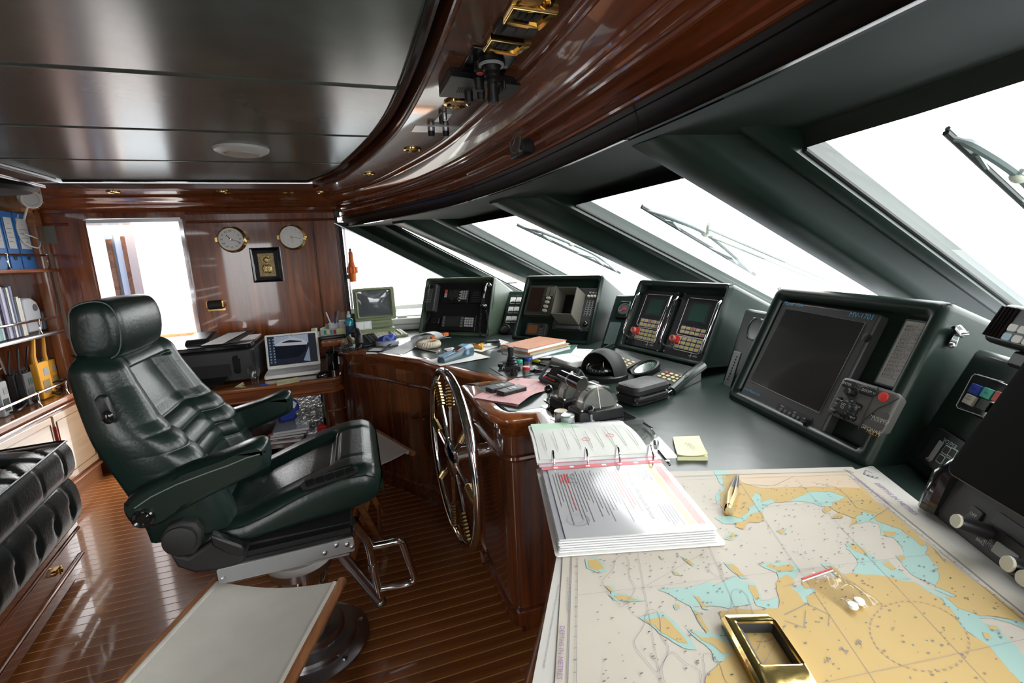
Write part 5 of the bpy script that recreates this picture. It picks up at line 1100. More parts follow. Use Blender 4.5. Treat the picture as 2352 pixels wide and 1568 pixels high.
def pen(name, label, p, q, m, r=.0045, grp=None):
    t = thing(name, label, 'pen', (p+q)/2, grp); e = (q-p).normalized()
    obj('barrel', B().tube([p, q], r, 8), m, t); obj('cap', B().tube([p-e*.002, p+(q-p)*.3], r*1.25, 8), BLUP if m is not BLUP else BLUP, t); obj('tip', B().tube([q, q+e*.012], [r*.6,.0008], 8), STEEL, t); return t
pen('ballpoint_pen', 'blue ballpoint pen lying in front of the laptop', pz_(597,885,.007), pz_(655,877,.007), GLC)
t = thing('computer_mouse', 'black mouse at the right end of the wall desk', 'mouse', pz_(745,864)); cm = pz_(745,864)
fm = dirf((cm.x,cm.y,ZL), .4); obj('shell', B().loft([[fm.p(.048*s*math.cos(g), .028*s*math.sin(g), h) for g in [k*2*math.pi/20 for k in range(20)]] for s, h in ((.97,.001),(1,.008),(.93,.020),(.70,.030),(.35,.034),(.05,.035))]), BLG, t); obj('wheel', B().ball(fm.p(.025,0,.028), .006), DGR, t)
t = thing('pen_pot', 'black pen pot at the end of the desk against the console', 'pot', (-.195,3.22,ZL))
fpot = Fr((-.190,3.22,ZL),(1,0,0),(0,1,0)); obj('pot', B().lathe([(.030,0),(.034,.004),(.038,.11),(.035,.11),(.031,.01),(.001,.008)], fpot, 24), BLG, t)
obj('clip', B().box(.030,-.01,.03,.042,.01,.08,fpot), STEEL, t)
tag(obj('pencil', B().tube([(-.185,3.22,ZL+.012),(-.172,3.225,ZL+.16)], .004, 6), GRN), 'green pencil standing in the black pot', 'pencil'); tag(obj('marker', B().tube([(-.2,3.215,ZL+.012),(-.205,3.2,ZL+.14)], .005, 8), BLK), 'black marker standing in the black pot', 'pen')
# things stowed under the desk
zs_ = -1.078
def under(x, y, Y=3.12): return ay(x, y, Y)
t = thing('blue_bag', 'dark blue bag with a white print stowed under the desk', 'bag', under(660,985)); P = [under(*q) for q in ((632,925),(655,912),(680,915),(690,935),(682,965),(640,975))]
obj('sack', B().loft([[p+V((0,.10,0)) for p in P],[p+V((0,.02,0)) for p in P],[p*.85+sum(P,V())/6*.15 for p in P]]), BLUP, t, bev=.01); obj('print', B().poly([under(668,918,3.115), under(682,925,3.115), under(676,938,3.115), under(666,930,3.115)]), WHT, t, flat=True)
fU = Fr((0,3.13,0),(1,0,0),(0,0,1))
t = thing('foil_pack', 'clear pack of silver foil cups standing under the desk', 'pack', under(715,1000))
a0, b0 = fU.px(684,1005); a1, b1 = fU.px(743,905); obj('clear_box', B().rbox(a0,zs_+.0,-.10,a1,b1,0,.008,fU), M('foil film',(.5,.5,.5),.15,.7,bump=.6,bscale=60), t)
for i in range(3):
    for j in range(4): obj('foil_cup', B().lathe([(.011,0),(.017,.012),(.012,.012),(.001,.004)], fU.sub(a0+.025+i*(a1-a0-.04)/2.6, zs_+.03+j*.042, .0), 14), STEEL, t)
t = thing('green_carton', 'black and green carton at the right under the desk', 'carton', under(755,1000)); a0, b0 = fU.px(748,1000); a1, b1 = fU.px(768,890)
obj('box', B().box(a0,zs_,-.2,a1,b1-.0,.01,fU), BLG, t); obj('green_band', B().box(a0-.001,zs_+.10,-.2,a1+.001,zs_+.17,.0112,fU), M('box green',(.05,.1,.03),.4), t); txt('9', fU, (a0+a1)/2, zs_+.14, .02, WHT, t, .012)
for k, (m, z_, lab) in enumerate(((WHT,0,'white ream lowest in the stack under the desk'),(M('navy cover',(.03,.04,.12),.4),.028,'navy magazine in the stack under the desk'),(PAPG,.045,'grey white brochure in the stack under the desk'),(M('ice cover',(.55,.6,.68),.3),.062,'pale glossy magazine topmost in the stack under the desk'))):
    f_ = dirf((-.50+.01*k,3.17,zs_+z_), -.1+.05*k); t = thing('magazine', lab, 'magazine', f_.o, 'magazines under the desk'); obj('pages', B().box(-.10,-.13,.0015,.10,.13,.013,f_), PAP, t); obj('cover', B().box(-.102,-.132,.013,.102,.132,.0148,f_).box(-.102,-.132,0,.102,.132,.0015,f_).box(-.103,-.132,0,-.1015,.132,.0148,f_), m, t)
for k, (x, y, m, lab) in enumerate(((628,1005,REDK,'red and white sachet under the desk, left'),(660,1010,RED,'red sachet with a white bow under the desk'),(680,1000,M('maroon pack',(.2,.02,.03),.3),'maroon packet in the dark under the desk'),(612,1015,M('sky blue bag',(.2,.35,.6),.5),'sky blue paper bag low under the desk'),(740,985,RED,'red box tag hanging by the foil cups'))):
    c = under(x, y, 3.08); t = thing('packet', lab, 'packet', c); P = [c + V((dx, 0, dz)) for dx, dz in ((-.03,-.035),(.03,-.03),(.034,.02),(.005,.035),(-.03,.028))]
    obj('pouch', B().loft([[p*.8+c*.2+V((0,.02,0)) for p in P], P, [p*.8+c*.2+V((0,-.012,0)) for p in P]]), m, t, bev=.004); obj('white_tie', B().ball(c+V((.01,-.014,-.01)), .012, sc=(1.3,.6,.8)), WHT, t)
t = thing('waste_bin', 'black round waste bin on the floor below the desk', 'bin', (-.36,2.78,FL)); fb = Fr((-.36,2.80,FL),(1,0,0),(0,1,0)); obj('bin', B().lathe([(.10,0),(.135,.27),(.145,.28),(.145,.29),(.13,.288),(.098,.01),(.001,.01)], fb, 32), BLG, t); obj('rim', B().tube([fb.p(.142*math.cos(g), .142*math.sin(g), .288) for g in [k*math.pi/20 for k in range(40)]], .006, 8, True), BLG, t)
# ================================================================ on the far wall
DIAL = M('dial white', (.95,.95,.93), .35)
def clock(name, label, px, hour, ang1, ang2, num):
    c = ay(*px, yw); f_ = Fr((c.x,yw-.001,c.z),(1,0,0),(0,0,1)); t = thing(name, label, name.split('_')[-1], (c.x,yw,c.z))
    r = .080
    obj('case', B().lathe([(r*1.12,0),(r*1.12,.006),(r*1.0,.010),(r*.98,.036),(r*1.03,.040),(r*1.02,.048),(r*.96,.050),(r*.93,.044),(r*.5,.042)], f_, 48), BRS, t)
    d = obj('dial', B().lathe([(r*.94,.0445),(.001,.0445)], f_, 40), DIAL, t)
    for k in range(12):
        g = math.pi/2 - k*math.pi/6
        if num: txt(['XII','I','II','III','IIII','V','VI','VII','VIII','IX','X','XI'][k], f_, r*.70*math.cos(g), r*.70*math.sin(g), .018, INK, d, .0452)
        else: obj('tick', B().box(-.001,r*.72,0,.001,r*.8,.0006,f_.sub(0,0,.0447,g-math.pi/2)), INKG, d)
    for g, l, w_ in ((ang1,.5,.004),(ang2,.75,.0028)):
        g = math.radians(90-g); obj('hand', B().box(-w_/2,-.012,0,w_/2,r*l,.0008,f_.sub(0,0,.0458+.0005*(l>.6),g-math.pi/2)), INK if num else GLD, d)
    obj('pin', B().lathe([(.005,.045),(.004,.049),(.001,.049)], f_, 12), BRS, t); obj('hinge', B().rbox(-r*1.2,-.014,.02,-r*1.0,.014,.045,.004,f_), BRS, t); obj('catch', B().lathe([(.010,.03),(.010,.045),(.001,.046)], f_.sub(r*1.08, 0, 0), 12), BRS, t)
clock('ship_clock', 'brass ship clock with roman numerals on the wood wall', (534,550), 10, 318, 112, True)
clock('brass_barometer', 'brass barometer with plain white dial right of the clock', (672,545), 3, 178, 100, False)
t = thing('framed_icon', 'small black framed gilt relief picture under the clock and barometer', 'picture', ay(612,608,yw)); a0, b0, a1, b1 = FW.rect([(574,570),(643,567),(652,645),(584,649)])
b = B(); q0 = [(a0,b0),(a1,b0),(a1,b1),(a0,b1)]; 
ins_ = lambda d: [(a0+d,b0+d),(a1-d,b0+d),(a1-d,b1-d),(a0+d,b1-d)]
b.loft([[FW.p(x, y, c) for x, y in ins_(d)] for d, c in ((0,0),(0,.026),(.006,.032),(.012,.028),(.022,.016),(.026,.020),(.029,.012))], True, False); obj('frame', b, BLG, t)
obj('mat_board', B().poly([FW.p(x, y, .012) for x, y in ins_(.028)]), BLM, t, flat=True)
ca, cb_ = (a0+a1)/2, (b0+b1)/2; gw, gh = (a1-a0)/2-.045, (b1-b0)/2-.04
obj('gilt_ground', B().rbox(ca-gw,cb_-gh,.012,ca+gw,cb_+gh,.018,.004,FW), M('tarnished gilt',(.35,.27,.14),.35,.8,bump=.6,bscale=90), t)
rel = M('gilt relief',(.6,.45,.2),.25,1,bump=.4,bscale=120); f_ = FW.sub(ca, cb_, .018)
obj('relief', B().ball(f_.p(0,gh*.42,.0), gw*.36, f_, 18, (1,1.2,.4)).ball(f_.p(-gw*.25,-gh*.35,0), gw*.5, f_, 18, (.8,1.2,.3)).ball(f_.p(gw*.25,-gh*.35,0), gw*.5, f_, 18, (.8,1.2,.3)), rel, t)
obj('halo', B().tube([f_.p(gw*.5*math.cos(g), gh*.45+gw*.5*math.sin(g), .002) for g in [k*math.pi/16 for k in range(32)]], .003, 6, True), rel, t)
t = thing('paper_holder', 'brass bracket with a black roller on the wood wall', 'holder', ay(498,700,yw)); c = ay(498,701,yw); f_ = Fr((c.x,yw-.001,c.z),(1,0,0),(0,0,1))
obj('back_plate', B().rbox(-.058,-.038,0,.052,.036,.004,.004,f_), BRS, t, bev=.001)
for s in (-1,1): obj('arm', B().rbox(s*.047-.006,-.012,.0,s*.047+.006,.034,.045,.004,f_), BRS, t, bev=.002)
obj('roller', B().tube([f_.p(-.042,.006,.034), f_.p(.042,.006,.034)], .030, 20), BLM, t)
# ================================================================ overhead: lamp, downlights, instruments on the soffit
fC = Fr((0,0,zC),(1,0,0),(0,-1,0)); fSo = Fr((0,0,zS),(1,0,0),(0,-1,0))   # n points down
c = fC.px(555,342); t = thing('ceiling_lamp', 'round white ceiling lamp in the leather headlining', 'lamp', fC.p(*c))
obj('ring', B().lathe([(.108,0),(.105,.010),(.085,.020),(.072,.022),(.066,.016)], fC.sub(*c), 40), WHT, t); obj('lens', B().lathe([(.067,.015),(.064,.026),(.04,.030),(.001,.031)], fC.sub(*c), 32), M('opal lens',(.6,.57,.52),.3), t)
dl_ = [((260,440),'brass downlight above the door, near the shelves'),((512,440),'brass downlight above the clock'),((738,441),'brass downlight in the far corner of the soffit'),((848,399),'brass downlight at the start of the curved soffit'),((947,342),'brass downlight on the soffit near the two knob plate'),((1050,236),'large brass downlight beside the intercom panel'),((1225,-2),'brass downlight cut by the top edge of the photo')]
for k, (p, lab) in enumerate(dl_):
    c = fSo.px(*p); t = thing('downlight', lab, 'downlight', fSo.p(*c), 'brass downlights in the wooden soffit'); r = (.03,.03,.03,.027,.034,.036,.036)[k]; f_ = fSo.sub(*c)
    obj('trim_ring', B().lathe([(r*1.15,.0),(r*1.12,.006),(r*.9,.008),(r*.7,.004),(r*.62,-.0)], f_, 32), BRS, t); obj('bulb', B().lathe([(r*.62,.001),(r*.4,.003),(.001,.004)], f_, 20), M('coppery lamp',(.3,.16,.08),.3,.5), t)
def sdev(name, label, cat, P, h, m, cpx=0, **k):
    a0, b0, a1, b1 = fSo.rect(P, cpx); t = thing(name, label, cat, fSo.p((a0+a1)/2,(b0+b1)/2,0)); return t
def oplate(name, P, c0, c1, m, t, bev=.002, label=None):      # four corners by bearing, kept as drawn
    q = [fSo.px(x, y, c1) for x, y in P]; return obj(name, B().prism(q, c0, c1, fSo), m, t, bev=bev, label=label)
def Z2(x, y): return (700+x/2.94, y/2.94)
def Q2(*P): return [Z2(*p) for p in P]
for P, lab in ((((1400,30),(1716,75),(1590,190),(1332,145)),'brass framed switch plate nearest the top of the photo'),(((1255,248),(1535,292),(1430,365),(1200,335)),'brass framed switch plate above the joystick plate')):
    c = fSo.px(*Z2(sum(p[0] for p in P)/4, sum(p[1] for p in P)/4)); t = thing('switch_plate', lab, 'switch plate', fSo.p(*c)); q = [fSo.px(*Z2(*p), .008) for p in P]; m = [sum(x[i] for x in q)/4 for i in (0,1)]
    sc2 = lambda s: [(m[0]+(a-m[0])*s, m[1]+(b_-m[1])*s) for a, b_ in q]
    obj('brass_frame', B().loft([[fSo.p(a, b_, h) for a, b_ in sc2(s)] for s, h in ((1,0),(.99,.010),(.93,.014),(.72,.012),(.66,.004))], True, False), BRS, t)
    obj('module', B().prism(sc2(.68), .002, .005, fSo), DGR, t); qs = sc2(.42)
    for k in range(3): obj('rocker', B().prism([tuple(V((*qs[i],0)).lerp(V((*qs[j],0)), f)[:2]) for i, j, f in ((0,1,k/3+.02),(0,1,k/3+.31),(3,2,k/3+.31),(3,2,k/3+.02))], .004, .010, fSo), BLK, t, bev=.001)
P = ((1320,150),(1605,182),(1535,272),(1268,232)); t = sdev('switch_module', 'bare black switch module between the two brass framed plates', 'switch', Q2(*P), 0, BLK); oplate('module', Q2(*P), 0, .010, BLK, t)
for k in range(3): x = 1345+k*72; oplate('rocker', Q2((x+22,190+k*6),(x+88,198+k*6),(x+50,240+k*6),(x-18,232+k*6)), .010, .016, DGR, t, .001)
P = ((1140,322),(1448,370),(1340,512),(1040,495)); t = sdev('joystick_plate', 'black overhead plate with a searchlight joystick hanging from it', 'control panel', Q2(*P), 0, BLG); oplate('plate', Q2(*P), 0, .006, BLG, t)
c = fSo.px(*Z2(1258,400), .006); f_ = fSo.sub(*c)
js_ = obj('joystick', B().lathe([(r*.74, h) for r, h in [(.040,.006),(.040,.014),(.030,.018),(.028,.030),(.023,.034),(.025,.042),(.020,.046),(.022,.054),(.017,.058),(.018,.066),(.016,.070),(.020,.095),(.018,.102),(.001,.103)]], f_, 20), BLK, t); obj('collar', B().tube([f_.p(0.027*math.cos(g), .027*math.sin(g), .020) for g in [k*math.pi/12 for k in range(24)]], .004, 6, True), GREY, t)
knob('push_button', fSo, *Z2(1185,455), .006, .016, .02, BLK, t); knob('red_button', fSo, *Z2(1183,478), .012, .010, .016, REDK, t)
fT = Fr(fSo.o, fSo.u, fSo.v)
def ttext(s, p, size, m, t, c, rot): f2_ = fSo.sub(*fSo.px(*Z2(*p), c), c, rot); txt(s, f2_, 0, 0, size, m, t, .0006)
ttext('------', (1120,450), .010, GLD, t, .006, 1.1); ttext('--- --', (1335,445), .010, GLD, t, .006, 1.1)
P = ((985,518),(1462,588),(1365,682),(908,655)); t = sdev('intercom_panel', 'grey overhead intercom panel with speaker slots and black knobs', 'intercom', Q2(*P), 0, DGR)
oplate('back_box', Q2(*P), 0, .022, BLK, t); oplate('face', Q2(*P), .022, .026, M('intercom face',(.09,.095,.09),.35), t)
for k in range(7): x = 1040+k*15; oplate('slot', Q2((x,592),(x+5,592),(x-12,626),(x-17,626)), .026, .0268, BLM, t, 0)
for x, y, r in ((1178,575,.013),(1108,655,.012),(1190,640,.011)): knob('knob', fSo, *Z2(x,y), .026, r, .026, BLK, t)
for k in range(5): knob('toggle', fSo, *Z2(1345-k*21,578+k*19), .026, .0055, .018, BLK, t, 10); knob('indicator', fSo, *Z2(1283-k*17,575+k*19), .026, .004, .004, ORG, t, 10)
ttext('-----', (1320,655), .011, GLD, t, .026, .9); ttext('-- ---', (1385,620), .009, INKW, t, .026, .9)
P = ((918,768),(995,772),(955,828),(872,822)); t = sdev('key_switch', 'small steel plate with a toggle and key on the soffit', 'switch', Q2(*P), 0, STEEL); oplate('plate', Q2(*P), 0, .003, STEEL, t, .001); knob('toggle', fSo, *Z2(945,790), .003, .008, .02, STEEL, t); knob('key', fSo, *Z2(925,815), .003, .009, .022, BLK, t); knob('red_tag', fSo, *Z2(915,826), .012, .004, .01, RED, t)
P = ((745,848),(1050,862),(1010,898),(718,892)); t = sdev('knob_plate', 'long steel plate with two black capped knobs on the soffit', 'control panel', Q2(*P), 0, STEEL); oplate('plate', Q2(*P), 0, .003, STEEL, t, .001)
for x in (855,953): knob('knob_base', fSo, *Z2(x,882), .003, .013, .018, STEEL, t); knob('knob_cap', fSo, *Z2(x,905), .016, .012, .016, BLK, t)
# repeater gauge hanging on the fascia
cg = az(1205,320,.375); tt = V((F1[30][0]-F1[28][0], F1[30][1]-F1[28][1], 0)).normalized()
gx, gy = ax(1203,325,0.54).y, 0
rr = ray(1205,322)
best = min(range(len(F1)), key=lambda i: abs(F1[i][0]*rr.y - F1[i][1]*rr.x)); p0 = V((F1[best][0],F1[best][1],rr.z*F1[best][1]/rr.y)); tt = V((F1[best+1][0]-F1[best-1][0], F1[best+1][1]-F1[best-1][1],0)).normalized()
nn = V((-tt.y*-1, tt.x*-1, 0)); nn = nn if nn.x < 0 else -nn
fG = Fr(p0, tt, V((0,0,1)), None); fG = fG if fG.n.x < 0 else Fr(p0, -tt, V((0,0,1)))
t = thing('repeater_dial', 'square black repeater dial on the wooden fascia', 'gauge', fG.p(0,-.05,0))
obj('case', B().rbox(-.055,-.055,.0,.055,.055,.045,.008,fG), BLK, t, bev=.003); obj('dial', B().lathe([(.046,.045),(.046,.050),(.042,.050),(.040,.047),(.001,.047)], fG, 32), M('dial face',(.14,.14,.14),.35), t); obj('lens', B().lathe([(.041,.0485),(.001,.0495)], fG, 24), GLC, t)
obj('needle', B().tube([fG.p(-.02,-.015,.048), fG.p(.026,.020,.048)], .0012, 4), INKW, t); knob('trim_knob', Fr(fG.p(.042,-.045,.045), fG.u, fG.v), CX, CY, 0, .006, .008, DGR, t) if 0 else obj('trim_knob', B().lathe([(.006,.045),(.006,.053),(.001,.053)], fG.sub(.043,-.045), 10), STEEL, t)
p = az(777,483,.33); t = tag(obj('wall_socket', B().rbox(-.02,-.025,0,.02,.025,.02,.004,Fr((-.075,yw-.02,.345),(1,0,0),(0,0,1))), BLK, bev=.003), 'small black switch at the far corner above the side window', 'switch')
# ================================================================ wipers and torch
def wiper(label, k, A, Bp, C1, C2, arm):
    f = lambda x, y, d=.03: onpane((x,y), k) + V((.010,0,.03)); t = thing('windscreen_wiper', label, 'wiper', f(*C1))
    G = M('wiper grey',(.16,.2,.2),.4)
    a, b_ = f(*A), f(*Bp); up = V((.03,0,.045)); c1 = f(*C1) ; m = (a+b_)/2
    obj('blade', B().tube([a, m, b_], .006, 6), BLM, t); obj('blade_spine', B().tube([a+V((.004,0,.008)), b_+V((.004,0,.008))], .005, 6), G, t)
    q = [a.lerp(b_, s) for s in (.04,.30,.54,.72,.96)]
    bow = [q[0], f(*C2[0]), f(*C1), f(*C2[1]), q[4]]
    obj('yoke', B().tube(cr(bow, 5), [.005]*4+[.009]*13+[.005]*4, 8), G, t)
    for e0, e1, e2 in (((q[0].lerp(q[1],.5)), f(*C2[0]), q[1]), (q[2], f(*C2[1]), q[3].lerp(q[4],.4))): obj('link', B().tube([e0, (e0+e2)/2*.45+e1*.55, e2], .0045, 6), G, t)
    for q0, q1 in arm: obj('wiper_arm', B().tube([f(*q0), f(*q1)], .007, 8), M('pale arm',(.45,.5,.47),.4), t)
    obj('joint', B().ball(f(*C1), .018, sc=(1.3,.8,.8)), M('cream joint',(.6,.62,.5),.5), t)
wiper('wiper on the farther front pane, left of the middle mullion', 2, (1184,529), (1422,638), (1310,572), ((1240,545),(1370,600)), [((1312,566),(1450,627))])
wiper('wiper on the middle pane with twin pale arms', 3, (1468,493), (1730,645), (1617,553), ((1540,520),(1690,610)), [((1618,540),(1900,660)),((1630,560),(1890,665)),((1620,555),(1622,532))])
wiper('large wiper on the nearest pane at the right edge', 4, (2160,342), (2440,590), (2330,440), ((2225,372),(2400,520)), [((2330,430),(2500,540))])
t = thing('torch', 'orange waterproof torch clipped upright beside the side window', 'torch', ay(808,645,3.70)); fq = Fr((ay(807,600,3.66).x,3.66,0),(1,0,0),(0,1,0))
zt_ = lambda y: ay(808,y,3.66).z
obj('body', B().lathe([(.001,zt_(647)),(.022,zt_(647)),(.024,zt_(630)),(.027,zt_(628)),(.034,zt_(624)),(.034,zt_(616)),(.025,zt_(612)),(.018,zt_(600)),(.016,zt_(582)),(.014,zt_(578)),(.001,zt_(577))], fq, 20), ORG, t)
for k in range(10):
    g = k*.628; obj('grip_rib', B().tube([fq.p(.034*math.cos(g),.034*math.sin(g),zt_(627)), fq.p(.034*math.cos(g),.034*math.sin(g),zt_(613))], .005, 6), ORG, t)
obj('end_loop', B().lathe([(.008,zt_(578)),(.009,zt_(571)),(.001,zt_(570))], fq, 10), MGR, t); obj('clip', B().rbox(-.05,.0,zt_(640),-.012,.05,zt_(630),.004,fq), BLK, t)
# ================================================================ things lying on the helm console
fD = Fr((0,0,ZD),(1,0,0),(0,1,0))
def dz(x, y, h=0): return az(x, y, ZD+h)
def slab(name, P, h0, h1, mat, parent=None, bev=0, **k):
    q = [dz(x, y, h1) for x, y in P]; return obj(name, B().loft([[V((p.x,p.y,ZD+h0)) for p in q],[V((p.x,p.y,ZD+h1)) for p in q]]), mat, parent, bev=bev, **k)
def tslab(name, label, cat, P, h0, h1, mat, part='body', bev=.002, group=None):
    q = [dz(x, y, h1) for x, y in P]; c = sum(q, V())/len(q); t = thing(name, label, cat, (c.x,c.y,ZD+h0), group); slab(part, P, h0, h1, mat, t, bev); return t
Z4 = lambda x, y: (780+x/4.9, 540+y/4.9)
Z7 = lambda x, y: (1000+x/5.227, 740+y/5.227)
def Q4(*P): return [Z4(*p) for p in P]
def Q7(*P): return [Z7(*p) for p in P]
def curlsheet(name, label, P, m, h=.001, lift=None, n=10, cat='paper', grp=None):
    # four corner sheet with optional lifted corners
    q = [dz(x, y, h) for x, y in P]; L = lift or (0,0,0,0)
    def fn(i, j):
        p = q[0]*(1-i)*(1-j) + q[1]*i*(1-j) + q[2]*i*j + q[3]*(1-i)*j
        z = L[0]*((1-i)*(1-j))**2 + L[1]*(i*(1-j))**2 + L[2]*(i*j)**2 + L[3]*((1-i)*j)**2
        return p + V((0,0,z))
    b = B(); b.grid(fn, n, n); return tag(obj(name, b, m, solid=.0005, ang=80), label, cat, grp)
# ---- far end: desk tidy, spray bottle, tube monitor and keyboard
obj('side_shelf', B().rbox(-.245,3.17,ZD-.03,-.10,3.74,ZD,.01), WX, helm, bev=.006)
t = thing('desk_tidy', 'white desk tidy with pens, cards and paper flags by the side window', 'organiser', (-.24,3.2,ZD))
qa, qb = dz(737,774), dz(794,771); fO = Fr(qa, qb-qa, V((-(qb-qa).y,(qb-qa).x,0))); wO = .19
obj('tray', B().box(0,0,0,wO,.12,.012,fO).box(0,.0,.012,wO,.006,.055,fO).box(0,.11,.012,wO,.12,.075,fO).box(0,0,.012,.006,.12,.06,fO).box(wO-.006,0,.012,wO,.12,.06,fO).box(wO*.55,0,.012,wO*.56,.12,.055,fO), M('off white plastic',(.55,.57,.5),.4), t, bev=.001)
fOv = Fr(fO.p(0,0,0), fO.u, V((0,0,1)))
for k, m in enumerate((GRN,YEL,INKB,RED)): obj('paper_flag', B().box(.025+k*.022,.018,.0,.040+k*.022,.046,.0012,fOv), m, t)
obj('note_block', B().box(.115,.015,.0,.180,.055,.012,fOv), YEL, t); obj('pen_cup', B().lathe([(.032,.02),(.036,.085),(.033,.085),(.03,.03)], fO.sub(.075,.06), 20), WHT, t)
for i, (a, bq, m) in enumerate(((.06,-.02,WHT),(.085,.012,BLUP),(.07,.03,GREY))): tag(obj('pen', B().tube([fO.p(.075+.3*(a-.075),.06,.03), fO.p(a+.03*i-.02,.06+bq,.165)], .0045, 8), m), ('white pen','blue capped pen','grey pen')[i] + ' standing in the desk tidy', 'pen')
t = thing('card_stack', 'stack of white business cards standing in the desk tidy', 'cards', fO.p(.175,.07,.012)); obj('cards', B().box(.11,.07,.014,.180,.09,.10,fO), PAP, t); obj('red_mark', B().box(.145,.0695,.075,.157,.0699,.085,fO), RED, t)
tag(obj('stapler', B().rbox(-.08,-.018,0,.08,.018,.018,.008,dirf(dz(765,776), .15)), BLK, bev=.005), 'flat black stapler lying in front of the desk tidy', 'stapler')
t = thing('rubber_stamp', 'small white box leaning by the desk tidy', 'box', fO.p(-.03,.02,0)); obj('box', B().box(-.075,-.01,.0,-.01,.05,.035,fO), WHT, t); obj('cap', B().box(-.06,.0,.035,-.03,.035,.062,fO), KEYW, t)
t = thing('spray_bottle', 'small bottle of blue spray cleaner by the tube monitor', 'bottle', dz(806,772)); c = dz(806,772); f_ = Fr((c.x,c.y,ZD),(1,0,0),(0,1,0))
obj('bottle', B().lathe([(.001,.001),(.026,.001),(.028,.006),(.028,.105),(.022,.118),(.012,.124),(.012,.132)], f_, 24), M('blue liquid bottle',(.02,.35,.5),.15,coat=.6), t); obj('label', B().lathe([(.0283,.02),(.0283,.075)], f_, 24, False), M('label navy',(.03,.08,.15),.5), t); obj('spray_head', B().lathe([(.014,.132),(.013,.15),(.008,.152),(.008,.172),(.001,.173)], f_, 16), WHT, t)
# tube monitor
fX = Fr(V((0,3.30,0)), V((1,.03,0)), V((0,0,1)))
t = thing('tube_monitor', 'old olive beige computer monitor with a grey screen', 'monitor', fX.p(.05,-.5,0))
a0, b0, a1, b1 = fX.rect([(808,663),(904,658),(911,733),(816,738)])
obj('casing', B().loft([[fX.p(a, c, d) for a, c in rrect(a0+s,b0+s*1.0,a1-s,b1-s,.012)] for d, s in ((-.33,.06),(-.16,.03),(-.05,.004),(-.004,0),(0,.004))]), OLV, t, bev=.002)
s_ = fX.rect([(818,670),(893,666),(899,722),(827,728)]); ring = lambda s, d: [fX.p(a, c, d) for a, c in rrect(s_[0]-s,s_[1]-s,s_[2]+s,s_[3]+s,.012)]
obj('bezel', B().loft([ring(.012,.0),ring(.010,.006),ring(.0,-.012)], True, False), OLV, t); obj('tube', B().grid(lambda i, j: fX.p(s_[0]-.002+(s_[2]-s_[0]+.004)*i, s_[1]-.002+(s_[3]-s_[1]+.004)*j, -.012+.012*(1-(2*i-1)**2)*(1-(2*j-1)**2)), 16, 16), CRT, t)
# recess needs an opening: casing front is closed, so the tube sits just proud
for o in t.children:
    if o.name.startswith('tube') or o.name.startswith('bezel'): o.location = o.location + (fX.n*.012)
obj('front_label', B().box(a0+.05,b0-.022,-.006,a1-.05,b0-.004,-.002,fX), OLV, t); obj('base', B().loft([[fX.p(a, c, d) for a, c in ((a0+.03,-.499),(a1-.02,-.499),(a1-.03,b0-.002),(a0+.04,b0-.002))] for d in (-.22,-.01)]), OLV, t, bev=.006); obj('base_ledge', B().rbox(a0+.0,-.499,-.005,a1-.02,ay(837,757,3.235).z,.10,.006,fX), OLV, t, bev=.004); obj('disk_slot', B().box(a0+.08,b0-.028,-.012,a1-.05,b0-.012,-.006,fX), M('olive dark',(.15,.18,.09),.5), t)
t = thing('keyboard', 'olive beige computer keyboard in front of the tube monitor', 'keyboard', dz(868,770))
k0, k1, k2, k3 = dz(806,783,.012), dz(938,767,.012), dz(932,752,.03), dz(801,766,.03); fk = Fr(k0, k1-k0, k3-k0); wk, dk_ = (k1-k0).length, (k3-k0).length
dk_ = .155
obj('case', B().loft([[fk.p(a, c, d) for a, c in rrect(0,0,wk,dk_,.006)] for d in (-.018,-.003,0)]), OLV, t, bev=.003); kb = B()
for j in range(6):
    for i in range(20):
        if i in (14,17) : continue
        kb.loft([[fk.p(.012+i*(wk-.024)/20+s, .012+j*.0222+s, h) for s in (0,)] + [fk.p(.012+i*(wk-.024)/20+(wk-.024)/20*.9-s, .012+j*.0222+s, h) for s in (s,)] + [fk.p(.012+i*(wk-.024)/20+(wk-.024)/20*.9-s, .012+j*.0222+.019-s, h) for s in (s,)] + [fk.p(.012+i*(wk-.024)/20+s, .012+j*.0222+.019-s, h) for s in (s,)] for s, h in ((0,0),(.002,.010))])
obj('keycaps', kb, KEYW, t, kind='stuff')
t = thing('matrix_printer', 'white dot matrix printer with clear lid behind the red carton', 'printer', dz(945,752)); fY = Fr(V((.17,3.41,ZD)),(.98,-.2,0),(.2,.98,0))
obj('body', B().loft([[fY.p(a, c, h) for a, c in rrect(s,s,.31-s,.26-s,.012)] for h, s in ((.004,.004),(.01,0),(.075,0),(.085,.006))]), WHT, t, bev=.003); obj('lid', B().loft([[fY.p(.07,.02,.085),fY.p(.30,.02,.085),fY.p(.30,.18,.135),fY.p(.07,.18,.135)],[fY.p(.07,.03,.085),fY.p(.30,.03,.085),fY.p(.30,.2,.13),fY.p(.07,.2,.13)]]), GLC, t); obj('carriage', B().box(.05,.06,.085,.29,.16,.10,fY), GREY, t); obj('platen_knob', B().tube([fY.p(-.012,.15,.10), fY.p(.03,.15,.10)], .022, 16), OLV, t); obj('paper_guide', B().box(.025,.10,.085,.035,.14,.15,fY), KEYW, t); obj('front_slot', B().box(.04,-.002,.04,.28,.0,.05,fY), GREY, t)
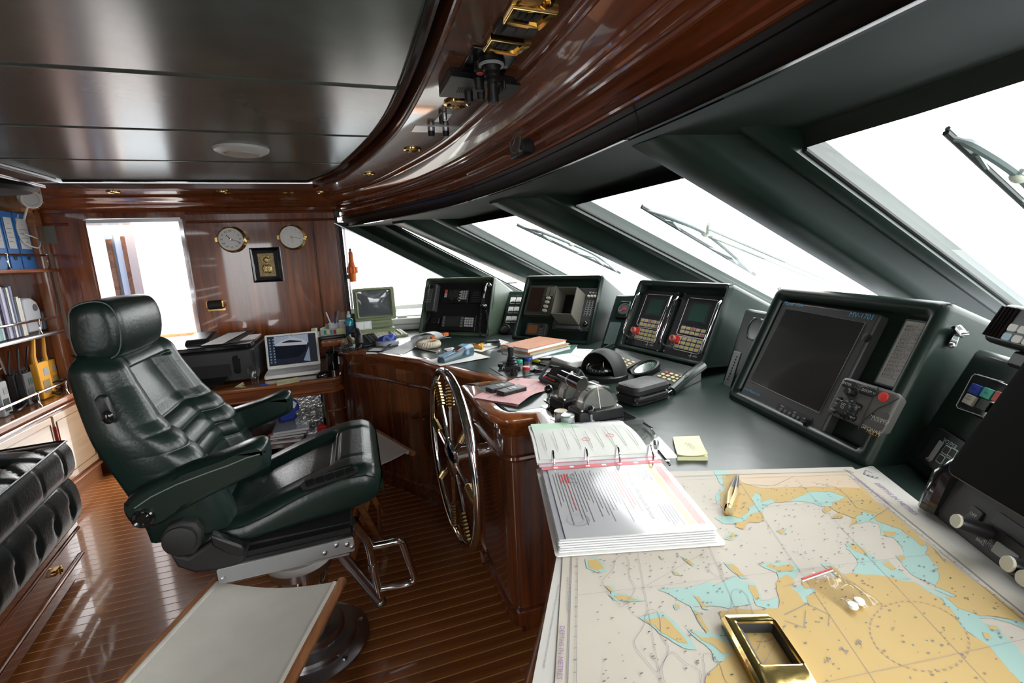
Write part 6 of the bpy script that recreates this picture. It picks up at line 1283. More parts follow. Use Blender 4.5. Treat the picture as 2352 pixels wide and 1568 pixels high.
t = thing('red_carton', 'red and white ink carton right of the tube monitor', 'carton', dz(925,757)); c = dz(926,757); fR = dirf((c.x,c.y,ZD), -.12); obj('box', B().box(-.032,-.0,0,.032,.06,.10,fR), M('carton orange red',(.6,.08,.03),.5), t, bev=.001); obj('white_top', B().box(-.0325,-.0006,.085,.0325,.0606,.101,fR), WHT, t); obj('band', B().box(-.0325,-.0006,.06,.0325,-.0001,.068,fR), WHT, t)
t = thing('card_box', 'little clear box of printed cards in front of the tube monitor', 'card box', dz(838,768)); c = ay(837,757,3.235); fR = dirf((c.x,c.y,c.z), .12); obj('box', B().box(-.05,0,0,.05,.03,.055,fR), M('frosted card',(.6,.66,.72),.2), t, bev=.001)
fv = Fr(fR.p(0,-.0005,0), fR.u, V((0,0,1)))
for k in (-1,1): obj('card_face', B().box(-.042 if k<0 else .004,.008,0,-.004 if k<0 else .042,.048,.0008,fv), PAP, t); txt('---', fv, k*.022, .03, .009, INKB, t, .0012)
# telephone
t = thing('desk_telephone', 'black desk telephone with its handset standing at the far left of the console', 'telephone', dz(845,795)); c = dz(850,793); fR = dirf((c.x,c.y,ZD), .35)
obj('base', B().loft([[fR.p(-.06,-.045,0),fR.p(.065,-.045,0),fR.p(.065,.09,0),fR.p(-.06,.09,0)],[fR.p(-.06,-.045,.015),fR.p(.065,-.045,.015),fR.p(.065,.09,.06),fR.p(-.06,.09,.06)]]), BLK, t, bev=.006)
fk2 = Fr(fR.p(-.01,-.035,.0195), fR.u, fR.p(0,.09,.06)-fR.p(0,-.045,.015)); kb = B()
for j in range(5):
    for i in range(3): kb.box(.002+i*.022,.006+j*.021,-.001,.017+i*.022,.019+j*.021,.004,fk2)
obj('keypad', kb, DGR, t, kind='stuff')
hpnt = [fR.p(-.085,-.035,.03), fR.p(-.08,-.02,.06), fR.p(-.075,.01,.085), fR.p(-.075,.05,.09)]
obj('handset', B().tube(cr([fR.p(-.075,-.05,.03), fR.p(-.075,-.035,.075), fR.p(-.07,.0,.10), fR.p(-.065,.05,.085), fR.p(-.065,.065,.06)], 6), [.021]*7+[.017]*12+[.021]*6, 12), BLK, t)
coil('coiled_cord', [fR.p(-.075,-.05,.02), fR.p(-.10,-.09,.012), fR.p(-.17,-.11,.014), fR.p(-.20,-.05,.014), fR.p(-.16,.0,.014), fR.p(-.10,.03,.016)], .007, 34, .0028, BLK, t)
t = thing('tape_dispenser', 'silver and blue oval tape dispenser beside the telephone', 'dispenser', dz(890,797)); c = dz(890,794); fR = dirf((c.x,c.y,ZD), -.1)
oval = lambda a, c_, h, dx=0: [fR.p(dx+a*math.cos(g), c_*math.sin(g), h) for g in [k*math.pi/14 for k in range(28)]]
obj('silver_base', B().loft([oval(.062,.04,.001), oval(.068,.045,.008), oval(.068,.045,.026), oval(.06,.038,.034)]), M('silver plastic',(.45,.46,.5),.3,.5), t); obj('blue_top', B().loft([oval(.055,.034,.032), oval(.054,.032,.045), oval(.045,.026,.058,.008), oval(.02,.014,.068,.02)]), BLUP, t)
obj('spool', B().lathe([(.022,.0),(.022,.004),(.012,.004),(.012,.0)], Fr(fR.p(.0,-.034,.045), fR.u, V((0,0,1))), 16), M('blue light',(.1,.14,.4),.3), t)
t = thing('calculator', 'black pocket calculator with an open lid in front of the telephone', 'calculator', dz(865,800)); q = [dz(842,806,.008), dz(874,806,.008), dz(886,795,.008), dz(850,795,.008)]; fR = Fr(q[0], q[1]-q[0], q[3]-q[0]); 
obj('body', B().loft([[V((p.x,p.y,ZD+.001)) for p in q], q]), BLK, t, bev=.002); kb = B()
for j in range(4):
    for i in range(5): kb.box(.008+i*.016,.004+j*.018,-.001,.019+i*.016,.015+j*.018,.003,fR)
obj('keypad', kb, KEYG, t, kind='stuff'); obj('lid', B().loft([[dz(874,806,.006), dz(882,806,.006), dz(902,788,.03), dz(893,790,.03)],[dz(874,806,.009), dz(882,806,.009), dz(902,788,.034), dz(893,790,.034)]]), M('lid slate',(.05,.06,.08),.3), t)
curlsheet('paper_slip', 'white paper slip poking over the rim by the calculator', [(842,806),(868,806),(866,812),(841,812)], PAP, .001)
# curled printout strip, ribbon cable with connectors, rope ring
def fnP(i, j):
    L = [dz(868,811,.001), dz(905,800,.002), dz(940,783,.02), dz(968,771,.05), dz(983,768,.075)]; Rr = [dz(927,813,.001), dz(945,803,.003), dz(962,788,.02), dz(978,776,.05), dz(1000,769,.075)]
    s = i*4; k = min(3, int(s)); s -= k; a = L[k].lerp(L[k+1], s); c_ = Rr[k].lerp(Rr[k+1], s); return a.lerp(c_, j)
tag(obj('printout_strip', B().grid(fnP, 20, 6), PAPG, solid=.0006, ang=80), 'long curling grey printout hanging towards the console rim', 'paper')
def ribbon(name, parent, P, wv, m):
    pts = cr(P, 8); return obj(name, B().loft([[p - wv*.5, p + wv*.5] for p in pts], False, False), m, parent, solid=.0012, ang=80)
t = thing('ribbon_cable', 'grey ribbon cable looped over orange connectors', 'cable', dz(1000,780))
ribbon('ribbon', t, [dz(955,788,.01), dz(953,775,.05), dz(968,767,.085), dz(985,763,.09), dz(1003,766,.075), dz(1012,775,.045), dz(1028,776,.02)], V((.05,.03,0)), M('ribbon grey',(.5,.52,.52),.5))
ribbon('ribbon', t, [dz(958,790,.01), dz(962,782,.03), dz(972,775,.05), dz(985,772,.04), dz(980,784,.01)], V((.03,.05,0)), M('ribbon grey',(.5,.52,.52),.5))
for x, y, h in ((996,776,.03),(1022,768,.04)): c = dz(x,y,h); obj('connector', B().rbox(-.02,-.012,-.008,.02,.012,.010,.003,dirf(c,.5)), ORG, t)
for x, y, h in ((1006,778,.02),(1014,772,.028),(990,782,.012)): c = dz(x,y,h); obj('terminal_block', B().rbox(-.022,-.008,-.006,.022,.008,.008,.002,dirf(c,.7)), WHT if h > .02 else GRN, t)
for k in range(5): obj('pin_wire', B().tube(cr([dz(1000+k*4,780-k,.012), dz(1012+k*3,776-k*2,.045), dz(1025,772-k,.02)], 5), .0018, 5), (STEEL,GRN,ORG,WHT,BLK)[k], t)
tag(obj('black_cable', B().tube(cr([dz(1018,776,.006), dz(1030,770,.006), dz(1053,763,.006)], 6), .004, 6), BLK), 'short black cable running back from the connectors', 'cable')
t = thing('rope_ring', 'beige rope ring lying in front of the ribbon cable', 'rope ring', dz(985,796)); c = dz(985,797); fR = Fr((c.x,c.y,ZD),(1,0,0),(0,1,0))
for s in range(2):
    pts = []
    for k in range(240):
        g = k*2*math.pi/240; q = 14*g + s*math.pi; r = .052 + .008*math.cos(q); pts.append(fR.p(r*math.cos(g), r*math.sin(g), .018 + .008*math.sin(q)))
    obj('strand', B().tube(pts, .0115, 8, True), ROPE, t)
t = thing('metal_ruler', 'thin steel strip on the console by the rope ring', 'ruler', dz(1000,806)); obj('strip', B().loft([[dz(965,799,.004), dz(1003,806,.004), dz(1003,808,.004), dz(965,801,.004)],[dz(965,799,.0055), dz(1003,806,.0055), dz(1003,808,.0055), dz(965,801,.0055)]]), STEEL, t)
def crinkle(name, label, P, h, m, cat, n=16, amp=.006, seed=1):
    q = [dz(x, y, .001) for x, y in P]
    def fn(i, j):
        p = q[0]*(1-i)*(1-j) + q[1]*i*(1-j) + q[2]*i*j + q[3]*(1-i)*j
        e = min(i,1-i,j,1-j)*4; e = min(1,e); return p + V((0,0, h*e + abs(noise.noise(p*38+V((seed,0,0))))*amp*(.3+e)))
    return tag(obj(name, B().grid(fn, n, n), m, ang=80), label, cat)
crinkle('clear_bag', 'small crumpled clear bag by the rope ring', [(1004,802),(1040,800),(1046,810),(1000,813)], .004, FILM, 'bag')
curlsheet('white_card', 'small white card under the label maker paper', [(1018,801),(1040,797),(1052,803),(1030,807)], PAP, .0035)
# papers and label maker
curlsheet('paper_sheet', 'white sheet hanging over the rim under the blue label maker', [Z4(985,1405), Z4(1130,1470), Z4(1698,1380), Z4(1490,1308)], PAP, .002, (0,.0,.004,0))
curlsheet('paper_sheet', 'white sheet under the yellow cutter and lighter', [Z4(1340,1275), Z4(1600,1312), Z4(1915,1205), Z4(1800,1170)], PAP, .0015)
t = thing('label_maker', 'blue handheld label maker with small keyboard lying on white paper', 'label maker', dz(1045,815))
l0, l1 = dz(1013,829,.012), dz(1080,806,.02); e = (l1-l0); e.z = 0; Lm = e.length; fR = Fr(V((l0.x,l0.y,ZD+.002)), e, V((-e.y,e.x,0)))
secs = [(-.006,.012,.004,.018),(.0,.026,.0,.026),(.05,.030,.0,.032),(.11,.034,.0,.040),(.15,.037,.0,.05),(.19,.040,.0,.056),(.225,.036,.0,.054),(.24,.022,.004,.04)]
k_ = Lm/.235
obj('body', B().loft([[fR.p(a*k_, c_, h) for c_, h in [(x_*hw, z0+(z1-z0)*y_) for x_, y_ in ((-1,.25),(-.9,.75),(-.6,1),(.6,1),(.9,.75),(1,.25),(.8,0),(-.8,0))]] for a, hw, z0, z1 in secs]), TEAL, t, ang=40)
obj('blue_face', B().loft([[fR.p(a*k_, -hw*.62, z1+.0005), fR.p(a*k_, hw*.62, z1+.0005), fR.p(a*k_, hw*.58, z1+.003), fR.p(a*k_, -hw*.58, z1+.003)] for a, hw, z0, z1 in secs[1:7]]), LBLU, t, ang=40)
obj('blue_back', B().loft([[fR.p(a*k_, s_*hw, h) for s_, h in ((-.95,z1*.8),(-.6,z1+.004),(.6,z1+.004),(.95,z1*.8))] for a, hw, z0, z1 in ((.16,.037,0,.052),(.2,.04,0,.058),(.235,.03,0,.05))], True, True), LBLU, t)
obj('display', B().loft([[fR.p(a*k_, -hw*.5, z1+.0035), fR.p(a*k_, hw*.5, z1+.0035), fR.p(a*k_, hw*.48, z1+.0055), fR.p(a*k_, -hw*.48, z1+.0055)] for a, hw, z0, z1 in ((.115,.034,0,.0405),(.158,.037,0,.0512))]), SCR, t)
kb = B()
for j in range(5):
    for i in range(9):
        a = .006+i*.0095; hh = .026+(a/.11)*.014+.004; kb.loft([[fR.p((a+s)*k_, (-.018+j*.009)+s, hh+d) for s in (0,)]+[fR.p((a+.0065)*k_, (-.018+j*.009), hh+d), fR.p((a+.0065)*k_, (-.018+j*.009)+.0065, hh+d), fR.p(a*k_, (-.018+j*.009)+.0065, hh+d)] for s, d in ((0,-.002),(0,.002))])
obj('keypad', kb, M('label key blue',(.25,.38,.5),.4), t, kind='stuff')
for a, c_, m in ((.098,.0,BLK),(.106,.018,KEYG),(.100,-.018,BLK),(.112,-.020,RED)): obj('round_key', B().ball(fR.p(a*k_, c_, .043), .006, sc=(1,1,.6)), m, t)
obj('cutter_knob', B().tube([fR.p(.155*k_, -.036, .03), fR.p(.155*k_, -.05, .03)], .012, 14), LBLU, t)
t = thing('box_cutter', 'yellow box cutter lying on the white sheet', 'cutter', dz(1092,797)); p, q = dz(1075,791,.01), dz(1109,799,.01); e = (q-p).normalized()
obj('handle', B().tube([p, p.lerp(q,.3), p.lerp(q,.8), q], [.008,.012,.012,.006], 10), M('cutter yellow',(.85,.45,.02),.35), t); obj('cap', B().tube([p-e*.004, p+e*.02], .010, 8), M('violet cap',(.1,.06,.25),.4), t); obj('slider', B().tube([p.lerp(q,.35)+V((0,0,.012)), p.lerp(q,.75)+V((0,0,.010))], .005, 8), ORG, t)
t = thing('lighter_box', 'brass and black instrument lying on its side on the white sheet', 'instrument', dz(1125,793)); c = dz(1127,795); fR = dirf((c.x,c.y,ZD+.003), -.2)
obj('case', B().rbox(-.055,-.025,0,.055,.025,.022,.006,fR), CHR, t, bev=.003); obj('top', B().rbox(-.035,-.022,.021,.05,.022,.030,.004,fR), BLK, t, bev=.002); obj('brass_end', B().rbox(-.058,-.024,.002,-.028,.024,.024,.006,fR), BRS, t); obj('window', B().rbox(-.02,-.016,.029,.03,.012,.0315,.003,fR), STEEL, t)
tag(obj('pen_clip', B().loft([[dz(1142,805,.002), dz(1156,800,.012), dz(1160,802,.002), dz(1146,807,.001)],[dz(1142,805,.004), dz(1156,799,.016), dz(1160,802,.004), dz(1146,807,.003)]]), STEEL), 'small steel clip beside the book stack', 'clip')
# stack of books
def book(name, label, P, h0, h1, cov, pages=PAP, title=None, grp='books stacked on the console'):
    q = [dz(x, y, h1) for x, y in P]; c = sum(q, V())/4; fR = Fr(V((q[3].x,q[3].y,ZD+h0)), V((q[2].x-q[3].x,q[2].y-q[3].y,0)), V((q[0].x-q[3].x,q[0].y-q[3].y,0))); wB = (q[2]-q[3]).length; dB = ((q[0]-q[3]).length+(q[1]-q[2]).length)/2
    t = thing(name, label, 'book', c - V((0,0,h1-h0)), grp); hh = h1-h0; th = min(.003, hh*.2)
    obj('cover', B().box(0,0,0,wB,dB,th,fR).box(0,0,hh-th,wB,dB,hh,fR).box(0,0,0,.003,dB,hh,fR) if name != 'notebook' else B().box(0,0,hh-th,wB,dB,hh,fR).box(0,0,0,wB,dB,th,fR), cov, t, bev=.0008); obj('pages', B().box(.004,.004,th,wB-.004,dB-.004,hh-th,fR), pages, t)
    if title: txt(title, Fr(fR.p(0,0,0), fR.u, fR.v).sub(wB*.5,dB*.55,hh,0), 0, 0, .018, GLD, t, .0007)
    return t, fR, wB, dB
book('book', 'green hardback lowest in the stack, sticking out to the right', [Z5(1250,775), Z5(1870,783), Z5(1560,890), Z5(1120,880)], .002, .024, GBOOK)
book('book', 'blue grey notebook under the tan pad in the book stack', [Z5(1230,740), Z5(1545,770), Z5(1190,888), Z5(866,835)], .024, .044, M('blue grey cloth',(.25,.3,.42),.5))
book('notebook', 'tan writing pad just under the brown ledger', [Z5(1240,720), Z5(1520,745), Z5(1165,858), Z5(872,806)], .044, .058, M('tan card',(.45,.36,.22),.6), M('tan pages',(.5,.42,.28),.7))
t, fR, wB, dB = book('book', 'brown ledger with gilt lettering, topmost of the book stack', [Z5(1250,685), Z5(1530,722), Z5(1142,820), Z5(866,775)], .058, .078, BRN, PAP, '-- ----')
book('book', 'dark folder under the printed sheets below the white router box', [Z7(1350,395), Z7(1720,430), Z7(1500,522), Z7(1240,470)], .001, .014, BLK)
for k, (P, lab) in enumerate(([[(1190,432),(1380,300),(1700,300),(1560,420)],'printed sheet with a dark photo strip beside the books'],[[(1385,430),(1560,310),(1900,325),(1640,500)],'white printed sheets under the router box, spread wide'],[[(1580,490),(1700,380),(1948,392),(1640,518)],'printed sheet with big lettering at the right of the router box'])): 
    o = curlsheet('printed_sheet', lab, [Z7(*p) for p in P], PAP, .022-.003*k, (0,0,.0,0), cat='paper', grp='printed sheets by the books')
    q = [dz(*Z7(*p), .0228-.003*k) for p in P]
    for s0, s1, a0, a1 in (((.18,.42,.25,.9) if k == 0 else (.8,.93,.1,.9),) if k < 2 else ((.7,.85,.25,.9),)):
        pp = lambda i, j: q[0]*(1-i)*(1-j) + q[1]*i*(1-j) + q[2]*i*j + q[3]*(1-i)*j
        obj('print_band', B().poly([pp(a0,s0)+V((0,0,.0006)), pp(a1,s0)+V((0,0,.0006)), pp(a1,s1)+V((0,0,.0006)), pp(a0,s1)+V((0,0,.0006))]), M('photo ink',(.06,.06,.06),.6) if k == 0 else INKG, o, flat=True)
q = [dz(*Z7(*p), .055) for p in ((1600,297),(1812,345),(1592,478),(1372,402))]; t = thing('router_box', 'white rounded plastic box lying on the printed sheets', 'box', sum(q, V())/4 - V((0,0,.03)))
fR = Fr(V((q[3].x,q[3].y,ZD+.023)), q[2]-q[3], q[0]-q[3]); wB, dB = (q[2]-q[3]).length, (q[0]-q[3]).length; obj('shell', B().rbox(0,0,0,wB,dB,.032,.018,fR), WHT, t, bev=.006, seg=3)
for k in range(9): obj('vent', B().box(.02+k*.014,dB*.42,.0318,.027+k*.014,dB*.45,.0326,fR), GREY, t)
txt('|L|', fR, wB*.4, dB*.72, .02, GREY, t, .0327)
tag(obj('highlighter', B().tube([dz(*Z7(1165,455), .012), dz(*Z7(1250,470), .012)], .008, 10), M('yellow marker',(.6,.55,.05),.4)), 'yellow marker poking out under the sheets', 'pen')
# ---- helm centre: joystick plate
t = tslab('steering_plate', 'satin grey control plate with joystick and coloured push buttons', 'control panel', Q7((650,540),(1110,490),(1395,590),(872,675)), 0, .003, M('satin plate',(.12,.125,.12),.3,.6), 'plate', .0005)
def dk(x, y, h=.003): c = dz(*Z7(x,y), h); return Fr((c.x,c.y,ZD),(1,0,0),(0,1,0))
f_ = dk(915,575); obj('joystick', B().lathe([(.030,.003),(.030,.028),(.024,.032),(.026,.040),(.019,.044),(.021,.052),(.016,.056),(.017,.064),(.012,.068),(.012,.090),(.014,.092),(.014,.104),(.010,.108),(.001,.108)], f_, 20), BLK, t); obj('joystick_base', B().rbox(-.032,-.030,.003,.032,.030,.014,.006,f_), BLK, t)
f_ = dk(942,635); obj('t_lever', B().lathe([(.016,.003),(.016,.022),(.010,.024),(.010,.034)], f_, 16).tube([f_.p(-.030,.012,.032), f_.p(.026,-.014,.032)], .008, 10), BLK, t)
f_ = dk(782,555); obj('knob', B().lathe([(.007,.003),(.007,.010),(.012,.012),(.012,.024),(.010,.026),(.001,.026)], f_, 14), BLK, t)
def pbtn(x, y, m, lab=None):
    f_ = dk(x, y); o = obj('push_button', B().lathe([(.017,.003),(.017,.020),(.014,.021)], f_, 20), STEEL, t); obj('button_cap', B().lathe([(.0165,.020),(.0165,.030),(.014,.033),(.001,.033)], f_, 20), m, o); return o
pbtn(1008,525, GRN); pbtn(1116,505, BLUP); pbtn(1095,612, RED)
for x, y in ((1022,517),(1110,604)): 
    c = dz(*Z7(x,y), .012); txt('OFF', Fr(c+V((0,-.004,0)), V((1,-.2,0)), V((0,0,1))), 0, -.001, .009, INK, t, .012)
t2 = tslab('small_display', 'small flat display lying on the joystick plate', 'display', Q7((1058,538),(1195,508),(1285,552),(1148,575)), .003, .012, BLK, 'frame'); slab('screen', Q7((1082,540),(1193,515),(1262,550),(1150,566)), .011, .0125, M('pale screen',(.35,.38,.38),.15,coat=1), t2)
f_ = dk(1245,592); obj('rotary_knob', B().lathe([(.023,.003),(.023,.014),(.019,.017),(.012,.013),(.001,.013)], f_, 24), BLK, t)
# rudder display wedge
t = thing('wedge_display', 'black wedge shaped rudder display facing the wheel', 'display', dz(*Z7(1560,720)))
w0, w1, w2, w3 = dz(*Z7(1242,692), .012), dz(*Z7(1600,822), .012), dz(*Z7(1772,662), .07), dz(*Z7(1452,516), .07)
fW_ = Fr(w0, w1-w0, w3-w0); wW, hW = (w1-w0).length, (w3-w0).length; bk0, bk1 = w3 + V((.05,.0,-.068)), w2 + V((.05,-.01,-.068))
bw0, bw1 = V((w0.x,w0.y,ZD)), V((w1.x,w1.y,ZD))
obj('housing', B().loft([[bw0, w0, w3, bk0],[bw1, w1, fW_.p(wW,hW,0), bk1]]), M('wedge green black',(.02,.03,.027),.4), t, bev=.004)
obj('front_frame', B().loft([[fW_.p(a, c, d) for a, c in rrect(s,s,wW-s,hW-s,.01)] for s, d in ((0,0),(.0,.008),(.008,.010),(.014,.004))], True, False), DGR, t)
obj('screen', B().rbox(.035,hW*.34,.003,wW*.58,hW-.022,.0045,.004,fW_), SCR, t); obj('side_panel', B().rbox(wW*.62,hW*.4,.003,wW-.025,hW-.022,.006,.004,fW_), BLK, t); obj('lcd_strip', B().rbox(wW*.65,hW*.7,.006,wW-.04,hW-.035,.007,.002,fW_), LCD, t)
for k in range(3): obj('red_key', B().rbox(.022+k*.026,.014,.003,.042+k*.026,hW*.26,.006,.003,fW_), (REDK,REDK,ORG)[k], t)
for k in range(5): obj('key', B().rbox(wW*.4+k*.018,hW*.28,.003,wW*.4+.013+k*.018,hW*.33,.006,.002,fW_), KEYG, t)
obj('hand_bar', B().tube([fW_.p(.06,hW*.28,.012), fW_.p(wW*.62,hW*.28,.012)], .007, 8), BLK, t); obj('red_knob', B().ball(fW_.p(wW*.72,.03,.006), .013), RED, t)
# pink form with two remotes
def fnK(i, j):
    q = [dz(*Z7(*p), .003) for p in ((440,905),(965,672),(1500,716),(1000,1008))]
    p = q[0]*(1-i)*(1-j) + q[1]*i*(1-j) + q[2]*i*j + q[3]*(1-i)*j
    return p + V((0,0,.005*abs(math.sin(i*5.5))*(.4+j) + .006*(1-i)*j + .004*noise.noise(p*14)))
o = tag(obj('pink_form', B().grid(fnK, 24, 24), PINK, solid=.0006, ang=80), 'creased pink form lying on the console behind the wheel', 'paper')
for i0, i1, j0, j1, m in ((.55,.9,.60,.63,INKB),(.86,.93,.10,.16,INKB),(.05,.11,.28,.34,INKB),(.30,.38,.45,.475,INKB),(.1,.4,.72,.73,INKG),(.45,.75,.8,.81,INKG),(.5,.8,.3,.31,INKP),(.93,.96,.8,.86,INKB)):
    obj('print_mark', B().grid(lambda i, j: fnK(i0+(i1-i0)*i, j0+(j1-j0)*j) + V((0,0,.0006)), 3, 3), m, o, flat=True)
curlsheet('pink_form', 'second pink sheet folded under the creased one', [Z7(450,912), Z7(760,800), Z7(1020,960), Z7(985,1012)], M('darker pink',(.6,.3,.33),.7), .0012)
def remote(label, P, h):
    q = [dz(*Z7(*p), h+.018) for p in P]; t = thing('remote_control', label, 'remote', sum(q, V())/4 - V((0,0,.018)), 'black remote controls on the pink form'); fR = Fr(V((q[0].x,q[0].y,ZD+h)), V((q[1].x-q[0].x,q[1].y-q[0].y,0)), V((q[3].x-q[0].x,q[3].y-q[0].y,0))); L_, w_ = (q[1]-q[0]).length, (q[3]-q[0]).length
    s = 1 if fR.n.z > 0 else -1
    obj('body', B().rbox(0,0,0,L_,w_,.018*s,.006,fR), BLK, t, bev=.003)
    for a0, a1 in ((.38,.46),(.50,.66)): obj('grey_key', B().rbox(L_*a0,w_*.25,.0175*s,L_*a1,w_*.8,.0195*s,.002,fR), GREY, t)
    txt('2' if 'right' in label else '1', fR, L_*.80, w_*.5, .028, KEYG, t, .0186*s); return t
remote('left one of two black remotes on the pink form', [(600,800),(650,820),(915,742),(870,712)][0:1]+[(878,722),(918,745),(655,822)][0:1]+[(918,748)][0:1]+[(655,828)][0:1], .008) if 0 else None
remote('left black remote control lying across the pink form', [(592,772),(872,708),(918,738),(648,812)], .006); remote('right black remote control lying nearer on the pink form', [(725,812),(1000,738),(1062,768),(792,852)], .006)
# throttle levers: black bases with clear arched covers
def throttle(label, C0, C1, wd, hgt):
    a, c = dz(*Z7(*C0), .03), dz(*Z7(*C1), .03); e = V((c.x-a.x, c.y-a.y, 0)); L_ = e.length; fR = Fr(V((a.x,a.y,ZD)), e, V((-e.y,e.x,0)))
    t = thing('throttle_unit', label, 'throttle', fR.p(L_/2,0,0), 'engine throttles beside the wheel')
    obj('mounting_plate', B().rbox(-.03,-wd/2-.022,0,L_+.03,wd/2+.012,.003,.003,fR), BLG, t); obj('base_box', B().loft([[fR.p(a_, c_, h) for a_, c_ in rrect(-.004+s,-wd/2+s,L_+.004-s,wd/2-s,.006)] for h, s in ((.003,0),(.034,.002),(.038,.008))]), BLK, t, bev=.002)
    R_ = hgt; ctr = L_/2; n = 18
    arc = lambda r, w_: [[fR.p(ctr + (L_*.44)*math.cos(g)*r, s*w_, .036 + R_*math.sin(g)*r) for g in [math.pi*k/n for k in range(n+1)]] for s in (-1,1)]
    A_, Bb = arc(1, wd*.36); b = B(); b.loft([A_, Bb], False, False); b.poly(A_); b.poly(Bb); obj('clear_cover', b, GLC, t, ang=50)
    A2, B2 = arc(.86, wd*.30); b = B(); b.loft([A2, B2]); obj('inner_drum', b, M('drum grey',(.16,.165,.155),.35), t, ang=50)
    A3, B3 = arc(.88, wd*.31); obj('scale_band', B().loft([[p.lerp(q, .25) for p, q in zip(A3, B3)], [p.lerp(q, .75) for p, q in zip(A3, B3)]], False, False), M('silver scale',(.6,.6,.58),.3,.4), t, ang=50)
    for k in (5,6,7,11,12): obj('scale_mark', B().loft([[A3[k].lerp(B3[k],s)+V((0,0,.0012)) for s in (.3,.7)],[A3[k].lerp(A3[k+1],.3).lerp(B3[k].lerp(B3[k+1],.3),s)+V((0,0,.0012)) for s in (.3,.7)]], False, False), ORG if k < 8 else INK, t)
    obj('slot_line', B().tube([A_[n//2+1].lerp(A_[n//2], .2)+V((0,0,.001)), fR.p(ctr, -wd*.37, .038)], .0014, 6), WHT, t)
    for p in (A_, Bb): obj('cover_edge', B().tube(p, .0022, 6), GLC, t)
    for a_ in (.012, L_-.012): obj('bolt', B().lathe([(.005,.038),(.004,.041),(.001,.041)], fR.sub(a_, -wd/2+.014), 8), STEEL, t)
    return t, fR, ctr
tA, fA, cA = throttle('farther throttle with clear arched cover next to the rudder display', (1455,940), (1880,850), .085, .068)
tB, fBt, cB = throttle('nearer throttle with clear arched cover in front of the ring binder', (1665,1070), (2165,985), .085, .070)
# double lever with horizontal grip
g0, g1 = dz(*Z7(1520,640), .155), dz(*Z7(1762,752), .155); hm = (g0+g1)/2
obj('lever', B().tube([fA.p(cA,.012,.11), hm.lerp(g0,.15)], .0055, 8).tube([fA.p(cA+.015,-.03,.10), hm.lerp(g1,.12)], .0055, 8), STEEL, tA); obj('grip', B().tube([g0, g0.lerp(g1,.47)], .016, 16).tube([g0.lerp(g1,.49), g1], .017, 16), BLG, tA); obj('grip_band', B().tube([g0.lerp(g1,.46), g0.lerp(g1,.5)], .0175, 16), STEEL, tA)
def lolly(label, C, plateP, kx, ky, r, key=False):
    t = tslab('lock_switch', label, 'switch', Q7(*plateP), 0, .003, STEEL, 'plate', .0005); c = dz(*Z7(*C), .003); f_ = Fr((c.x,c.y,ZD),(1,0,0),(0,1,0)); obj('stem', B().lathe([(.010,.003),(.010,.010),(.005,.012),(.005,.03)], f_, 12), STEEL, t); obj('knob', B().ball(f_.p(0,0,.042), r), BLG, t)
    if key: obj('key_ring', B().tube([f_.p(-.05+.022*math.cos(g), -.02+.022*math.sin(g), .006+.004*math.sin(g)) for g in [k*math.pi/10 for k in range(20)]], .0016, 6, True), STEEL, t); obj('key', B().box(-.01,-.02,.004,.03,-.012,.006,f_), BRS, t)
    return t
lolly('black ball knob on a small plate left of the throttles', (1365,935), [(1300,930),(1345,905),(1420,955),(1370,975)], 0, 0, .016); lolly('black knob with key and key ring in front of the nearer throttle', (1872,1205), [(1720,1220),(1900,1170),(1970,1210),(1800,1250)], 0, 0, .014, True)
t = tslab('trim_plate', 'steel plate with two ribbed steel knobs by the console corner', 'control panel', Q7((1380,1150),(1560,1110),(1735,1222),(1548,1260)), 0, .003, STEEL, 'plate', .0005)
for x, y, m in ((1510,1185,M('cream cap',(.65,.55,.35),.4)),(1592,1240,STEEL)):
    f_ = dk(x, y); obj('knob', B().lathe([(.020,.003),(.020,.010),(.019,.011),(.019,.016),(.0205,.017),(.0205,.034),(.019,.036)], f_, 24), STEEL, t); obj('knob_cap', B().lathe([(.0185,.036),(.012,.037),(.001,.037)], f_, 20), m, t)
# compass with hood
t = thing('steering_compass', 'black dome compass under a round sun hood', 'compass', dz(1386,866)); c = dz(1386,866); fR = dirf((c.x,c.y,ZD), .0); RC = .088
obj('base_ring', B().lathe([(RC*1.10,.001),(RC*1.10,.018),(RC*1.0,.026),(RC*.92,.022),(RC*.85,.016)], fR, 40), BLK, t)
obj('card', B().lathe([(RC*.66,.034),(RC*.66,.040),(.001,.040)], fR, 40), BLM, t)
for k in range(24): g = k*math.pi/12; obj('card_mark', B().box(RC*.56,-.0012,.0402,RC*.655,.0012,.0408,fR.sub(0,0,0,g)).box(RC*.662,-.0012,.034,RC*.664,.0012,.039,fR.sub(0,0,0,g)), M('card blue white',(.5,.6,.65),.5), t)
obj('lubber_pin', B().lathe([(.004,.04),(.001,.062)], fR, 8), BRS, t); obj('dome', B().lathe([(RC*.80,.022),(RC*.80,.034),(RC*.76,.052),(RC*.64,.070),(RC*.42,.085),(RC*.18,.092),(.001,.093)], fR, 36), GLC, t)
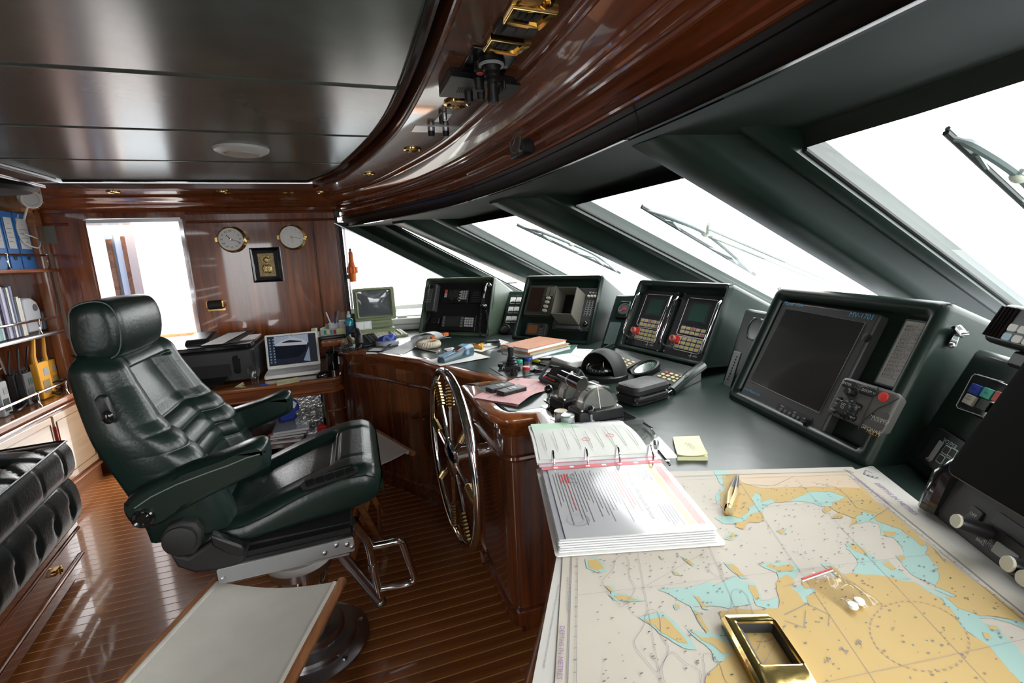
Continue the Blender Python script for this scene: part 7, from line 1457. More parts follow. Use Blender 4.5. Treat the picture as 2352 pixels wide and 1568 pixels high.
# sun hood: quarter-sphere shell open towards the helm
view = V((-c.x,-c.y,0)).normalized(); vy = V((-view.y,view.x,0)); op = V((-.93,-.36,0)).normalized(); oy = V((-op.y,op.x,0))
def hood(r):
    rings = []
    for i in range(19):
        g = math.radians(-20 + 200*i/18)   # sweep of half rings from low front to the rear
        rings.append(None)
    rings = []
    for i in range(13):
        th = math.radians(65 + (180-65)*i/12)        # angle from the opening direction
        rings.append([V((c.x,c.y,ZD+.018)) + op*(r*math.cos(th)) + oy*(r*math.sin(th)*math.cos(ph)) + V((0,0,1.06*r*math.sin(th)*math.sin(ph))) for ph in [math.pi*k/24 for k in range(25)]])
    return rings
obj('sun_hood', B().loft(hood(RC*1.06), False, False), BLM, t, solid=.004, ang=80)
obj('brass_cap', B().lathe([(.02,.001),(.02,.006),(.012,.008),(.001,.007)], Fr(V((dz(1340,843).x,dz(1340,843).y,ZD)),(1,0,0),(0,1,0)), 20), BRS, t)
# zipped case
P = [(1403,900),(1417,879),(1483,858),(1545,882),(1541,905),(1462,922)]
t = thing('zip_case', 'black zipped fabric case lying beside the compass', 'case', dz(1475,905))
Lz = [dz(1405,918,.0), dz(1462,932,.0), dz(1543,912,.0), dz(1488,892,.0)]
fz = Fr(V((Lz[0].x,Lz[0].y,ZD)), Lz[1]-Lz[0], V((-(Lz[1]-Lz[0]).y,(Lz[1]-Lz[0]).x,0))); 
z0, z1, z2, z3 = dz(1404,914,.012), dz(1463,930,.012), dz(1543,906,.012), dz(1484,880,.012)
fz = Fr(V((z1.x,z1.y,ZD)), V((z2.x-z1.x,z2.y-z1.y,0)), V((z0.x-z1.x,z0.y-z1.y,0))); wz, dz_ = (z2-z1).length, (z0-z1).length
ringz = lambda h, s: [fz.p(a, c_, h) for a, c_ in rrect(s,s,wz-s,dz_-s,.022,4)]
sg = 1 if fz.n.z > 0 else -1
obj('lower_shell', B().loft([ringz(sg*h, s) for h, s in ((.002,.006),(.006,.001),(.026,0),(.030,.004))]), BLM, t); obj('zip_band', B().loft([ringz(sg*h, s) for h, s in ((.030,.004),(.036,.008))]), BLG, t); 
obj('upper_shell', B().loft([ringz(sg*h, s) for h, s in ((.034,.006),(.038,.001),(.052,0),(.062,.006),(.066,.02))]), M('case fabric',(.022,.022,.022),.5,bump=.1,bscale=300), t)
obj('stitching', B().tube([fz.p(a, c_, sg*.0635) for a, c_ in rrect(.013,.013,wz-.013,dz_-.013,.02,4)], .0009, 4, True), MGR, t); obj('zip_pull', B().tube([fz.p(wz+.002,dz_*.12,sg*.032), fz.p(wz+.012,dz_*.10,sg*.01)], .005, 6), BLK, t)
obj('strap', B().tube(cr([fz.p(.0,dz_*.1,sg*.030), fz.p(-.006,-.006,sg*.020), fz.p(wz*.5,-.012,sg*.018), fz.p(wz*.95,-.006,sg*.028)], 6), .0035, 6), BLG, t)
# ---- sticky pad
q = [(1545,1003),(1606,1001),(1626,1049),(1556,1049)]; t = tslab('sticky_pad', 'pad of pale yellow sticky notes on the green desk', 'note pad', q, 0, .009, YEL, 'pad', 0)
o = obj('top_note', B().grid(lambda i, j: (lambda p: p + V((0,0,.0005 + .008*(i*j)**3 + .006*((1-i)*j)**3)))(dz(1545,1003,.009)*(1-i)*(1-j)+dz(1556,1049,.009)*(1-i)*j*1+dz(1606,1001,.009)*i*(1-j)+dz(1626,1049,.009)*i*j), 8, 8), M('pale yellow note',(.82,.8,.55),.7), t, solid=.0003)
for k in range(4): obj('handwriting', B().tube([dz(1572+k*6+x_,1020+k*5+y_,.0105) for x_, y_ in ((0,0),(4,-4),(7,1),(11,-3),(14,2),(18,-1))], .0004, 4), INKG, t)
# ================================================================ charts
def inter(a, b_, c, d):
    r, s = b_-a, d-c; k = r.x*s.y - r.y*s.x; q = c-a; return a + r*((q.x*s.y - q.y*s.x)/k)
def ext(a, b_, Y): return a + (b_-a)*((Y-a.y)/(b_.y-a.y))
T0, T1 = dz(1560,1086), dz(1957,1076)
mL0, mL1 = dz(1292,1292), dz(1275,1568); mR0, mR1 = dz(1960,1077), dz(2352,1388)
cTL, cTR = inter(T0, T1, mL0, mL1), T1; cBL, cBR = ext(mL0, mL1, -.12), ext(mR0, mR1, -.12)
s2L0, s2L1 = dz(1274,1292), dz(1221,1568); s2R0, s2R1 = dz(2003,1071), dz(2352,1345)
def chartsheet(name, label, P, h, m, lift=0, th=.0006):
    q = [V((p.x,p.y,ZD+h)) for p in P]
    def fn(i, j):
        p = (q[0]*(1-i) + q[1]*i)*(1-j) + (q[3]*(1-i) + q[2]*i)*j
        return p + V((0,0, lift*(max(0,(i-.9)/.1))**2))
    return tag(obj(name, B().grid(fn, 20, 12), m, solid=th, ang=80), label, 'chart')
CW = M('chart margin', (.62,.60,.56), .65, var=.03, vscale=3); CSEA = M('chart sea paper', (.60,.55,.47), .65, var=.05, vscale=4)
c3 = chartsheet('nautical_chart', 'lowest chart of the pile, its white margin showing along the right', [V((.5,.7,0)), dz(2024,1092), ext(dz(2024,1092), dz(2352,1338), -.12), V((.3,-.12,0))], .0008, CW)
tl2 = s2L0 + V((.02,.03,0))
c2_ = chartsheet('nautical_chart', 'middle chart of the pile with purple DEPTHS IN METRES on its white margin', [tl2, s2R0, ext(s2R0, s2R1, -.12), ext(s2L0, s2L1, -.12)], .0022, CW)
c1_ = chartsheet('nautical_chart', 'topmost nautical chart with tan land and pale blue shallows', [cTL, cTR, cBR, cBL], .0038, CSEA)
hC = .0046
fL2 = lambda p, q, h: Fr(V((p.x,p.y,ZD+h)), q-p, V((-(q-p).y,(q-p).x,0)))
LAND = M('chart land tan', (.60,.42,.16), .65, var=.05, vscale=5); SHAL = M('chart shallows', (.38,.58,.53), .65); PEACH = M('chart peach tint', (.66,.52,.38), .65)
def A5(x, y): return dz(1640+x/3.087, 1060+y/3.087, hC)
def A4(x, y): return dz(1240+x/3.087, 1060+y/3.087, hC)
def rough(P, n=3, amp=.085):
    for _ in range(n):
        out = []
        for i in range(len(P)):
            a, b_ = P[i], P[(i+1) % len(P)]; out.append(a); d = b_-a
            if d.length > .0045 and d.length < .2: out.append((a+b_)/2 + V((-d.y,d.x,0))*random.uniform(-amp,amp))
        P = out
    return P
def printed(name, polys, m, h, parent, rg=True, grow=1):
    b = B()
    for kz, P in enumerate(polys):
        c = sum(P, V())/len(P); P = [c + (p-c)*grow for p in P]
        P = rough(P) if rg else P; b.poly([V((p.x,p.y,ZD+hC+h+kz*.000008)) for p in P])
    bmesh.ops.triangulate(b.bm, faces=b.bm.faces[:])
    for f in b.bm.faces:
        if f.normal.z < 0: f.normal_flip()
    return obj(name, b, m, parent, flat=True, kind='stuff' if len(polys) > 3 else None)
L5 = [
 [(60,92),(130,88),(925,80),(1200,322),(1505,575),(1480,605),(1330,482),(1150,425),(1138,378),(1062,358),(1000,392),(1018,432),(960,470),(990,400),(920,372),(900,405),(832,402),(880,362),(832,330),(792,372),(768,342),(790,315),(842,318),(842,290),(940,250),(830,214),(690,214),(600,250),(520,282),(440,292),(400,262),(332,292),(330,240),(288,214),(270,262),(292,300),(240,330),(250,352),(180,402),(100,380),(40,300),(80,180)],
 [(210,425),(260,372),(340,360),(352,402),(320,432),(260,428),(200,482),(150,462),(160,432)],
 [(1505,575),(1640,690),(1900,880),(2198,1112),(2198,1140),(1900,1095),(1730,1040),(1640,962),(1720,952),(1560,880),(1590,772),(1520,782),(1600,755),(1500,652),(1510,600)],
 [(440,862),(460,830),(520,802),(562,832),(570,862),(540,892),(590,925),(640,1002),(682,1030),(652,960),(722,905),(640,900),(620,850),(990,792),(1262,822),(1420,860),(1500,910),(1592,962),(1640,1012),(1720,1100),(1752,1170),(1900,1272),(1980,1340),(2100,1490),(2198,1600),(2198,2000),(-300,2000),(-60,1560),(-40,1500),(60,1420),(132,1332),(60,1150),(40,1062),(150,1042),(252,1052),(380,1042),(450,1042),(462,960)],
 [(90,730),(140,730),(222,812),(182,812)],[(370,740),(402,724),(450,746),(540,724),(572,752),(550,782),(440,772)],[(790,740),(852,745),(900,790),(972,832),(940,852),(842,782)],
 [(1200,722),(1240,710),(1292,762),(1262,772)],[(1300,672),(1340,664),(1356,696),(1330,706)],[(1196,490),(1292,502),(1280,532),(1200,520)],[(950,592),(1012,588),(1092,652),(1052,652),(980,622)],[(85,542),(132,508),(162,520),(122,552)],[(450,490),(512,474),(482,512)],[(240,872),(290,880),(322,950),(300,985),(270,940)],[(1905,1210),(1950,1220),(1975,1262),(1920,1250)],[(1940,1160),(2000,1170),(2020,1195),(1960,1192)]]
L4 = [[(340,702),(402,692),(432,722),(452,762),(402,772),(352,752)],[(470,885),(500,890),(520,920),(505,925)],[(520,952),(580,944),(652,968),(722,984),(622,986),(560,982)],[(742,1122),(802,1114),(882,1100),(932,1142),(982,1202),(1052,1292),(982,1282),(902,1232),(862,1212),(812,1162)],[(1088,1052),(1132,1072),(1152,1122),(1202,1202),(1182,1222),(1142,1152)],[(1090,1210),(1152,1252),(1222,1242),(1332,1302),(1370,1342),(1300,1362),(1232,1302),(1152,1272)],[(1015,682),(1040,690),(1088,728),(1075,735)],[(945,780),(975,785),(990,802),(955,800)],[(955,1020),(985,1015),(990,1035),(965,1045)],[(1095,955),(1130,960),(1150,1000),(1185,1035),(1150,1030)],[(845,672),(862,675),(856,688)]]
S5 = [[(520,290),(600,245),(690,208),(835,208),(950,250),(852,292),(838,322),(752,316),(690,292),(560,282)],[(992,402),(1060,352),(1145,376),(1150,420),(1335,480),(1330,525),(1282,535),(1200,505),(1170,442),(1100,425),(1010,442)],
 [(1262,532),(1350,505),(1510,590),(1502,652),(1605,756),(1520,784),(1592,772),(1565,882),(1725,950),(1700,962),(1560,905),(1580,880),(1400,800),(1340,742),(1346,640),(1332,602)],[(930,612),(962,586),(1095,650),(1215,722),(1305,762),(1402,832),(1262,824),(985,794),(1012,742),(1012,690),(962,632)],
 [(-400,905),(-340,900),(-200,890),(-90,870),(-30,850),(0,870),(150,808),(212,850),(252,870),(282,962),(272,1012),(202,1022),(100,1042),(0,1022),(-160,1030),(-220,1000),(-300,950)],[(1250,820),(1400,848),(1562,915),(1645,955),(1735,1040),(1905,1092),(2198,1130),(2198,1185),(2050,1130),(1960,1105),(1880,1110),(1950,1170),(2060,1230),(2198,1380),(2198,1620),(2110,1500),(1980,1342),(1900,1274),(1750,1172),(1716,1102),(1616,972),(1500,912)],
 [(770,740),(800,718),(900,780),(985,838),(1080,905),(1190,990),(1140,990),(1020,900),(940,855)],[(340,735),(380,715),(560,715),(590,800),(540,860),(460,830),(440,780)],[(530,895),(600,880),(700,870),(722,905),(652,962),(685,1030),(640,1002)],[(0,395),(90,385),(180,400),(250,345),(235,325),(262,262),(290,205),(335,240),(335,288),(400,255),(470,250),(480,285),(420,292),(340,372),(205,425),(150,440),(60,440)],[(60,60),(120,90),(100,200),(60,250),(20,290),(10,250),(70,180),(0,80),(0,60)],[(285,960),(330,985),(460,962),(455,1045),(380,1045),(300,1020)]]
S4 = [[(480,880),(520,880),(525,915),(545,945),(610,935),(740,985),(700,992),(640,975),(520,985),(500,920)],[(1070,1200),(1120,1200),(1250,1230),(1345,1290),(1375,1345),(1330,1420),(1240,1420),(1215,1340),(1130,1270)],[(1290,1160),(1372,1338),(1330,1300),(1280,1240)]]
oS = printed('printed_shallows', [[A5(*p) for p in P] for P in S5] + [[A4(*p) for p in P] for P in S4], SHAL, .0003, c1_)
isl = [[A5(*p) for p in P] for P in L5[4:]] + [[A4(*p) for p in P] for P in L4]
printed('printed_shallows', isl, SHAL, .0004, c1_, True, 1.38)
printed('printed_tint', [[A5(*p) for p in ((150,92),(925,80),(1040,190),(700,180),(330,190),(200,150))]], PEACH, .0009, c1_, False)
oL = printed('printed_land', [[A5(*p) for p in P] for P in L5[:4]] + isl, LAND, .0006, c1_)
# gulf inside the northern land and other white waters come through the sea paper; neat line, graticule, margins
def thin(P, Wd, b, h=.0013):
    for p, q in zip(P[:-1], P[1:]):
        d = (q-p); n = V((-d.y,d.x,0)).normalized()*Wd; b.poly([V((v.x,v.y,ZD+hC+h)) for v in (p-n,q-n,q+n,p+n)])
uC = (cTR-cTL).normalized()
def cp(i, j): return (cTL*(1-i) + cTR*i)*(1-j) + (cBL*(1-i) + cBR*i)*j
b = B()
thin([cp(.024,.985), cp(.024,.025), cp(.968,.025), cp(.968,.985)], .0007, b); thin([cp(.04,.985), cp(.04,.042), cp(.952,.042), cp(.952,.985)], .0003, b)
for k in range(60): thin([cp(.04, .05+k*.0155), cp(.034, .05+k*.0155)], .0005 if k % 5 else .001, b); thin([cp(.952, .05+k*.0155), cp(.958, .05+k*.0155)], .0005 if k%5 else .001, b)
obj('neat_line', b, INKG, c1_, flat=True)
b = B()
for k in range(5): thin([cp(.04, .16+k*.18), cp(.952, .155+k*.18)], .00025, b)
for k in range(4): thin([cp(.2+k*.19, .055), cp(.19+k*.19, .985)], .00025, b)
for k in range(5): x0 = random.uniform(.1,.6); y0_ = random.uniform(.3,.9); thin([cp(x0,y0_), cp(x0+random.uniform(.1,.35), y0_+random.uniform(-.1,.1))], .00025, b)
for k in range(26):      # depth contours
    x0, y0_ = random.uniform(.10,.42), random.uniform(.30,.97); r = random.uniform(.012,.05); ph = random.uniform(0,6)
    thin([cp(x0 + r*(1+.35*math.sin(3*g+ph))*math.cos(g)*.8, y0_ + r*(1+.3*math.sin(2*g+ph*2))*math.sin(g)) for g in [i*.262 for i in range(25)]], .0003, b)
obj('graticule', b, M('faint line ink', (.33,.29,.33), .6), c1_, flat=True)
b = B()
for k in range(1500):
    p = cp(random.uniform(.08,.94), random.uniform(.06,.98)); s = random.uniform(.0009,.0022)
    b.poly([V((p.x+a*s+c_*.0002, p.y+c_*s*.45, ZD+hC+.0012)) for a, c_ in ((-1,-1),(1,-1),(1,1),(-1,1))])
obj('soundings', b, M('sounding ink', (.22,.21,.2), .6), c1_, flat=True, kind='stuff')
b = B(); cc = A5(1450,1220); ra, rb = (A5(1790,1330)-A5(1110,1110)), (A5(1560,1000)-A5(1400,1440))
for k in range(44): g = k*2*math.pi/44; p = cc + ra*.5*math.cos(g) + rb*.5*math.sin(g); q = cc + ra*.5*math.cos(g+.07) + rb*.5*math.sin(g+.07); thin([p, q], .0007, b)
obj('dashed_boundary', b, M('violet line ink',(.36,.27,.26),.6), c1_, flat=True)
b = B()
for P in ([(180,160),(420,175),(560,110)],[(500,1090),(600,1040),(660,1010),(820,1090),(810,1170)],[(300,1280),(380,1280),(430,1250)],[(700,150),(860,180),(940,240),(1010,330),(1200,380)],[(1500,570),(1560,620),(1640,720)],[(1100,420),(1240,330),(1160,290)],[(500,1130),(640,1180),(650,1060)]): thin([A5(*p) for p in P], .0004, b)
obj('road_lines', b, INKG, c1_, flat=True)
def along(s, p, q, h, size, m, parent, off=0, sx=1):
    f_ = Fr(V((p.x,p.y,ZD+h)), V((q.x-p.x,q.y-p.y,0)), V((-(q-p).y,(q-p).x,0))); L_ = (q-p).length; txt(s, f_, L_/2, off, size, m, parent, .0002, 'CENTER', sx)
A = lambda x, y, h: dz(x, y, h)
along('DEPTHS IN METRES', A(1291,1442,hC+.001), A(1285,1554,hC+.001), hC+.001, .0095, INKP, c1_, 0, 1.0)
along('DEPTHS IN METRES', A(1972,1103,hC+.001), A(2034,1150,hC+.001), hC+.001, .012, INKP, c1_)
along('DEPTHS IN METRES', A(2024,1118,.0035), A(2090,1170,.0035), .0034, .014, INKP, c2_)
along('1657', A(1990,1090,.0035), A(2008,1096,.0035), .0034, .014, INK, c2_); along('1657', A(1942,1079,hC+.001), A(1955,1084,hC+.001), hC+.001, .010, INK, c1_)
b = B(); p0, p1 = A(1987,1082,.0036), A(2200,1262,.0036)
hC0 = hC; hC = .0030; thin([A(1983,1092,0), A(1988,1083,0), A(2003,1090,0)], .0006, b); hC = hC0
obj('margin_line', b, INK, c2_, flat=True)
along('Printed by Taunton. The Paper. Not to be used for Navigation without correction. Crown Copyright', A(1283,1345,.0034), A(1250,1530,.0034), .0033, .0036, INKG, c2_)
along('Longitude 23° East from Greenwich', A(1305,1330,hC+.001), A(1305,1400,hC+.001), hC+.001, .005, INKG, c1_)
for s, (x, y), sz in (('I',(1270,1190),.012),('R',(1030,1285),.012),('M',(920,1345),.012),('S',(806,1408),.012),('E',(218,298),.012),('C',(175,232),.012),('G',(100,105),.012)): 
    p = A5(x, y); txt(s, Fr(V((p.x,p.y,ZD+hC+.0013)), V((.3,-.95,0)), V((.95,.3,0))), 0, 0, sz, INKG, c1_, .0001)
# ================================================================ ring binder with documents
LLb, LRb = dz(1276,1287,.0), dz(1668,1259,.0)
eB = V((LRb.x-LLb.x, LRb.y-LLb.y, 0)); Wb = eB.length; fb_ = Fr(V((LLb.x,LLb.y,ZD+.006)), eB, V((-eB.y,eB.x,0)))
tb = thing('ring_binder', 'open white ring binder full of documents in clear pockets', 'binder', fb_.p(Wb/2,.3,0))
va = fb_.px(1550,1075, .03)[1]; vt = fb_.px(1478,972,.01)[1]
Hb = .285
obj('cover', B().rbox(0,0,0,Wb,Hb,.0022,.006,fb_), WPAINT, tb); obj('cover', B().rbox(.004,Hb+.035,0,Wb-.012,Hb*2+.03,.0022,.006,fb_), M('grey cover',(.62,.64,.68),.5), tb); obj('spine', B().box(0,Hb,0,Wb,Hb+.036,.0018,fb_), WPAINT, tb)
obj('ring_plate', B().rbox(.012,Hb+.008,.0018,Wb-.012,Hb+.030,.008,.003,fb_), STEEL, tb)
th_ = .022
for k in range(6): obj('pocket_page', B().rbox(.006+.0012*(k%3),.006+.0015*k,.003+k*.0034,Wb-.010-.002*((k*2)%3),Hb-.004,.0055+k*.0034,.003,fb_), PAP if k % 2 == 0 else M('pocket film',(.66,.67,.69),.25), tb)
top_ = obj('top_document', B().box(.02,.012,.0236,Wb-.02,Hb-.018,.0242,fb_), PAP, tb)
obj('clear_pocket', B().rbox(.008,.008,.0246,Wb-.012,Hb-.006,.0249,.002,fb_), FILM, tb)
strip_ = obj('red_strip', B().box(.008,Hb-.020,.0246,Wb-.010,Hb-.004,.0252,fb_), M('red strip',(.6,.07,.09),.35), tb)
for k in range(8): obj('punch_hole', B().rbox(.034+k*.036,Hb-.016,.0252,.044+k*.036,Hb-.009,.0256,.002,fb_), WHT, tb)
# document print: runs up the page (rotated a quarter turn)
fdoc = Fr(fb_.p(Wb-.022,Hb-.022,.0243), -fb_.v, fb_.u)      # read from the right hand side
Ld, Wd_ = Hb-.05, Wb-.05
obj('yellow_band', B().box(.0,-.030,.0,Ld,-.018,.0004,fdoc), M('band yellow',(.75,.6,.2),.6), tb); obj('red_band', B().box(.0,-.014,.0,Ld,.0,.0004,fdoc), M('band red',(.75,.2,.15),.6), tb)
txt('Certificate of Permanent Service', fdoc, Ld*.52, -.082, .0135, INK, tb, .0005); 
for i, (a0, a1) in enumerate(((.0,.30),(.70,1.0))):
    for k in range(5): obj('print_line', B().box(Ld*a0+.004*((k*3)%2),-.038-k*.0055,0,Ld*a1-.006*((k*5)%3),-.036-k*.0055,.0004,fdoc), INKG, tb)
crest = obj('crest', B().lathe([(.010,0),(.010,.0004),(.001,.0004)], fdoc.sub(Ld*.5,-.052), 14), M('crest gold',(.6,.5,.3),.5), tb)
random.seed(3)
for k in range(24):
    y = -.095 - k*.0062; m = INKR if k in (1,2,3,19) else INKG; a0 = random.choice((.05,.08,.1)); a1 = random.uniform(.55,.95)
    obj('print_line', B().box(Ld*a0,y,0,Ld*a1,y+.0014,.0004,fdoc), m, tb)
b = B()
for r in (.021,.0185,.012):
    n = 32
    for i in range(n): g0_, g1_ = i*2*math.pi/n, (i+1)*2*math.pi/n; b.poly([fdoc.p(Ld*.84+rr_*math.cos(g), -Wd_+.022+rr_*math.sin(g), .0006) for rr_, g in ((r,g0_),(r,g1_),(r-.0007,g1_),(r-.0007,g0_))])
obj('round_stamp', b, M('stamp ink',(.3,.33,.38),.6), tb, flat=True)
for k in range(4): obj('red_stamp', B().box(Ld*.10,-Wd_+.012+k*.0055,0,Ld*.26,-Wd_+.0145+k*.0055,.0005,fdoc), INKR, tb)
obj('signature', B().tube([fdoc.p(Ld*(.10+.03*k), -Wd_+.04+.008*math.sin(k*2.3), .0006) for k in range(8)], .0004, 4), INKG, tb)
# far half: pages turned over the rings
f2_ = Fr(fb_.p(0,Hb+.036,.0), fb_.u, fb_.v)
obj('clear_pocket', B().grid(lambda i, j: f2_.p(.002+(Wb-.016)*i, .0+.25*j, .006+.012*math.sin(math.pi*min(1,j*1.1))*1.0+.006*(1-j)), 10, 10), PAP, tb, solid=.004, ang=80)
obj('green_sheet', B().grid(lambda i, j: f2_.p(.01+(Wb*.52)*i*(1-.35*j*i), .185+.075*j, .0125+.004*(1-j)), 6, 6), M('pale green paper',(.45,.66,.48),.5), tb, solid=.001)
obj('turned_sheet', B().grid(lambda i, j: f2_.p(.01+(Wb-.035)*i, .012+.190*j, .0125+.0105*math.sin(math.pi*min(1,(j*.76+.02)*1.1))+.0062*(1-j)*.8), 8, 8), M('cream sheet',(.70,.71,.66),.6), tb, solid=.001)
obj('red_strip', B().box(.004,-.004,.0145,Wb-.006,.010,.0155,f2_), M('pale red film',(.62,.25,.27),.35), tb); obj('film_band', B().box(.006,-.020,.0140,Wb-.008,-.003,.0148,f2_), M('lilac film',(.5,.42,.48),.3), tb)
for k in range(9):
    a = .03+k*.028; obj('print_line', B().grid(lambda i, j: f2_.p(a+.0014*i, .045+(.10+.012*((k*5)%4))*j, .0160+.0105*math.sin(math.pi*min(1,((.045+.11*j-.012)/.19*.76+.02)*1.1))+.004), 1, 8), INKG, tb, flat=True)
for x, y in ((.135,.09),(.20,.105)): obj('red_stamp', B().tube([f2_.p(x+.010*math.cos(g), y+.010*math.sin(g), .0295) for g in [k*.4 for k in range(16)]], .0006, 4, True), INKR, tb)
for px_ in ((1286,1112),(1365,1096),(1441,1088),(1521,1082)):
    a = fb_.px(px_[0], px_[1], .024)[0]
    obj('ring', B().tube([fb_.p(a, Hb+.018+.022*math.cos(g), .010+.043*math.sin(g)) for g in [math.pi*k/14 for k in range(15)]], .0022, 8), CHR, tb)
# clear cover corner with steel clip
obj('clear_cover', B().rbox(Wb-.075,Hb+.045,.0024,Wb+.052,Hb*2+.028,.0036,.006,fb_), GLC, tb); c = fb_.px(1507,1014,.01); obj('clip_button', B().lathe([(.007,.003),(.007,.010),(.005,.016),(.001,.016)], fb_.sub(*c), 14), STEEL, tb)
for (x0, y0_), (x1, y1_) in (((1495,985),(1505,1000)),((1512,1035),(1538,1068)),((1478,972),(1500,985))): a, b0 = fb_.px(x0,y0_,.005); c, d = fb_.px(x1,y1_,.005); obj('clip_wire', B().tube([fb_.p(a,b0,.0055), fb_.p(c,d,.0055)], .0028, 8), CHR, tb)
# ================================================================ dividers, pill bag, gold frame
t = thing('brass_dividers', 'brass and steel chart dividers lying on the chart', 'dividers', dz(1682,1130,.006)); hh = .011
PBR = M('pale lacquered brass',(.75,.6,.36),.35,.7); hd2 = dz(1673,1172,hh); tips = (dz(1693,1086,.009), dz(1697,1088,.009)); mids = (dz(1676,1133,hh), dz(1690,1133,hh))
for tp, md in zip(tips, mids): obj('brass_leg', B().tube([hd2, hd2.lerp(md,.5)*1.0, md, md.lerp(tp,.25)], [.0055,.0045,.0045,.0038], 8), PBR, t); obj('steel_point', B().tube([md.lerp(tp,.2), md.lerp(tp,.6), tp], [.0038,.0028,.0006], 8), STEEL, t)
obj('bound_head', B().tube([hd2 + (hd2-mids[0])*.05, hd2.lerp(mids[0],.12).lerp(hd2.lerp(mids[1],.12),.5)], .0085, 12), PBR, t)
for k in range(4): p = hd2 + (hd2-mids[0])*(.05-.05*k); obj('binding', B().tube([p + V((.0085*math.cos(g), .003*math.sin(g), .0085*math.sin(g))) for g in [i*.52 for i in range(12)]], .0012, 5, True), BRS, t)
def dzc(x, y): return dz(x, y, .006)
q = [(1838,1332),(1907,1306),(2024,1392),(1948,1414)]
b_ = crinkle('pill_bag', 'small clear zip bag with red seal and white pills on the chart', q, .006, FILM, 'bag', 22, .010, 5); b_.location.z += .005
obj('seal_line', B().tube([dz(1841,1336,.012), dz(1910,1312,.012)], .0012, 6), RED, b_); obj('seal_line', B().tube([dz(1843,1341,.012), dz(1913,1316,.012)], .0008, 6), WHT, b_)
for x, y in ((1973,1384),(1958,1394)): p = dz(x, y, .009); tag(obj('pill', B().lathe([(.001,.0),(.006,.0),(.007,.002),(.006,.005),(.001,.0055)], Fr(p,(1,0,0),(0,1,0)), 16), WHT), ('white pill farther from the bag corner' if y < 1390 else 'white pill nearest the bag corner') + ' in the clear zip bag', 'pill', 'pills in the clear bag')
t = thing('gold_frame', 'gold plated rectangular switch frame lying on the chart', 'frame', dz(1760,1480,.006)); hF = .022
go = [dz(x, y, hF) for x, y in ((1655,1404),(1770,1402),(1869,1572),(1735,1572))]; fF = Fr(V((go[3].x,go[3].y,ZD+.0055)), go[2]-go[3], V((-(go[2]-go[3]).y,(go[2]-go[3]).x,0)))
uF = (go[1]-go[0]); wF = uF.length; fF = Fr(V((go[0].x,go[0].y,ZD+.0055)), uF, V((uF.y,-uF.x,0)), V((0,0,1))); hF_ = .125
iv = [fF.px(x, y, .014) for x, y in ((1692,1430),(1778,1427),(1838,1524),(1748,1530))]; i0, i1 = (iv[0][0]+iv[3][0])/2, (iv[1][0]+iv[2][0])/2; j0, j1 = (iv[0][1]+iv[1][1])/2, (iv[2][1]+iv[3][1])/2
def fr4(a0, b0, a1, b1, c, r=.004): return [fF.p(a, b_, c) for a, b_ in rrect(a0, b0, a1, b1, r)]
obj('rim', B().loft([fr4(0,0,wF,hF_,.001), fr4(0,0,wF,hF_,.009), fr4(.003,.003,wF-.003,hF_-.003,.014), fr4(i0-.003,j0-.003,i1+.003,j1+.003,.016), fr4(i0,j0,i1,j1,.015,.002), fr4(i0+.001,j0+.001,i1-.001,j1-.001,.012,.002)], True, False), GLD, t, ang=30)
obj('inner_well', B().loft([fr4(i0+.001,j0+.001,i1-.001,j1-.001,.0125,.002), fr4(i0+.003,j0+.003,i1-.003,j1-.003,.001,.002)], True, False), BLM, t); obj('grey_lip', B().tube([fF.p(i0+.004,j0+.004,.006), fF.p(i0+.004,j1-.004,.006)], .0025, 6), MGR, t)
# ================================================================ right edge: fifth housing with hooded radar
g4, gp4 = filler('dash_panel', 'green panel at right with backlit buttons and trim keys', [(2070,1058),(2180,1150),(2254,800)], thick=.3, phi=22)
def plate4(name, P, c0, c1, m, par, **k): return plate(name, g4, P, c0, c1, m, par, **k)
t = dev('button_panel', 'black panel with blue, green and white push buttons right of the big monitor', 'control panel', g4, [(2237,858),(2345,888),(2290,972),(2190,938)], 0, .006, BLG, 'plate')
Zr = lambda x, y: (1850+x/3.92, 700+y/3.92)
for (x, y), m, s in (((1535,762),M('blue key',(.03,.07,.42),.3),'DIM'),((1645,800),M('green key',(.03,.45,.33),.3),'ALM'),((1482,855),M('cream key',(.62,.6,.5),.4),'DAY\nNIGHT'),((1610,905),BLK,''),((1755,838),RED,'')):
    a, c = g4.px(*Zr(x,y), .008); o = obj('push_key', B().rbox(a-.014,c-.010,.005,a+.014,c+.010,.011,.002,g4), m, t, bev=.001)
    if s: txt(s, g4, a, c+(.003 if '\n' in s else 0), .0055, INK, t, .0118)
line('white_outline', g4, [Zr(*p) for p in ((1790,695),(1525,622),(1500,640),(1358,905),(1372,928),(1590,1002))], .0065, .0008, INKW, t)
t = dev('trim_keypad', 'black keypad marked with trim arrows low beside the chart', 'keypad', g4, [(2150,985),(2235,1018),(2180,1100),(2102,1058)], 0, .012, BLK, 'plate')
txt('VO/PER', g4, *g4.px(*Zr(1302,1252), .012), .013, M('pale cyan print',(.55,.72,.72),.5), t, .0126); txt('PORT', g4, *g4.px(*Zr(1112,1398), .012), .008, INKW, t, .0126)
for x, y in ((1275,1310),(1330,1335),(1222,1388),(1280,1415)):
    a, c = g4.px(*Zr(x,y), .013); o = obj('trim_key', B().rbox(a-.009,c-.009,.011,a+.009,c+.009,.0145,.002,g4), M('pale cyan print',(.55,.72,.72),.5), t); obj('key_face', B().rbox(a-.0072,c-.0072,.0144,a+.0072,c+.0072,.0152,.002,g4), BLK, o)
a, c = g4.px(*Zr(1172,1310), .013); obj('meter_window', B().rbox(a-.007,c-.022,.012,a+.007,c+.022,.0132,.001,g4), GREY, t)
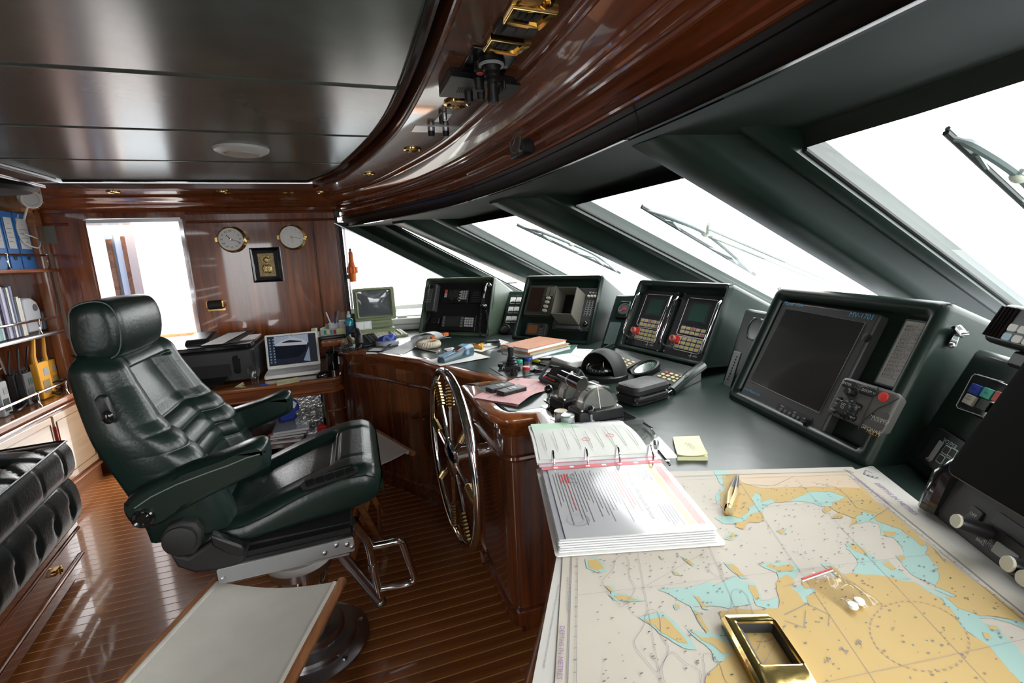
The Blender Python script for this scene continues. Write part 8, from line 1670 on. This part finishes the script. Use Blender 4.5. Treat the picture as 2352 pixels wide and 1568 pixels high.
# hood of the second radar
Ah = ax(2168,1080,.955); Bh = ax(2352,1247,.885); uh = V((Bh.x-Ah.x,Bh.y-Ah.y,0)).normalized(); fwh = V((-uh.y,uh.x,0)); ph = math.radians(26)
fHd = Fr(V((Ah.x,Ah.y,Ah.z)), uh, V((0,0,math.cos(ph))) + fwh*math.sin(ph))
t = thing('hooded_radar', 'big matte black radar hood cut off by the right edge of the photo', 'radar', fHd.p(.2,0,-.05))
wHd, hHd = .42, .40
b = B(); outer = lambda c, s: [fHd.p(a, b_, c) for a, b_ in rrect(s,s,wHd-s,hHd-s,.016,5)]
b.loft([outer(-.05,.012), outer(-.006,.0), outer(0,.002), outer(.001,.006)]); obj('hood', b, M('matte hood black',(.006,.006,.006),.8,spec=.12), t, bev=0)
obj('hood_edge', B().tube(outer(-.003,.001), .0018, 5, True), M('worn edge',(.09,.09,.07),.5), t)
# control base under the hood, resting on the desk
n0, n1 = dz(2128,1172), dz(2352,1352); un = (n1-n0).normalized(); 
up0, up1 = dz(2190,1100,.075), dz(2352,1235,.075)
b = B(); e0, e1 = n0 + un*-.0, n0 + un*.42; d0 = V((up0.x-n0.x, up0.y-n0.y, .0)); d0 = d0 - un*d0.dot(un)
rows_ = [(0,0,.0),(0,0,.018),(1,0,.075),(1.6,0,.10),(1.6,0,0)]
ringb = lambda s: [n0 + un*s + d0*k + V((0,0,h)) for k, _, h in rows_]
b.loft([ringb(.0), ringb(.02), ringb(.45)]); obj('control_base', b, DGR, t, bev=.006)
fcb = Fr(n0 + V((0,0,.018)), un, d0 + V((0,0,.057)))
cpx = lambda x, y, c=0: fcb.px(2052+x/4.48, 1050+y/4.48, c)
wdt = .45; hgt = (d0+V((0,0,.057))).length
obj('side_roll', B().tube([fcb.p(.012,-.01,-.004), fcb.p(.012,hgt,.004), fcb.p(.014,hgt*1.4,-.01)], .020, 10), BLG, t)
a, c = cpx(850,600); obj('off_key', B().rbox(a-.012,c-.012,-.001,a+.012,c+.012,.004,.003,fcb), BLK, t, bev=.001); txt('OFF', fcb, a, c, .008, INKW, t, .0046)
obj('display_strip', B().rbox(a+.03,hgt*.62,-.001,wdt-.03,hgt*.95,.004,.003,fcb), PANEL, t); obj('lower_panel', B().rbox(a+.022,hgt*.08,-.001,wdt-.02,hgt*.56,.003,.006,fcb), PANEL, t)
for x, y, s in ((890,865,'BRILL'),(985,870,'A/C\nAUTO')): a, c = cpx(x,y,.004); txt(s, fcb, a, c, .007, KEYG, t, .0036)
for x, y in ((1095,950),(1200,1025)): a, c = cpx(x,y,.004); obj('square_key', B().rbox(a-.009,c-.009,.002,a+.009,c+.009,.006,.002,fcb), GREY, t)
for x, y in ((655,655),(1185,1095),(1350,1245)):
    a, c = cpx(x,y,.05); k0 = fcb.p(a, c, .05); o = obj('control_knob', B().lathe([(.012,-.046),(.012,-.002),(.011,.0)], fcb.sub(a, c, .05), 18), BLK, t); obj('knob_cap', B().lathe([(.0112,0),(.010,.003),(.001,.0035)], fcb.sub(a, c, .05), 18), KEYW, o)
# handheld controller clipped at the top right
hc0 = g4.p(.16,.30,.02); fhc = Fr(ax(2330,760,1.12), g4.u, g4.v); 
t = thing('remote_handset', 'black ribbed control handset with pale keys at the right edge', 'controller', fhc.o)
a0, b0 = fhc.px(2283,775); a1, b1 = fhc.px(2352,712); a1 = a0 + .20; b0_ = fhc.px(2285,790)[1]
obj('body', B().rbox(a0,b0_,-.05,a1,b0_+.075,.02,.018,fhc), BLK, t, bev=.008, seg=3)
for k in range(5): obj('rib', B().tube([fhc.p(a0+.006+k*.009, b0_+.01, .021), fhc.p(a0+.010+k*.009, b0_+.068, .021)], .0026, 6), BLG, t)
for j in range(2):
    for i in range(3): obj('key', B().rbox(a0+.052+i*.024,b0_+.010+j*.017,.018,a0+.072+i*.024,b0_+.023+j*.017,.0225,.004,fhc), WHT if (i+j)%3 else M('pale blue key',(.35,.5,.65),.4), t)
obj('holder', B().box(a0+.06,b0_-.03,-.05,a0+.16,b0_+.0,.0,fhc), BLK, t, bev=.006)
